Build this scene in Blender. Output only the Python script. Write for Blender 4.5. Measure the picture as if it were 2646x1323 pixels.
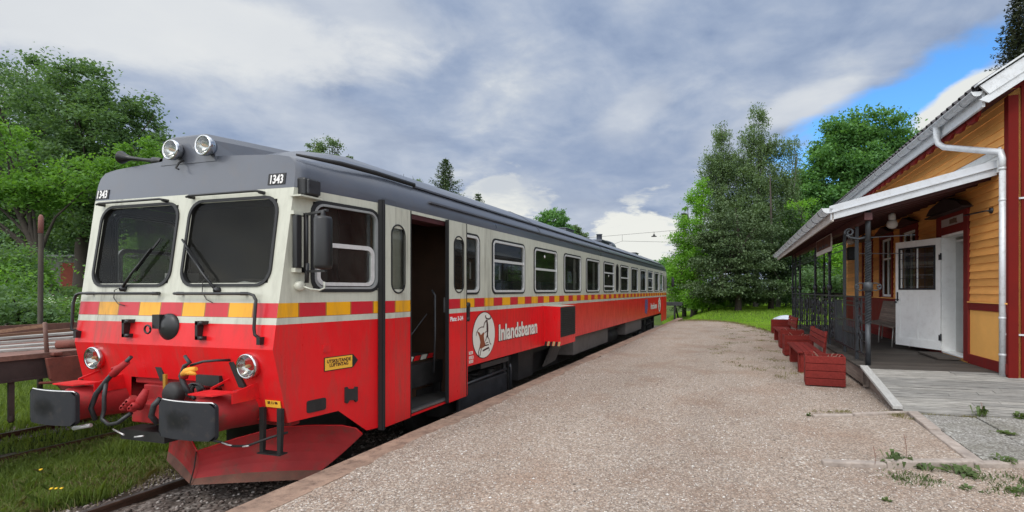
import bpy, math, random
import numpy as np
from mathutils import Vector, Matrix, Euler
rad = math.radians
sin, cos, pi = math.sin, math.cos, math.pi
for o in list(bpy.data.objects):
    bpy.data.objects.remove(o)
scn = bpy.context.scene
COL = scn.collection

# ------------------------------------------------------------------ camera
CAMYAW = 16.26
EYE = 1.62
cam = bpy.data.cameras.new('camera')
camo = bpy.data.objects.new('camera', cam)
COL.objects.link(camo)
camo.location = (0, 0, EYE)
camo.rotation_euler = (rad(90), 0, rad(CAMYAW))
cam.sensor_width = 36
cam.lens = 1315 / 2646 * 36
cam.shift_x = -213 / 2646
cam.shift_y = 88.5 / 2646
cam.clip_start = 0.05
cam.clip_end = 2000
scn.camera = camo

# ------------------------------------------------------------------ exposure
scn.view_settings.view_transform = 'Standard'
scn.view_settings.look = 'None'
scn.view_settings.exposure = 0.0
scn.view_settings.gamma = 1.0
scn.render.resolution_x = 1024
scn.render.resolution_y = 512

# ------------------------------------------------------------------ sun
SUN_EL, SUN_AZ = 48, 190          # azimuth clockwise from +Y (the far end of the track)
sun = bpy.data.lights.new('sun', 'SUN')
sun.energy = 1.5
sun.angle = rad(18)
sun.color = (1.0, 0.95, 0.88)
suno = bpy.data.objects.new('sun', sun)
COL.objects.link(suno)
d = Vector((sin(rad(SUN_AZ)) * cos(rad(SUN_EL)), cos(rad(SUN_AZ)) * cos(rad(SUN_EL)), sin(rad(SUN_EL))))
suno.rotation_euler = d.to_track_quat('Z', 'Y').to_euler()
suno.location = (0, -10, 30)

# ------------------------------------------------------------------ world: broken cloud over a clear sky
world = bpy.data.worlds.new('World')
scn.world = world
world.use_nodes = True
nt = world.node_tree
nt.nodes.clear()


class NG:
    """small helper to write node graphs"""
    def __init__(s, tree):
        s.t = tree

    def n(s, typ, **kw):
        nd = s.t.nodes.new(typ)
        for k, v in kw.items():
            setattr(nd, k, v)
        return nd

    def put(s, sock, val):
        if isinstance(val, bpy.types.NodeSocket):
            s.t.links.new(val, sock)
        else:
            sock.default_value = val

    def math(s, op, a, b=None, c=None, clamp=False):
        nd = s.n('ShaderNodeMath', operation=op, use_clamp=clamp)
        s.put(nd.inputs[0], a)
        if b is not None:
            s.put(nd.inputs[1], b)
        if c is not None:
            s.put(nd.inputs[2], c)
        return nd.outputs[0]

    def vmath(s, op, a, b=None, out=0):
        nd = s.n('ShaderNodeVectorMath', operation=op)
        s.put(nd.inputs[0], a)
        if b is not None:
            s.put(nd.inputs[1], b)
        return nd.outputs[out]

    def mix(s, f, a, b, mode='MIX'):
        nd = s.n('ShaderNodeMix', data_type='RGBA', blend_type=mode)
        s.put(nd.inputs[0], f)
        for sock, v in ((nd.inputs[6], a), (nd.inputs[7], b)):
            if isinstance(v, (tuple, list)) and len(v) == 3:
                v = (*v, 1)
            s.put(sock, v)
        return nd.outputs[2]

    def ramp(s, f, stops, interp='LINEAR'):
        nd = s.n('ShaderNodeValToRGB')
        nd.color_ramp.interpolation = interp
        el = nd.color_ramp.elements
        while len(el) > 1:
            el.remove(el[-1])
        for i, (p, c) in enumerate(stops):
            e = el[0] if i == 0 else el.new(p)
            e.position = p
            e.color = (*c, 1) if len(c) == 3 else c
        s.put(nd.inputs[0], f)
        return nd.outputs[0]

    def mrange(s, v, a, b, c=0.0, d=1.0, smooth=False):
        nd = s.n('ShaderNodeMapRange', interpolation_type='SMOOTHSTEP' if smooth else 'LINEAR')
        s.put(nd.inputs[0], v)
        for i, x in enumerate((a, b, c, d)):
            nd.inputs[i + 1].default_value = x
        return nd.outputs[0]

    def noise(s, vec, scale, detail=4, rough=0.55, dist=0.0, out=0):
        nd = s.n('ShaderNodeTexNoise')
        if vec is not None:
            s.put(nd.inputs['Vector'], vec)
        nd.inputs['Scale'].default_value = scale
        nd.inputs['Detail'].default_value = detail
        nd.inputs['Roughness'].default_value = rough
        nd.inputs['Distortion'].default_value = dist
        return nd.outputs[out]


g = NG(nt)
tc = g.n('ShaderNodeTexCoord')
D = tc.outputs['Generated']
sep = g.n('ShaderNodeSeparateXYZ')
nt.links.new(D, sep.inputs[0])
dx, dy, dz = sep.outputs
az = g.math('MULTIPLY', g.math('ARCTAN2', dx, dy), 57.2958)
el = g.math('MULTIPLY', g.math('ARCSINE', dz), 57.2958)
# cloud-deck coordinates: the direction projected on a high flat layer
den = g.math('ADD', g.math('MAXIMUM', dz, 0.0), 0.22)
deck = g.n('ShaderNodeCombineXYZ')
g.put(deck.inputs[0], g.math('DIVIDE', dx, den))
g.put(deck.inputs[1], g.math('DIVIDE', dy, den))
deckv = deck.outputs[0]
n1 = g.noise(deckv, 1.7, 8, 0.55, 0.25)
n2 = g.noise(g.vmath('ADD', deckv, (7.3, 2.1, 0.5)), 4.6, 7, 0.55, 0.3)
nw = g.noise(g.vmath('ADD', deckv, (3.3, 9.1, 2.5)), 4.0, 6, 0.6, 0.2)


def blob(a, e, sa, se, rot=0.0, wob=0.55, hard=False):
    """soft patch of sky around azimuth a, elevation e (degrees)"""
    da = g.math('SUBTRACT', az, a)
    de = g.math('SUBTRACT', el, e)
    c, s_ = cos(rad(rot)), sin(rad(rot))
    u = g.math('DIVIDE', g.math('ADD', g.math('MULTIPLY', da, c), g.math('MULTIPLY', de, s_)), sa)
    v = g.math('DIVIDE', g.math('SUBTRACT', g.math('MULTIPLY', de, c), g.math('MULTIPLY', da, s_)), se)
    r = g.math('SQRT', g.math('ADD', g.math('MULTIPLY', u, u), g.math('MULTIPLY', v, v)))
    r = g.math('ADD', r, g.math('MULTIPLY', g.math('SUBTRACT', nw, 0.5), wob * 2.4))
    return g.mrange(r, 1.12, 0.72, 0.0, 1.0, True) if hard else g.mrange(r, 1.25, 0.55, 0.0, 1.0, True)


cov = g.mrange(g.math('ADD', g.math('MULTIPLY', n1, 0.66), g.math('MULTIPLY', n2, 0.34)), 0.395, 0.635)
cloud = g.ramp(cov, [(0.0, (0.255, 0.335, 0.500)), (0.3, (0.335, 0.415, 0.570)), (0.6, (0.435, 0.505, 0.635)), (0.85, (0.55, 0.605, 0.69)), (1.0, (0.66, 0.70, 0.75))])
white = [(-56, 21.5, 20, 3.8, 6, 0.85), (-44, 27, 14, 3.0, -4, 0.40), (-12, 19, 5, 2.5, 30, 0.35), (-1, 14.5, 5, 2.2, -20, 0.35), (-42, 15, 12, 4, -12, 0.22), (6.0, 18.6, 6.5, 1.7, 12, 0.6), (-20, 8, 10, 3.5, 0, 0.30), (-6, 5, 8, 4, 0, 0.35)]
for a, e, sa, se, ro, k in white:
    m = g.math('MULTIPLY', blob(a, e, sa, se, ro), k)
    cloud = g.mix(m, cloud, (0.79, 0.81, 0.82))
for a, e, sa, se in ((-26.6, 9.8, 4.4, 3.3), (-11.4, 5.2, 5.2, 4.6)):
    cloud = g.mix(g.math('MULTIPLY', blob(a, e, sa, se, 0, wob=1.1, hard=True), 0.97), cloud, (0.86, 0.87, 0.82))
cloud = g.mix(g.math('MULTIPLY', blob(-16, 13.5, 17, 4.2, 8, wob=0.8), 0.45), cloud, (0.285, 0.365, 0.530))
sky = g.n('ShaderNodeTexSky', sky_type='NISHITA')
sky.sun_disc = False
sky.sun_elevation = rad(SUN_EL)
sky.sun_rotation = rad(SUN_AZ)
sky.air_density = 1.0
sky.dust_density = 0.6
sky.ozone_density = 2.5
skyc = g.vmath('MULTIPLY', sky.outputs[0], (0.100, 0.178, 0.235))
hole = g.math('MAXIMUM', blob(13.0, 17.2, 11.5, 2.5, 20, wob=0.75), blob(11.0, 13.5, 7.5, 3.4, 8, wob=0.35))
m21 = blob(19.8, 16.6, 4.6, 1.7, 27, wob=0.55, hard=True)
full = g.mix(hole, cloud, skyc)
full = g.mix(m21, full, (0.80, 0.82, 0.80))
# the deck is brightest overhead
zen = g.mrange(el, 34, 75, 0.0, 1.0, True)
full = g.mix(zen, full, g.vmath('MULTIPLY', cloud, (5.4, 4.7, 3.75)))
# cloud behind the viewer boosted, added fill light for the surfaces facing it
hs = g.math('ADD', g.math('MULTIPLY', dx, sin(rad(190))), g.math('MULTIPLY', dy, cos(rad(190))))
back_fill = g.mrange(hs, -0.22, 0.20, 0.0, 1.0, True)
full = g.mix(back_fill, full, g.vmath('MULTIPLY', cloud, (4.5, 3.95, 3.2)))
low = g.mrange(el, -1.5, 0.0, 0.0, 1.0)
full = g.mix(low, (0.10, 0.11, 0.08), full)
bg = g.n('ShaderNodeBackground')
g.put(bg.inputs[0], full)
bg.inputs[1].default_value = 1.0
out = g.n('ShaderNodeOutputWorld')
nt.links.new(bg.outputs[0], out.inputs[0])

# ------------------------------------------------------------------ mesh helpers
BASE = {}


class MB:
    def __init__(s):
        s.v, s.f, s.m, s.uv, s.s = [], [], [], [], []

    def poly(s, pts, uv=None, out=None, m=0, sm=False):
        pts = [Vector(p) for p in pts]
        if out is not None:
            n = Vector((0, 0, 0))
            for i in range(len(pts)):
                a, b = pts[i], pts[(i + 1) % len(pts)]
                n += Vector(((a.y - b.y) * (a.z + b.z), (a.z - b.z) * (a.x + b.x), (a.x - b.x) * (a.y + b.y)))
            if n.dot(Vector(out)) < 0:
                pts = pts[::-1]
                uv = uv[::-1] if uv else None
        k = len(s.v)
        s.v += pts
        s.f.append(list(range(k, k + len(pts))))
        s.m.append(m)
        s.uv.append(uv)
        s.s.append(sm)

    def mesh(s, verts, faces, m=0, sm=False):
        k = len(s.v)
        s.v += [Vector(p) for p in verts]
        for f in faces:
            s.f.append([k + i for i in f])
            s.m.append(m)
            s.uv.append(None)
            s.s.append(sm)

    def hexa(s, p, m=0):
        s.mesh(p, [(0, 3, 2, 1), (4, 5, 6, 7), (0, 1, 5, 4), (1, 2, 6, 5), (2, 3, 7, 6), (3, 0, 4, 7)], m)

    def box(s, x0, x1, y0, y1, z0, z1, m=0):
        x0, x1 = min(x0, x1), max(x0, x1)
        y0, y1 = min(y0, y1), max(y0, y1)
        z0, z1 = min(z0, z1), max(z0, z1)
        s.hexa([(x0, y0, z0), (x1, y0, z0), (x1, y1, z0), (x0, y1, z0), (x0, y0, z1), (x1, y0, z1), (x1, y1, z1), (x0, y1, z1)], m)

    def beam(s, a, b, w, h, up=(0, 0, 1), m=0):
        """rectangular bar from a to b, w across, h along up"""
        a, b, up = Vector(a), Vector(b), Vector(up)
        d = (b - a).normalized()
        r = d.cross(up)
        if r.length < 1e-4:
            r = d.cross(Vector((0, 1, 0)))
        r.normalize()
        u = r.cross(d).normalized()
        r *= w / 2
        u *= h / 2
        s.hexa([a - r - u, a + r - u, b + r - u, b - r - u, a - r + u, a + r + u, b + r + u, b - r + u], m)

    def tube(s, path, r, n=8, m=0, caps=True, closed=False):
        P = [Vector(p) for p in path]
        R = r if isinstance(r, (list, tuple)) else [r] * len(P)
        N = len(P)
        prev = None
        verts, faces = [], []
        for i in range(N):
            if closed:
                t = P[(i + 1) % N] - P[i - 1]
            else:
                t = P[min(i + 1, N - 1)] - P[max(i - 1, 0)]
            t = t.normalized() if t.length > 1e-9 else Vector((0, 0, 1))
            if prev is None:
                a = Vector((0, 0, 1)) if abs(t.z) < 0.9 else Vector((1, 0, 0))
                u = (a - t * a.dot(t)).normalized()
            else:
                u = prev - t * prev.dot(t)
                u = u.normalized() if u.length > 1e-6 else t.orthogonal().normalized()
            prev = u
            w = t.cross(u)
            for j in range(n):
                an = 2 * pi * j / n
                verts.append(P[i] + (u * cos(an) + w * sin(an)) * R[i])
        for i in range(N if closed else N - 1):
            for j in range(n):
                a, b = i * n + j, i * n + (j + 1) % n
                c, d = ((i + 1) % N) * n + (j + 1) % n, ((i + 1) % N) * n + j
                faces.append((a, b, c, d))
        s.mesh(verts, faces, m, True)
        if caps and not closed:
            s.poly(verts[:n][::-1], m=m)
            s.poly(verts[-n:], m=m)

    def lathe(s, o, axis, prof, n=24, m=0, sm=True):
        """prof: (radius, height along axis)"""
        o, ax = Vector(o), Vector(axis).normalized()
        u = ax.orthogonal().normalized()
        w = ax.cross(u)
        verts, faces = [], []
        for (r, h) in prof:
            for j in range(n):
                an = 2 * pi * j / n
                verts.append(o + ax * h + (u * cos(an) + w * sin(an)) * r)
        for i in range(len(prof) - 1):
            for j in range(n):
                faces.append((i * n + j, i * n + (j + 1) % n, (i + 1) * n + (j + 1) % n, (i + 1) * n + j))
        s.mesh(verts, faces, m, sm)

    def prism(s, pts, ext, m=0):
        """closed polygon pts extruded by vector ext"""
        P = [Vector(p) for p in pts]
        e = Vector(ext)
        c = sum(P, Vector()) / len(P)
        s.poly(P, out=-e, m=m)
        s.poly([p + e for p in P], out=e, m=m)
        for i in range(len(P)):
            a, b = P[i], P[(i + 1) % len(P)]
            s.poly([a, b, b + e, a + e], m=m)

    def ring(s, outer, inner, fn, c0, c1, m=0):
        """band between two closed 2D outlines (same count) on surface fn(a,b,c); c0 back, c1 front"""
        n = len(outer)
        for i in range(n):
            j = (i + 1) % n
            o0, o1, i0, i1 = outer[i], outer[j], inner[i], inner[j]
            s.poly([fn(*o0, c1), fn(*o1, c1), fn(*i1, c1), fn(*i0, c1)], m=m)
            s.poly([fn(*o0, c0), fn(*o1, c0), fn(*o1, c1), fn(*o0, c1)], m=m)
            s.poly([fn(*i0, c1), fn(*i1, c1), fn(*i1, c0), fn(*i0, c0)], m=m)

    def build(s, name, mats, parent=None, base=None, rz=0.0, bevel=0.0, recalc=True, smooth=False):
        if parent is not None:
            base = BASE[parent.name][0]
        elif base is None:
            base = Vector((0, 0, 0))
        base = Vector(base)
        me = bpy.data.meshes.new(name)
        me.from_pydata([v - base for v in s.v], [], s.f)
        if not isinstance(mats, (list, tuple)):
            mats = [mats]
        for m in mats:
            me.materials.append(m)
        me.polygons.foreach_set('material_index', s.m)
        me.polygons.foreach_set('use_smooth', [True] * len(s.f) if smooth else s.s)
        if any(u is not None for u in s.uv):
            uvl = me.uv_layers.new(name='UVMap')
            flat = []
            for f, u in zip(s.f, s.uv):
                flat += [c for k in range(len(f)) for c in (u[k] if u else (0, 0))]
            uvl.data.foreach_set('uv', flat)
        me.update()
        if recalc:
            import bmesh
            bm = bmesh.new()
            bm.from_mesh(me)
            bmesh.ops.remove_doubles(bm, verts=bm.verts, dist=0.00005)
            bmesh.ops.recalc_face_normals(bm, faces=bm.faces)
            bm.to_mesh(me)
            bm.free()
        o = bpy.data.objects.new(name, me)
        COL.objects.link(o)
        if parent is not None:
            o.parent = parent
            BASE[o.name] = (base, 0)
        else:
            o.rotation_euler = (0, 0, rz)
            o.location = Matrix.Rotation(rz, 4, 'Z') @ base
            BASE[o.name] = (base, rz)
        if bevel:
            b = o.modifiers.new('bevel', 'BEVEL')
            b.width = bevel
            b.segments = 2
            b.limit_method = 'ANGLE'
            b.angle_limit = rad(40)
        return o


def tag(o, label=None, cat=None, group=None, kind=None):
    if label:
        o['label'] = label
    if cat:
        o['category'] = cat
    if group:
        o['group'] = group
    if kind:
        o['kind'] = kind
    return o


def thing(name, base, label, cat, group=None, rz=0.0):
    o = bpy.data.objects.new(name, None)
    COL.objects.link(o)
    o.empty_display_size = 0.2
    o.rotation_euler = (0, 0, rz)
    o.location = Matrix.Rotation(rz, 4, 'Z') @ Vector(base)
    BASE[o.name] = (Vector(base), rz)
    return tag(o, label, cat, group)


def dup(root, loc, rz, label, dz=1.0):
    """copy a thing with its parts and sub-parts"""
    def rec(o, par):
        c = o.copy()
        COL.objects.link(c)
        c.parent = par
        for ch in o.children:
            rec(ch, c)
        return c
    r = rec(root, None)
    r.location = loc
    r.rotation_euler = (0, 0, rz)
    r['label'] = label
    return r


def rrect(x0, x1, y0, y1, r, n=6, rt=None):
    """rounded rectangle outline, counter-clockwise"""
    P = []
    rt = r if rt is None else rt
    for cx, cy, a0, q in ((x1 - r, y0 + r, -90, r), (x1 - rt, y1 - rt, 0, rt), (x0 + rt, y1 - rt, 90, rt), (x0 + r, y0 + r, 180, r)):
        for k in range(n + 1):
            a = rad(a0 + 90 * k / n)
            P.append((cx + q * cos(a), cy + q * sin(a)))
    return P


def spiral(c, r0, r1, a0, turns, ax, ay, n=18):
    """flat scroll around c in the plane of ax, ay"""
    c, ax, ay = Vector(c), Vector(ax), Vector(ay)
    P = []
    for i in range(n + 1):
        t = i / n
        r = r0 + (r1 - r0) * t
        a = a0 + turns * 2 * pi * t
        P.append(c + ax * (r * cos(a)) + ay * (r * sin(a)))
    return P


def text(name, body, size, loc, rot, mat, parent=None, ext=0.001, off=0.0, sx=1.0, space=1.0, align='LEFT', root=None):
    cu = bpy.data.curves.new(name, 'FONT')
    cu.body = body
    cu.size = size
    cu.extrude = ext
    cu.offset = off
    cu.align_x = align
    cu.space_character = space
    cu.space_line = 0.85
    cu.resolution_u = 3
    t = bpy.data.objects.new('t', cu)
    COL.objects.link(t)
    bpy.context.view_layer.update()
    me = bpy.data.meshes.new_from_object(t.evaluated_get(bpy.context.evaluated_depsgraph_get()))
    bpy.data.objects.remove(t)
    me.materials.clear()
    me.materials.append(mat)
    M = Matrix.Translation(Vector(loc)) @ Euler(rot).to_matrix().to_4x4() @ Matrix.Diagonal((sx, 1, 1, 1))
    if parent is not None:
        M = Matrix.Translation(-BASE[parent.name][0]) @ M
    me.transform(M)
    o = bpy.data.objects.new(name, me)
    COL.objects.link(o)
    if parent is not None:
        o.parent = parent
        BASE[o.name] = (BASE[parent.name][0], 0)
    return o


# ------------------------------------------------------------------ materials
def material(name):
    m = bpy.data.materials.new(name)
    m.use_nodes = True
    t = m.node_tree
    return m, NG(t), t.nodes['Principled BSDF'], t


def simple(name, col, rough=0.5, metal=0.0, var=0.0, scale=6.0, bump=0.0, bscale=40.0, dirt=None, dirtamt=0.0, coat=0.0, spec=0.5):
    m, g, p, t = material(name)
    c = (*col, 1)
    tcn = g.n('ShaderNodeTexCoord').outputs['Object']
    if var or dirtamt:
        n = g.noise(tcn, scale, 6, 0.6)
        lo = tuple(x * (1 - var) for x in col)
        hi = tuple(min(1, x * (1 + var)) for x in col)
        cc = g.mix(g.mrange(n, 0.3, 0.7), lo, hi)
        if dirtamt:
            n2 = g.noise(tcn, scale * 2.7, 8, 0.65)
            cc = g.mix(g.math('MULTIPLY', g.mrange(n2, 0.5, 0.72), dirtamt), cc, dirt or (0.05, 0.04, 0.03))
        g.put(p.inputs['Base Color'], cc)
        g.put(p.inputs['Roughness'], g.mrange(n, 0.2, 0.8, max(0.02, rough - 0.1), min(1, rough + 0.1)))
    else:
        p.inputs['Base Color'].default_value = c
        p.inputs['Roughness'].default_value = rough
    p.inputs['Metallic'].default_value = metal
    p.inputs['Specular IOR Level'].default_value = spec
    if coat:
        p.inputs['Coat Weight'].default_value = coat
        p.inputs['Coat Roughness'].default_value = 0.12
    if bump:
        b = g.n('ShaderNodeBump')
        b.inputs['Strength'].default_value = bump
        b.inputs['Distance'].default_value = 0.01
        g.put(b.inputs['Height'], g.noise(tcn, bscale, 5, 0.6))
        t.links.new(b.outputs[0], p.inputs['Normal'])
    return m


RED = (0.66, 0.010, 0.014)
CREAM = (0.515, 0.515, 0.435)
YEL = (0.78, 0.36, 0.012)
GREY = (0.078, 0.086, 0.108)


def livery(name, flat_top=False):
    """red, cream and chequered band by height (uv.y = height above the platform, uv.x = squares along the band)"""
    m, g, p, t = material(name)
    uv = g.n('ShaderNodeUVMap').outputs[0]
    s = g.n('ShaderNodeSeparateXYZ')
    g.put(s.inputs[0], uv)
    u, v = s.outputs[0], s.outputs[1]
    tco = g.n('ShaderNodeTexCoord').outputs['Object']
    n = g.noise(tco, 1.3, 6, 0.6)
    nf = g.noise(g.vmath('MULTIPLY', tco, (1, 1, 0.25)), 9.0, 6, 0.65)
    par = g.math('FLOORED_MODULO', g.math('FLOOR', u), 2.0)
    fr = g.math('FRACT', u)
    edge = g.math('LESS_THAN', g.math('ABSOLUTE', g.math('SUBTRACT', fr, 0.5)), 0.478)
    red = g.mix(g.mrange(n, 0.3, 0.7), tuple(x * 0.9 for x in RED), tuple(x * 1.08 for x in RED))
    chk = g.mix(par, (0.52, 0.018, 0.03), YEL)
    chk = g.mix(edge, (0.30, 0.12, 0.03), chk)
    cream = g.mix(g.mrange(n, 0.3, 0.7), tuple(x * 0.94 for x in CREAM), tuple(x * 1.04 for x in CREAM))
    c = g.mix(g.math('GREATER_THAN', v, 1.300), red, cream)
    c = g.mix(g.math('GREATER_THAN', v, 1.362), c, (0.20, 0.06, 0.03))
    c = g.mix(g.math('GREATER_THAN', v, 1.366), c, chk)
    c = g.mix(g.math('GREATER_THAN', v, 1.500), c, cream)
    c = g.mix(g.math('GREATER_THAN', v, 2.598), c, GREY)
    # road grime, streaky, a little stronger low down
    nst = g.noise(g.vmath('MULTIPLY', tco, (7, 7, 0.55)), 2.2, 7, 0.7)
    gr = g.math('MULTIPLY', g.mrange(nf, 0.48, 0.80), g.mrange(v, 0.0, 2.6, 0.42, 0.22))
    gr = g.math('ADD', gr, g.math('MULTIPLY', g.mrange(nst, 0.54, 0.78), 0.20))
    cab = g.math('MULTIPLY', g.math('MULTIPLY', g.mrange(u, 401.2, 402.6, 1.0, 0.0), g.math('GREATER_THAN', u, 401.0)), g.math('LESS_THAN', u, 403.0))
    gr = g.math('ADD', gr, g.math('MULTIPLY', cab, g.mrange(nst, 0.36, 0.66, 0.0, 0.38)))
    c = g.mix(gr, c, (0.09, 0.075, 0.055))
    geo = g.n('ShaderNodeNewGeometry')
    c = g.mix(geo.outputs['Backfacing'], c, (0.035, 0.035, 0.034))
    g.put(p.inputs['Base Color'], c)
    g.put(p.inputs['Roughness'], g.mrange(nf, 0.3, 0.8, 0.26, 0.5))
    p.inputs['Specular IOR Level'].default_value = 0.32
    p.inputs['Coat Weight'].default_value = 0.06
    p.inputs['Coat Roughness'].default_value = 0.15
    b = g.n('ShaderNodeBump')
    b.inputs['Strength'].default_value = 0.12
    b.inputs['Distance'].default_value = 0.02
    g.put(b.inputs['Height'], g.noise(tco, 0.9, 3, 0.5))
    t.links.new(b.outputs[0], p.inputs['Normal'])
    return m


def glass(name, tint=(0.85, 0.88, 0.9), through=0.35, rough=0.02, dust=0.07):
    """tinted pane: partly see-through, with a mirror-like surface"""
    m, g, p, t = material(name)
    t.nodes.remove(p)
    tr = g.n('ShaderNodeBsdfTransparent')
    tr.inputs[0].default_value = (through, through * 1.02, through * 0.98, 1)
    gl = g.n('ShaderNodeBsdfGlossy')
    gl.inputs['Color'].default_value = (*tint, 1)
    gl.inputs['Roughness'].default_value = rough
    fr = g.n('ShaderNodeFresnel')
    fr.inputs[0].default_value = 1.5
    f = g.mrange(fr.outputs[0], 0, 1, 0.03, 0.85)
    mx = g.n('ShaderNodeMixShader')
    g.put(mx.inputs[0], f)
    t.links.new(tr.outputs[0], mx.inputs[1])
    t.links.new(gl.outputs[0], mx.inputs[2])
    # a thin uneven film of dust
    df = g.n('ShaderNodeBsdfDiffuse')
    df.inputs[0].default_value = (0.34, 0.33, 0.30, 1)
    tco = g.n('ShaderNodeTexCoord').outputs['Object']
    nn = g.noise(tco, 2.4, 6, 0.65, 0.4)
    m2 = g.n('ShaderNodeMixShader')
    g.put(m2.inputs[0], g.mrange(nn, 0.35, 0.75, 0.01, dust))
    t.links.new(mx.outputs[0], m2.inputs[1])
    t.links.new(df.outputs[0], m2.inputs[2])
    t.links.new(m2.outputs[0], t.nodes['Material Output'].inputs[0])
    return m


def gravel(name, cols, scale=26.0, bump=0.9, patch=None):
    m, g, p, t = material(name)
    pos = g.n('ShaderNodeNewGeometry').outputs['Position']
    wob = g.vmath('ADD', pos, g.vmath('MULTIPLY', g.noise(pos, 18, 3, 0.5, out=1), (0.03, 0.03, 0.03)))
    v1 = g.n('ShaderNodeTexVoronoi')
    g.put(v1.inputs['Vector'], wob)
    v1.inputs['Scale'].default_value = scale
    v2 = g.n('ShaderNodeTexVoronoi')
    g.put(v2.inputs['Vector'], wob)
    v2.inputs['Scale'].default_value = scale * 2.3
    s = g.n('ShaderNodeSeparateXYZ')
    g.put(s.inputs[0], v1.outputs['Color'])
    s2 = g.n('ShaderNodeSeparateXYZ')
    g.put(s2.inputs[0], v2.outputs['Color'])
    c1 = g.ramp(s.outputs[0], cols)
    c2 = g.ramp(s2.outputs[1], cols)
    nb = g.noise(pos, 0.9, 5, 0.6)
    c = g.mix(g.mrange(g.noise(pos, 3.0, 3, 0.6), 0.35, 0.65), c1, c2)
    if patch:
        c = g.mix(g.math('MULTIPLY', g.mrange(nb, 0.47, 0.66), 0.55), c, patch)
    gap = g.mrange(v1.outputs['Distance'], 0.30, 0.62, 0.0, 1.0)
    c = g.mix(g.math('MULTIPLY', gap, 0.42), c, (0.07, 0.058, 0.048))
    big = g.noise(g.vmath('MULTIPLY', pos, (1.0, 0.28, 1.0)), 0.55, 5, 0.6)
    c = g.mix(1.0, c, g.mix(g.mrange(big, 0.35, 0.65), (0.82, 0.80, 0.79), (1.09, 1.08, 1.07)), 'MULTIPLY')
    g.put(p.inputs['Base Color'], c)
    p.inputs['Roughness'].default_value = 0.9
    p.inputs['Specular IOR Level'].default_value = 0.25
    b = g.n('ShaderNodeBump')
    b.inputs['Strength'].default_value = bump
    b.inputs['Distance'].default_value = 0.012
    h = g.math('ADD', g.math('MULTIPLY', v1.outputs['Distance'], -1.0), g.math('MULTIPLY', v2.outputs['Distance'], -0.45))
    g.put(b.inputs['Height'], h)
    t.links.new(b.outputs[0], p.inputs['Normal'])
    return m


def wood(name, col, grain=(1, 12, 12), dark=0.45, rough=0.75, bump=0.3, wear=None, wearamt=0.0, plank=None):
    m, g, p, t = material(name)
    tco = g.n('ShaderNodeTexCoord').outputs['Object']
    v = g.vmath('MULTIPLY', tco, grain)
    n = g.noise(v, 3.0, 8, 0.62, 0.3)
    n2 = g.noise(tco, 2.2, 4, 0.6)
    c = g.mix(g.mrange(n, 0.3, 0.7), tuple(x * (1 - dark) for x in col), tuple(min(1, x * (1 + dark * 0.4)) for x in col))
    c = g.mix(g.math('MULTIPLY', g.mrange(n2, 0.35, 0.7), 0.35), c, tuple(x * 0.72 for x in col))
    if wear:
        n3 = g.noise(v, 6.0, 8, 0.7)
        c = g.mix(g.math('MULTIPLY', g.mrange(n3, 0.52, 0.68), wearamt), c, wear)
    ri = g.n('ShaderNodeNewGeometry').outputs['Random Per Island']
    c = g.mix(1.0, c, g.mix(ri, (0.74, 0.74, 0.74), (1.12, 1.10, 1.07)), 'MULTIPLY')
    g.put(p.inputs['Base Color'], c)
    p.inputs['Roughness'].default_value = rough
    p.inputs['Specular IOR Level'].default_value = 0.14
    b = g.n('ShaderNodeBump')
    b.inputs['Strength'].default_value = bump
    b.inputs['Distance'].default_value = 0.006
    g.put(b.inputs['Height'], n)
    t.links.new(b.outputs[0], p.inputs['Normal'])
    return m


def leaf(name, a, b_, trans=0.35, big=0.5, rough=0.55):
    m, g, p, t = material(name)
    geo = g.n('ShaderNodeNewGeometry')
    ri = geo.outputs['Random Per Island']
    nb = g.noise(geo.outputs['Position'], big, 3, 0.6)
    f = g.math('ADD', g.math('MULTIPLY', ri, 0.55), g.math('MULTIPLY', g.mrange(nb, 0.3, 0.7), 0.45))
    c = g.mix(f, a, b_)
    g.put(p.inputs['Base Color'], c)
    p.inputs['Roughness'].default_value = rough
    p.inputs['Specular IOR Level'].default_value = 0.3
    tl = g.n('ShaderNodeBsdfTranslucent')
    g.put(tl.inputs[0], g.mix(1.0, c, (1.5, 1.5, 0.7), 'MULTIPLY'))
    mx = g.n('ShaderNodeMixShader')
    mx.inputs[0].default_value = trans
    t.links.new(p.outputs[0], mx.inputs[1])
    t.links.new(tl.outputs[0], mx.inputs[2])
    t.links.new(mx.outputs[0], t.nodes['Material Output'].inputs[0])
    return m


M = {}
M['livery'] = livery('livery_paint')
M['grey'] = simple('roof_grey_paint', GREY, 0.34, var=0.10, scale=2.2, dirt=(0.10, 0.09, 0.09), dirtamt=0.35, coat=0.25)
M['red'] = simple('red_paint', RED, 0.36, var=0.12, scale=3, dirt=(0.10, 0.03, 0.025), dirtamt=0.4, coat=0.15)
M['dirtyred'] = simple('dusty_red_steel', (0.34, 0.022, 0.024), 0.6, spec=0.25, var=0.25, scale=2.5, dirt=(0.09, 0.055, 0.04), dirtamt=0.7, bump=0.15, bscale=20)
M['cream'] = simple('cream_paint', CREAM, 0.35, var=0.05, dirt=(0.2, 0.18, 0.14), dirtamt=0.3)
M['black'] = simple('black_paint', (0.012, 0.012, 0.013), 0.42, var=0.2)
M['rubber'] = simple('black_rubber', (0.010, 0.010, 0.011), 0.6)
M['steel'] = simple('dull_steel', (0.32, 0.33, 0.34), 0.38, metal=0.9, var=0.2, scale=15)
M['alu'] = simple('aluminium_trim', (0.66, 0.66, 0.65), 0.4, metal=0.35, var=0.08, scale=20)
M['chrome'] = simple('chrome', (0.55, 0.56, 0.58), 0.14, metal=1.0)
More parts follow.
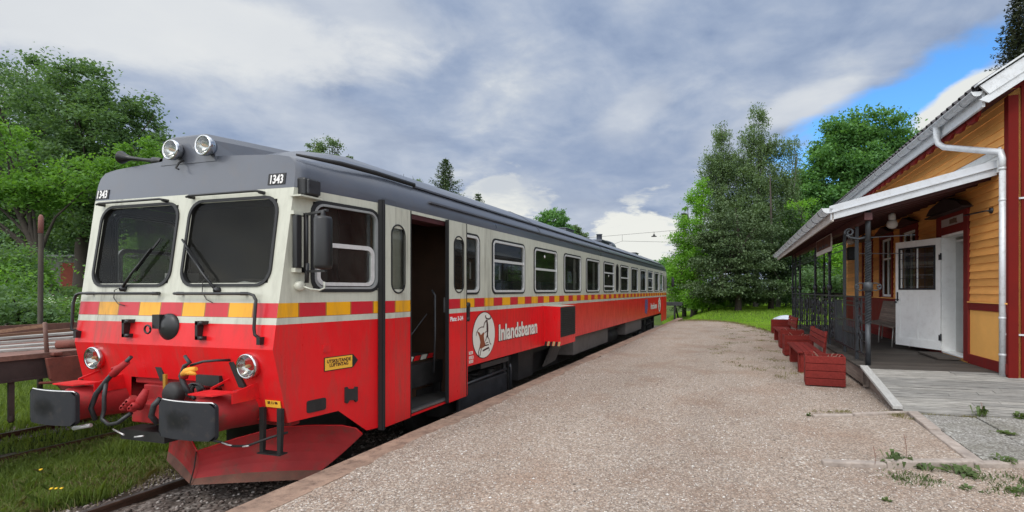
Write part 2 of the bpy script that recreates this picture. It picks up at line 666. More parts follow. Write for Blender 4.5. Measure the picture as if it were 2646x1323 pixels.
M['under'] = simple('greasy_underframe', (0.016, 0.015, 0.015), 0.62, var=0.4, scale=5, bump=0.2, bscale=25)
M['skirt'] = simple('dusty_skirt_panel', (0.115, 0.10, 0.092), 0.65, var=0.18, scale=2, dirt=(0.06, 0.05, 0.04), dirtamt=0.5)
M['buffer'] = simple('buffer_plate_steel', (0.026, 0.027, 0.031), 0.45, var=0.35, scale=5, dirt=(0.012, 0.012, 0.013), dirtamt=0.8)
M['wire'] = simple('wire_black', (0.03, 0.03, 0.032), 0.5)
M['white'] = simple('white_mark', (0.72, 0.70, 0.68), 0.5)
M['offwhite'] = simple('cream_mark', (0.66, 0.63, 0.56), 0.5)
M['darkmark'] = simple('dark_mark', (0.05, 0.012, 0.012), 0.5)
M['brownmark'] = simple('brown_mark', (0.22, 0.055, 0.02), 0.5)
M['stripeyel'] = simple('dusty_yellow', (0.46, 0.36, 0.17), 0.6)
M['labelyel'] = simple('yellow_label', (0.78, 0.42, 0.04), 0.45)
M['hose'] = simple('hose_rubber', (0.022, 0.023, 0.025), 0.5, var=0.3, scale=30)
M['brass'] = simple('brass', (0.55, 0.30, 0.05), 0.4, metal=0.6)
M['orange'] = simple('orange_rope', (0.75, 0.32, 0.03), 0.7)
M['pane'] = glass('window_pane', (0.42, 0.46, 0.48), through=0.72)
M['shield'] = glass('windshield_pane', (0.12, 0.125, 0.13), through=0.80, dust=0.028)
M['lens'] = glass('lamp_lens', through=0.9, dust=0.02)
M['reflector'] = simple('lamp_reflector', (0.58, 0.58, 0.58), 0.18, metal=1.0)
M['bulb'] = simple('lamp_bulb', (0.8, 0.5, 0.25), 0.2)
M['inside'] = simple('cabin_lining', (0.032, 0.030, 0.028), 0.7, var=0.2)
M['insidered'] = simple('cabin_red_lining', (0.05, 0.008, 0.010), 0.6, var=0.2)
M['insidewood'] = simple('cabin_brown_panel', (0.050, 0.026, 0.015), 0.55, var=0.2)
M['seat'] = simple('seat_fabric', (0.035, 0.045, 0.06), 0.9, var=0.3, scale=20)
M['curtain'] = simple('curtain_cloth', (0.42, 0.42, 0.40), 0.85, var=0.1)
M['gravel'] = gravel('platform_gravel', [(0.0, (0.23, 0.172, 0.137)), (0.3, (0.345, 0.268, 0.212)), (0.65, (0.44, 0.356, 0.288)), (0.88, (0.52, 0.45, 0.385)), (1.0, (0.70, 0.66, 0.61))], 44, 0.8, patch=(0.315, 0.205, 0.145))
M['gravel2'] = gravel('path_gravel', [(0.0, (0.16, 0.15, 0.135)), (0.4, (0.31, 0.30, 0.275)), (1.0, (0.58, 0.58, 0.55))], 38, 0.9, patch=(0.17, 0.165, 0.125))
M['ballast'] = gravel('track_ballast', [(0.0, (0.05, 0.04, 0.036)), (0.4, (0.14, 0.11, 0.095)), (0.8, (0.26, 0.22, 0.20)), (1.0, (0.42, 0.39, 0.36))], 15, 1.0)
M['edge'] = simple('platform_edge_concrete', (0.27, 0.18, 0.13), 0.9, var=0.32, scale=3.5, dirt=(0.10, 0.06, 0.045), dirtamt=1.0, bump=0.7, bscale=30)
M['kerb'] = simple('path_kerb_concrete', (0.32, 0.27, 0.235), 0.9, var=0.25, scale=5, dirt=(0.14, 0.10, 0.075), dirtamt=0.6, bump=0.6, bscale=30)
M['rail'] = simple('rusty_rail', (0.085, 0.045, 0.03), 0.6, metal=0.3, var=0.35, scale=8, bump=0.3)
M['railtop'] = simple('worn_rail_head', (0.16, 0.13, 0.12), 0.35, metal=0.7, var=0.3, scale=8)
M['sleeper'] = wood('tarred_sleeper', (0.07, 0.05, 0.038), (12, 1, 12))
M['rust'] = simple('rusty_wagon_steel', (0.165, 0.050, 0.035), 0.8, var=0.35, scale=3, dirt=(0.06, 0.03, 0.025), dirtamt=0.8, bump=0.4, bscale=20)
M['rustdark'] = simple('dark_wagon_steel', (0.040, 0.026, 0.024), 0.75, var=0.4, scale=4, bump=0.3)
M['oldplank'] = wood('weathered_plank', (0.42, 0.41, 0.39), (10, 1, 10), 0.5)
M['brownplank'] = wood('brown_plank', (0.23, 0.135, 0.09), (10, 1, 10), 0.4)
M['shedwall'] = simple('shed_grey_wall', (0.21, 0.205, 0.185), 0.9, var=0.2, scale=1.5, dirt=(0.08, 0.09, 0.05), dirtamt=0.5)
M['sheddoor'] = simple('shed_red_door', (0.30, 0.07, 0.045), 0.85, var=0.2)

M['ploughmud'] = simple('caked_mud', (0.13, 0.060, 0.042), 0.85, var=0.4, scale=5, dirt=(0.20, 0.04, 0.035), dirtamt=0.6, bump=0.3)
M['steelpaint'] = simple('grey_window_rim', (0.30, 0.31, 0.31), 0.42, metal=0.3, var=0.1)

m, g, p, t_ = material('greased_buffer_face')
gc = g.n('ShaderNodeTexCoord')
dv = g.vmath('SUBTRACT', gc.outputs['Generated'], (0.42, 0.5, 0.5))
dv = g.vmath('MULTIPLY', dv, (1.0, 0.0, 0.85))
rr = g.vmath('LENGTH', dv, out=1)
rr = g.math('ADD', rr, g.math('MULTIPLY', g.noise(gc.outputs['Object'], 11, 7, 0.7), 0.42))
c = g.mix(g.mrange(rr, 0.38, 0.50), (0.009, 0.009, 0.011), (0.022, 0.023, 0.027))
c = g.mix(g.math('MULTIPLY', g.mrange(g.noise(gc.outputs['Object'], 14, 6, 0.65), 0.55, 0.7), 0.5), c, (0.055, 0.045, 0.04))
g.put(p.inputs['Base Color'], c)
g.put(p.inputs['Roughness'], g.mrange(rr, 0.24, 0.42, 0.42, 0.62))
p.inputs['Specular IOR Level'].default_value = 0.3
M['bufplate'] = m
# ================================================================== the railcar
XC = -5.457                        # track centre line
YF, YR = 3.69, 28.21               # front and rear of the body at the band
YM = (YF + YR) / 2
RT = -0.55                         # top of rail
HW = 1.55
car = thing('railcar', (XC, YM, RT), 'red and cream diesel railcar standing at the platform with its front door open', 'train')


def yf(z):
    return 3.69 + 0.13 * (z - 1.5) if z >= 1.074 else 3.635 + 0.2 * (1.074 - z)


def ends(e):
    return (lambda y: y) if e == 0 else (lambda y: 2 * YM - y)


def cabx(y):                      # half width of the tapered cab
    return min(HW, 1.35 + 0.1724 * (y - 3.69))


WIN = [(7.45, 8.75, 'bar'), (9.17, 10.47, 'low'), (10.89, 12.20, 'plain'), (12.60, 13.91, 'plain'), (14.32, 15.62, 'three'),
       (16.42, 17.72, 'low'), (18.15, 19.42, 'plain'), (19.87, 21.14, 'plain'), (21.55, 22.78, 'three'), (23.25, 24.48, 'plain')]
NARROW = (15.84, 16.21)
HALFW = (6.16, 7.05)
WZ0, WZ1 = 1.557, 2.470

body = MB()


def grid(mb, ys, zs, skip, X, out, uvf, m=0):
    for i in range(len(ys) - 1):
        for j in range(len(zs) - 1):
            y0, y1, z0, z1 = ys[i], ys[i + 1], zs[j], zs[j + 1]
            if skip((y0 + y1) / 2, (z0 + z1) / 2):
                continue
            P = [(X, y0, z0), (X, y1, z0), (X, y1, z1), (X, y0, z1)]
            mb.poly(P, uv=[uvf(p[1], p[2]) for p in P], out=out, m=m)


for sx in (1, -1):
    X = XC + sx * HW
    holes = []
    for w in WIN:
        holes.append((w[0] + 0.035, w[1] - 0.035, WZ0 + 0.035, WZ1 - 0.035))
    holes.append((NARROW[0] + 0.03, NARROW[1] - 0.03, WZ0 + 0.06, WZ1 - 0.06))
    for (a, b) in (HALFW, (2 * YM - HALFW[1], 2 * YM - HALFW[0])):
        holes.append((a + 0.035, b - 0.035, WZ0 + 0.035, WZ1 - 0.035))
    doorh = [(5.20, 6.14, 0.10, 2.56), (2 * YM - 6.14, 2 * YM - 5.20, 0.10, 2.56)]
    holes += doorh
    ys = sorted({4.85, 6.70, 2 * YM - 6.70, 2 * YM - 4.85, *[h[0] for h in holes], *[h[1] for h in holes]})
    zs = sorted({0.07, 0.493, 2.598, 2.66, *[h[2] for h in holes], *[h[3] for h in holes]})

    def skip(y, z):
        if z < 0.493 and 6.70 < y < 2 * YM - 6.70:
            return True
        return any(h[0] < y < h[1] and h[2] < z < h[3] for h in holes)
    grid(body, ys, zs, skip, X, (sx, 0, 0), lambda y, z: ((y - 7.208) / 0.31 + 1 + 400, z))
    # lower lip returns
    body.poly([(X, 6.70, 0.493), (X, 2 * YM - 6.70, 0.493), (X - sx * 0.12, 2 * YM - 6.70, 0.47), (X - sx * 0.12, 6.70, 0.47)], uv=[(0.5, 0.5)] * 4, out=(0, 0, -1))
    for e in (0, 1):
        fy = ends(e)
        # tapered cab side
        rows = [0.377, 0.7, 1.074, 1.62, 2.49, 2.598]
        for j in range(len(rows) - 1):
            z0, z1 = rows[j], rows[j + 1]
            for c in range(3):
                if z0 == 1.62 and c == 1:
                    continue
                ya0 = yf(z0) if c == 0 else (4.02, 4.78)[c - 1]
                ya1 = yf(z1) if c == 0 else (4.02, 4.78)[c - 1]
                yb = (4.02, 4.78, 4.85)[c]
                pts = [(ya0, z0), (yb, z0), (yb, z1), (ya1, z1)]
                P = [(XC + sx * cabx(y), fy(y), z) for y, z in pts]
                body.poly(P, uv=[((y - 3.597) / 0.2815 + 401, z) for y, z in pts], out=(sx, 0, 0))
        pts = [(4.296, 0.377), (4.85, 0.377), (4.85, 0.08), (4.635, 0.09)]
        body.poly([(XC + sx * cabx(y), fy(y), z) for y, z in pts], uv=[(y, z) for y, z in pts], out=(sx, 0, 0))
SH = [(0.065, 1.225)]             # windshield spans |dx|
SZ0, SZ1 = 1.655, 2.530
for e in (0, 1):
    fy = ends(e)
    xs = [-1.35, -1.225 + 0.035, -0.065 - 0.035, 0.065 + 0.035, 1.225 - 0.035, 1.35]
    zs = [0.73, 1.074, SZ0 + 0.035, SZ1 - 0.035, 2.598]
    for j in range(len(zs) - 1):
        for i in range(len(xs) - 1):
            if j == 2 and i in (1, 3):
                continue
            P = []
            for (x, z) in ((xs[i], zs[j]), (xs[i + 1], zs[j]), (xs[i + 1], zs[j + 1]), (xs[i], zs[j + 1])):
                xx = x
                if abs(x) == 1.35:
                    xx = math.copysign(cabx(yf(z)), x)
                P.append((XC + xx, fy(yf(z)), z))
            body.poly(P, uv=[((p[0] + 6.807) / 0.3 + 400, p[2]) for p in P], out=(0, -1 if e == 0 else 1, 0))
    # cheeks beside the coupling
    for sx in (1, -1):
        q = [(0.60, 0.73), (cabx(yf(0.73)), 0.73), (cabx(yf(0.377)), 0.377), (0.72, 0.377)]
        body.poly([(XC + sx * x, fy(yf(z)), z) for x, z in q], uv=[(x, z) for x, z in q], out=(0, -1 if e == 0 else 1, 0))
body.build('body', M['livery'], car, recalc=False)

# ---- roof -----------------------------------------------------------------
main_p = [(1.55, 2.598), (1.552, 2.66), (1.53, 2.755), (1.475, 2.85), (1.40, 2.935), (1.15, 3.10), (0.85, 3.235), (0.42, 3.315), (0, 3.335)]
front_p = [(1.37, 2.598), (1.372, 2.70), (1.365, 2.78), (1.34, 2.85), (1.28, 2.905), (1.12, 2.935), (0.85, 2.955), (0.42, 2.978), (0, 2.985)]
roof = MB()


def prof(t, y, e):
    s = t * t * (3 - 2 * t)
    H = [(a[0] * (1 - s) + b[0] * s, a[1] * (1 - s) + b[1] * s) for a, b in zip(front_p, main_p)]
    H = H + [(-x, z) for x, z in H[-2::-1]]
    fy = ends(e)
    if y is None:
        return [(XC + x, fy(yf(z)), z) for x, z in H]
    return [(XC + x, fy(y), z) for x, z in H]


secs = [prof(0, None, 0)] + [prof(min(1, (y - 3.85) / 1.25), y, 0) for y in (4.0, 4.2, 4.4, 4.6, 4.85, 5.1)] + \
       [prof(1, y, 0) for y in (9, 14, 19, 24)] + [prof(min(1, (y - 3.85) / 1.25), y, 1) for y in (5.1, 4.85, 4.6, 4.4, 4.2, 4.0)] + [prof(0, None, 1)]
for a, b in zip(secs[:-1], secs[1:]):
    for i in range(len(a) - 1):
        roof.poly([a[i], a[i + 1], b[i + 1], b[i]], sm=True)
roof.poly([secs[0][0]] + secs[0][1:], out=(0, -1, 0))
roof.poly(secs[-1], out=(0, 1, 0))
ro = roof.build('roof', M['grey'], car)
rg = MB()
for sx in (1, -1):
    for (dx, z, y0) in ((1.545, 2.765, 5.75), (1.415, 2.945, 5.6)):
        rg.beam((XC + sx * dx, y0, z), (XC + sx * dx, 2 * YM - y0, z), 0.035, 0.022)
rg.build('gutter_strip', M['grey'], ro)
# black rubber strips at the cab
for sx in (1, -1):
    st = MB()
    st.tube([(XC + sx * 1.30, 3.93, 2.935), (XC + sx * 1.385, 4.4, 2.955), (XC + sx * 1.415, 4.9, 2.965), (XC + sx * 1.42, 5.6, 2.965)], [0.012, 0.026, 0.028, 0.028], 8)
    st.build('rubber_strip', M['rubber'], ro)
for y in (9.6, 14.3, 19.0, 23.5):
    seam = MB()
    P = [(XC + x * 1.004, y, z + 0.006) for x, z in (main_p[2:] + [(-a, b) for a, b in main_p[-2:1:-1]])]
    for a, b in zip(P[:-1], P[1:]):
        seam.beam(a, b, 0.02, 0.008)
    seam.build('roof_seam', M['grey'], ro)
# lamp fairing
fa = MB()
S = [(3.87, 0.405, 0.235, 2.93, 3.225), (4.3, 0.42, 0.25, 2.93, 3.26), (5.0, 0.44, 0.27, 3.0, 3.31), (5.9, 0.46, 0.30, 3.1, 3.345), (6.9, 0.46, 0.3, 3.2, 3.336)]
pr = []
for (y, wb, wt, zb, zt) in S:
    pr.append([(XC - 0.05 + x, y + (0.03 * (z - zb)), z) for x, z in ((-wb, zb), (-wt - 0.06, zt - 0.07), (-wt, zt), (wt, zt), (wt + 0.06, zt - 0.07), (wb, zb))])
for a, b in zip(pr[:-1], pr[1:]):
    for i in range(5):
        fa.poly([a[i], a[i + 1], b[i + 1], b[i]], sm=False)
fa.poly(pr[0])
fairing = fa.build('lamp_fairing', M['grey'], car, bevel=0.02)


def lamp(name, c, ax, r, parent, housing=None, depth=0.10):
    """round lamp: shell, chrome rim, reflector, lens"""
    c, ax = Vector(c), Vector(ax).normalized()
    h = MB()
    h.lathe(c - ax * depth, ax, [(0.001, 0), (r * 0.7, 0.0), (r * 1.02, depth * 0.55), (r * 1.05, depth * 0.98)], 28)
    ho = h.build(name, housing or M['chrome'], parent)
    k = MB()
    k.lathe(c, ax, [(r * 1.06, -0.030), (r * 1.07, -0.006), (r * 1.0, 0.008), (r * 0.90, 0.0)], 28)
    k.build('rim', M['chrome'], ho)
    k = MB()
    k.lathe(c, ax, [(0.001, -r * 0.62), (r * 0.35, -r * 0.52), (r * 0.65, -r * 0.33), (r * 0.91, -0.004)], 28)
    k.build('reflector', M['reflector'], ho)
    k = MB()
    k.lathe(c - ax * r * 0.5, ax, [(0.001, 0.06), (r * 0.14, 0.05), (r * 0.16, 0.02), (r * 0.1, 0)], 12)
    k.build('bulb', M['bulb'], ho)
    k = MB()
    k.lathe(c, ax, [(r * 0.92, 0.0), (r * 0.6, 0.006), (0.001, 0.012)], 28)
    k.build('lens', M['lens'], ho)
    return ho


for (x, z) in ((-5.626, 3.060), (-5.176, 3.070)):
    lamp('headlight', (x, 3.78, z), (0, -1, 0.02), 0.098, car)
for x in (-6.505, -4.42):
    lamp('headlight', (x, 3.62, 0.912), (0, -1, -0.02), 0.112, car, M['red'], 0.12)
for sx in (1, -1):                # rear pair
    lamp('headlight', (XC + sx * 1.07, 28.27, 0.90), (0, 1, 0), 0.112, car, M['red'], 0.12)

# horn
hn = MB()
hn.lathe((-6.00, 3.93, 3.0), (-1, -0.22, 0.12), [(0.035, -0.03), (0.04, 0.0), (0.04, 0.07), (0.020, 0.09), (0.018, 0.22), (0.024, 0.33), (0.04, 0.39), (0.066, 0.43), (0.070, 0.44), (0.056, 0.42), (0.024, 0.34)], 20)
hn.beam((-5.97, 3.95, 2.96), (-5.97, 3.95, 3.0), 0.06, 0.06)
hn.build('horn', M['black'], ro)
bk = MB()
bk.tube([(-5.56, 3.87, 2.965), (-5.57, 3.83, 2.93), (-5.57, 3.80, 2.87), (-5.53, 3.80, 2.855)], 0.009, 6)
bk.build('wiring_clip', M['under'], ro)

# roof fittings
for (y, h, w, l) in ((14.8, 0.12, 0.36, 0.75), (24.9, 0.10, 0.40, 0.7)):
    v = MB()
    v.box(XC - w, XC + w, y - l / 2, y + l / 2, 3.28, 3.36 + h)
    v.box(XC - w - 0.03, XC + w + 0.03, y - l / 2 - 0.03, y + l / 2 + 0.03, 3.36 + h, 3.385 + h)
    v.build('roof_vent', M['grey'], car, bevel=0.01)
ch = MB()
ch.box(XC - 0.28, XC + 0.28, 18.7, 19.9, 3.28, 3.50)
ch.box(XC - 0.34, XC + 0.34, 18.6, 20.0, 3.50, 3.55)
ch.lathe((XC, 19.4, 3.55), (0, 0, 1), [(0.11, 0), (0.11, 0.26), (0.125, 0.26), (0.125, 0.29), (0.06, 0.29)], 16)
ch.build('exhaust_stack', M['grey'], car)
dm = MB()
dm.lathe((XC, 20.4, 3.40), (0, 1, 0), [(0.02, 0), (0.27, 0), (0.29, 0.04), (0.29, 0.62), (0.27, 0.66), (0.24, 0.9), (0.2, 1.0), (0.02, 1.0)], 24)
dm.build('fan_cowl', M['grey'], car)

# ---- side windows -----------------------------------------------------------


def side_window(sx, y0, y1, z0, z1, r, kind='plain', rim=0.030, alu=0.036, x=None, fn=None, detail=True):
    X = (XC + sx * HW) if x is None else x
    f = fn or (lambda a, b, c: (X + sx * c, a, b))
    o = rrect(y0, y1, z0, z1, r)
    i1 = rrect(y0 + rim, y1 - rim, z0 + rim, z1 - rim, r - rim * 0.7)
    i2 = rrect(y0 + rim + alu, y1 - rim - alu, z0 + rim + alu, z1 - rim - alu, max(0.03, r - (rim + alu) * 0.75))
    fr = MB()
    fr.ring(o, i1, f, -0.02, 0.012)
    fo = fr.build('side_window', M['rubber'], car)
    if alu > 0:
        k = MB()
        k.ring(i1, i2, f, -0.03, 0.016)
        zb = None
        if kind == 'bar':
            zb = [z0 + 0.60 * (z1 - z0)]
        if kind == 'low':
            zb = [z0 + 0.53 * (z1 - z0)]
        if kind == 'three':
            zb = [z0 + 0.64 * (z1 - z0), z0 + 0.20 * (z1 - z0)]
        for z in zb or []:
            k.ring([(y0 + 0.04, z - 0.022), (y1 - 0.04, z - 0.022), (y1 - 0.04, z + 0.022), (y0 + 0.04, z + 0.022)],
                   [(y0 + 0.04, z), (y1 - 0.04, z), (y1 - 0.04, z), (y0 + 0.04, z)], f, -0.03, 0.006)
        k.build('window_frame', M['alu'] if fn is None else M['steelpaint'], fo, recalc=False)
    p = MB()
    c = -0.012
    q = [(y0 + rim, z0 + rim), (y1 - rim, z0 + rim), (y1 - rim, z1 - rim), (y0 + rim, z1 - rim)]
    p.poly([f(a, b, c) for a, b in q], out=(sx, 0, 0))
    p.build('pane', M['pane'], fo, recalc=False)
    return fo


for sx in (1, -1):
    for n_, (a, b, kd) in enumerate(WIN):
        fo = side_window(sx, a, b, WZ0, WZ1, 0.115, kd)
        if sx == 1 and kd == 'plain':
            k = MB()
            for t in (0.10, 0.16, 0.215):
                k.box(XC + HW - 0.13, XC + HW - 0.115, b - t - 0.03, b - t, WZ0 + 0.08, WZ1 - 0.08)
            k.build('curtain', M['curtain'], fo)
        if sx == 1 and kd == 'three':
            k = MB()
            k.lathe((XC + HW - 0.01, (a + b) / 2, WZ0 + 0.50), (1, 0, 0), [(0.035, 0), (0.035, 0.004), (0.001, 0.004)], 12)
            k.build('sticker', M['white'], fo)
        if sx == 1 and n_ == 1:
            k = MB()
            k.lathe((XC + HW - 0.01, (a + b) / 2 - 0.05, WZ1 - 0.16), (1, 0, 0), [(0.032, 0), (0.032, 0.004), (0.001, 0.004)], 12)
            k.build('sticker', M['white'], fo)
    side_window(sx, *NARROW, WZ0 + 0.01, WZ1 - 0.01, 0.17, rim=0.03, alu=0.0)
    side_window(sx, *HALFW, WZ0, WZ1, 0.115)
    side_window(sx, 2 * YM - HALFW[1], 2 * YM - HALFW[0], WZ0, WZ1, 0.115)
    for e in (0, 1):
        fy = ends(e)
        fcab = lambda a, b, c, fy=fy, sx=sx: (XC + sx * (cabx(a) + c), fy(a), b)
        fo = side_window(sx, 3.995, 4.805, 1.600, 2.515, 0.13, rim=0.033, alu=0.022, fn=fcab)
        if e == 0:
            k = MB()
            o = rrect(4.06, 4.74, 1.665, 2.10, 0.09)
            i = rrect(4.10, 4.70, 1.70, 2.055, 0.06)
            k.ring(o, i, fcab, -0.03, 0.002)
            k.build('sliding_frame', M['alu'], fo, recalc=False)

# ---- windshields -------------------------------------------------------------
for e in (0, 1):
    fy = ends(e)
    sg = -1 if e == 0 else 1
    for sx in (1, -1):
        f = lambda a, b, c, fy=fy: (XC + a, fy(yf(b) - c), b)
        a0, a1 = (0.065, 1.225) if sx == 1 else (-1.225, -0.065)
        k = MB()
        k.ring(rrect(a0, a1, SZ0, SZ1, 0.17), rrect(a0 + 0.028, a1 - 0.028, SZ0 + 0.028, SZ1 - 0.028, 0.15), f, -0.03, 0.014)
        wo = k.build('windshield', M['rubber'], car)
        p = MB()
        p.poly([f(a0 + 0.03, SZ0 + 0.03, -0.012), f(a1 - 0.03, SZ0 + 0.03, -0.012), f(a1 - 0.03, SZ1 - 0.03, -0.012), f(a0 + 0.03, SZ1 - 0.03, -0.012)], out=(0, sg, 0))
        p.build('pane', M['shield'], wo, recalc=False)
        if e == 0:
            # wiper, its arm jointed low in the middle
            piv = (-6.155, yf(1.635) - 0.03, 1.635) if sx == -1 else (-4.86, yf(1.62) - 0.03, 1.62)
            tip = (-5.70, yf(2.15) - 0.03, 2.15) if sx == -1 else (-5.40, yf(2.13) - 0.03, 2.13)
            pv, tp = Vector(piv), Vector(tip)
            md = pv.lerp(tp, 0.62)
            k = MB()
            k.lathe(pv + Vector((0, 0.03, 0)), (0, -1, 0), [(0.03, 0), (0.028, 0.04), (0.01, 0.05)], 12)
            k.tube([pv, pv.lerp(tp, 0.3) + Vector((0, -0.02, 0)), md + Vector((0, -0.015, 0))], [0.014, 0.011, 0.008], 6)
            k.beam(pv.lerp(tp, 0.36), tp, 0.012, 0.016)
            k.beam(pv.lerp(tp, 0.52) + Vector((0.0, -0.012, 0.0)), pv.lerp(tp, 0.80) + Vector((0, -0.012, 0)), 0.03, 0.012)
            k.build('wiper', M['black'], car)
# thin washer tubes hanging at the wipers
k = MB()
k.tube([(-6.155, 3.68, 1.66), (-6.26, 3.675, 1.62), (-6.27, 3.675, 1.54), (-6.20, 3.67, 1.48), (-6.1, 3.67, 1.46)], 0.004, 5)
k.tube([(-4.98, 3.70, 1.76), (-5.05, 3.69, 1.70), (-5.05, 3.685, 1.60), (-4.98, 3.675, 1.53), (-4.9, 3.675, 1.50)], 0.004, 5)
k.build('washer_tube', M['wire'], car)

# hand rails on the front


def rail(pts, r, ends_=True):
    k = MB()
    k.tube(pts, r, 8)
    return k


for (xa, xb, z) in ((-6.70, -5.70, 2.545), (-5.385, -4.42, 2.56)):
    y = yf(z) - 0.055
    k = rail([(xa, y, z), (xa + 0.05, y - 0.005, z + 0.01), (xb - 0.05, y - 0.005, z + 0.012), (xb, y, z)], 0.012)
    for x in (xa + 0.03, xb - 0.02):
        k.tube([(x, y, z), (x, yf(z) + 0.01, z)], 0.017, 8)
    k.build('hand_rail', M['black'], car)
for sx, xi, xo in ((-1, -5.59, -6.715), (1, -5.38, -4.40)):
    y = 3.69 - 0.055
    zt = 1.588
    P = [(xi, y + 0.02, zt), (xi + sx * 0.04, y, zt), (xo, y, zt), (xo + sx * 0.055, y, zt - 0.015), (xo + sx * 0.085, y, zt - 0.06),
         (xo + sx * 0.09, y - 0.01, zt - 0.12), (xo + sx * 0.085, y - 0.02, 1.27), (xo + sx * 0.095, y - 0.02, 1.21), (xo + sx * 0.15, y + 0.0, 1.165)]
    if sx == -1:
        P[-1] = (xo - 0.02, y + 0.0, 1.18)
    k = rail(P, 0.014)
    for q in ((xi + sx * 0.06, zt), (xo - sx * 0.10, zt)):
        k.tube([(q[0], y, q[1]), (q[0], 3.72, q[1])], 0.017, 8)
    k.beam((P[-1][0], 3.63, 1.19), (P[-1][0], 3.63, 1.12), 0.04, 0.06, up=(0, 1, 0))
    k.build('hand_rail', M['black'], car)

# number plates
for (x0, x1, z0, z1) in ((-6.825, -6.625, 2.615, 2.715), (-4.405, -4.195, 2.635, 2.745)):
    k = MB()
    y = yf((z0 + z1) / 2) - 0.004
    k.prism([(x0, yf(z0) - 0.006, z0), (x1, yf(z0) - 0.006, z0), (x1, yf(z1) - 0.006, z1), (x0, yf(z1) - 0.006, z1)], (0, 0.008, 0))
    po = k.build('number_plate', M['rubber'], car)
    text('number', '1343', 0.118, ((x0 + x1) / 2, yf(z0 + 0.012) - 0.009, z0 + 0.012), (rad(90 - 7.4), 0, 0), M['white'], po, off=0.0035, sx=0.74, align='CENTER')

# socket cover, lamp irons, nose fittings
k = MB()
k.lathe((-5.45, 3.67, 1.255), (0.0, -1, 0.0), [(0.135, 0), (0.135, 0.02), (0.12, 0.035), (0.07, 0.06), (0.04, 0.065), (0.001, 0.07)], 28)
k.box(-5.60, -5.50, 3.60, 3.66, 1.24, 1.38)
k.tube(spiral((-5.63, 3.58, 1.235), 0.04, 0.04, 0, 1, (1, 0, 0), (0, 0, 1), 14), 0.009, 6)
k.build('socket_cover', M['black'], car)
for x in (-5.985, -4.985):
    k = MB()
    k.box(x - 0.045, x - 0.012, 3.60, 3.66, 1.145, 1.325)
    k.box(x - 0.045, x + 0.045, 3.60, 3.67, 1.29, 1.325)
    k.box(x - 0.045, x + 0.045, 3.60, 3.67, 1.145, 1.18)
    k.lathe((x + 0.035, 3.61, 1.307), (0, -1, 0), [(0.018, 0), (0.018, 0.02), (0.001, 0.022)], 8)
    k.lathe((x + 0.035, 3.61, 1.163), (0, -1, 0), [(0.018, 0), (0.018, 0.02), (0.001, 0.022)], 8)
    k.build('lamp_bracket', M['black'], car)

# corner marker lamp and its shelf
k = MB()
k.box(-4.10, -3.995, 3.87, 4.05, 2.525, 2.70)
mo = k.build('marker_lamp', M['black'], car, bevel=0.02)
k = MB()
k.box(-3.995, -3.965, 3.885, 4.035, 2.54, 2.685)
k.build('lens', M['buffer'], mo, bevel=0.012)
k = MB()
k.box(-4.10, -3.97, 3.80, 4.06, 2.505, 2.52)
k.build('shelf', M['cream'], mo)

# mirrors at both cabs
for e in (0, 1):
    fy = ends(e)
    k = MB()
    x0 = XC + cabx(3.95)
    k.beam((x0 - 0.01, fy(3.93), 2.345), (x0 + 0.40, fy(3.80), 2.355), 0.022, 0.022)
    k.beam((x0 - 0.01, fy(3.93), 1.80), (x0 + 0.38, fy(3.80), 1.80), 0.022, 0.022)
    k.box(x0 - 0.01, x0 + 0.02, min(fy(3.90), fy(3.96)), max(fy(3.90), fy(3.96)), 1.79, 2.36)
    k.tube([(x0 + 0.05, fy(3.91), 1.72), (x0 + 0.055, fy(3.90), 2.36)], 0.011, 6)
    k.tube([(x0 + 0.05, fy(3.91), 1.69), (x0 + 0.055, fy(3.91), 1.88)], 0.019, 8)
    mr = k.build('mirror_arm', M['black'], car)
    k = MB()
    k.lathe((x0 + 0.36, fy(3.79), 1.83), (0, 0, 1), [(0.01, -0.02), (0.072, -0.01), (0.078, 0.02), (0.078, 0.44), (0.07, 0.465), (0.02, 0.475), (0.018, 0.52), (0.001, 0.53)], 20)
    k.build('mirror', M['black'], mr)
    if e == 0:
        k = MB()
        k.box(x0 - 0.01, x0 + 0.045, 3.80, 3.86, 1.83, 2.335)
        k.build('folded_mirror', M['black'], mr, bevel=0.01)
        k = MB()
        k.beam((x0 + 0.035, 3.875, 1.84), (x0 + 0.035, 3.875, 2.32), 0.012, 0.012)
        k.box(x0 - 0.02, x0 + 0.02, 3.79, 3.90, 2.335, 2.37)
        k.box(x0 - 0.02, x0 + 0.03, 3.80, 3.87, 1.79, 1.83)
        k.build('mirror_strip', M['cream'], mr)
        k = MB()
        k.lathe((x0 - 0.03, 3.875, 1.66), (1, -0.1, 0), [(0.045, 0), (0.048, 0.06), (0.03, 0.075), (0.001, 0.078)], 14)
        k.tube([(x0 + 0.04, 3.88, 1.655), (x0 + 0.09, 3.92, 1.63), (x0 + 0.13, 3.98, 1.62), (x0 + 0.15, 4.02, 1.64), (x0 + 0.14, 4.03, 1.70)], 0.010, 6)
        k.build('sensor_plug', M['cream'], mr)
del k

# ---- labels on the cab side ---------------------------------------------------


def cabp(y, z, c=0.0):
    return Vector((XC + cabx(y) + c, y, z))


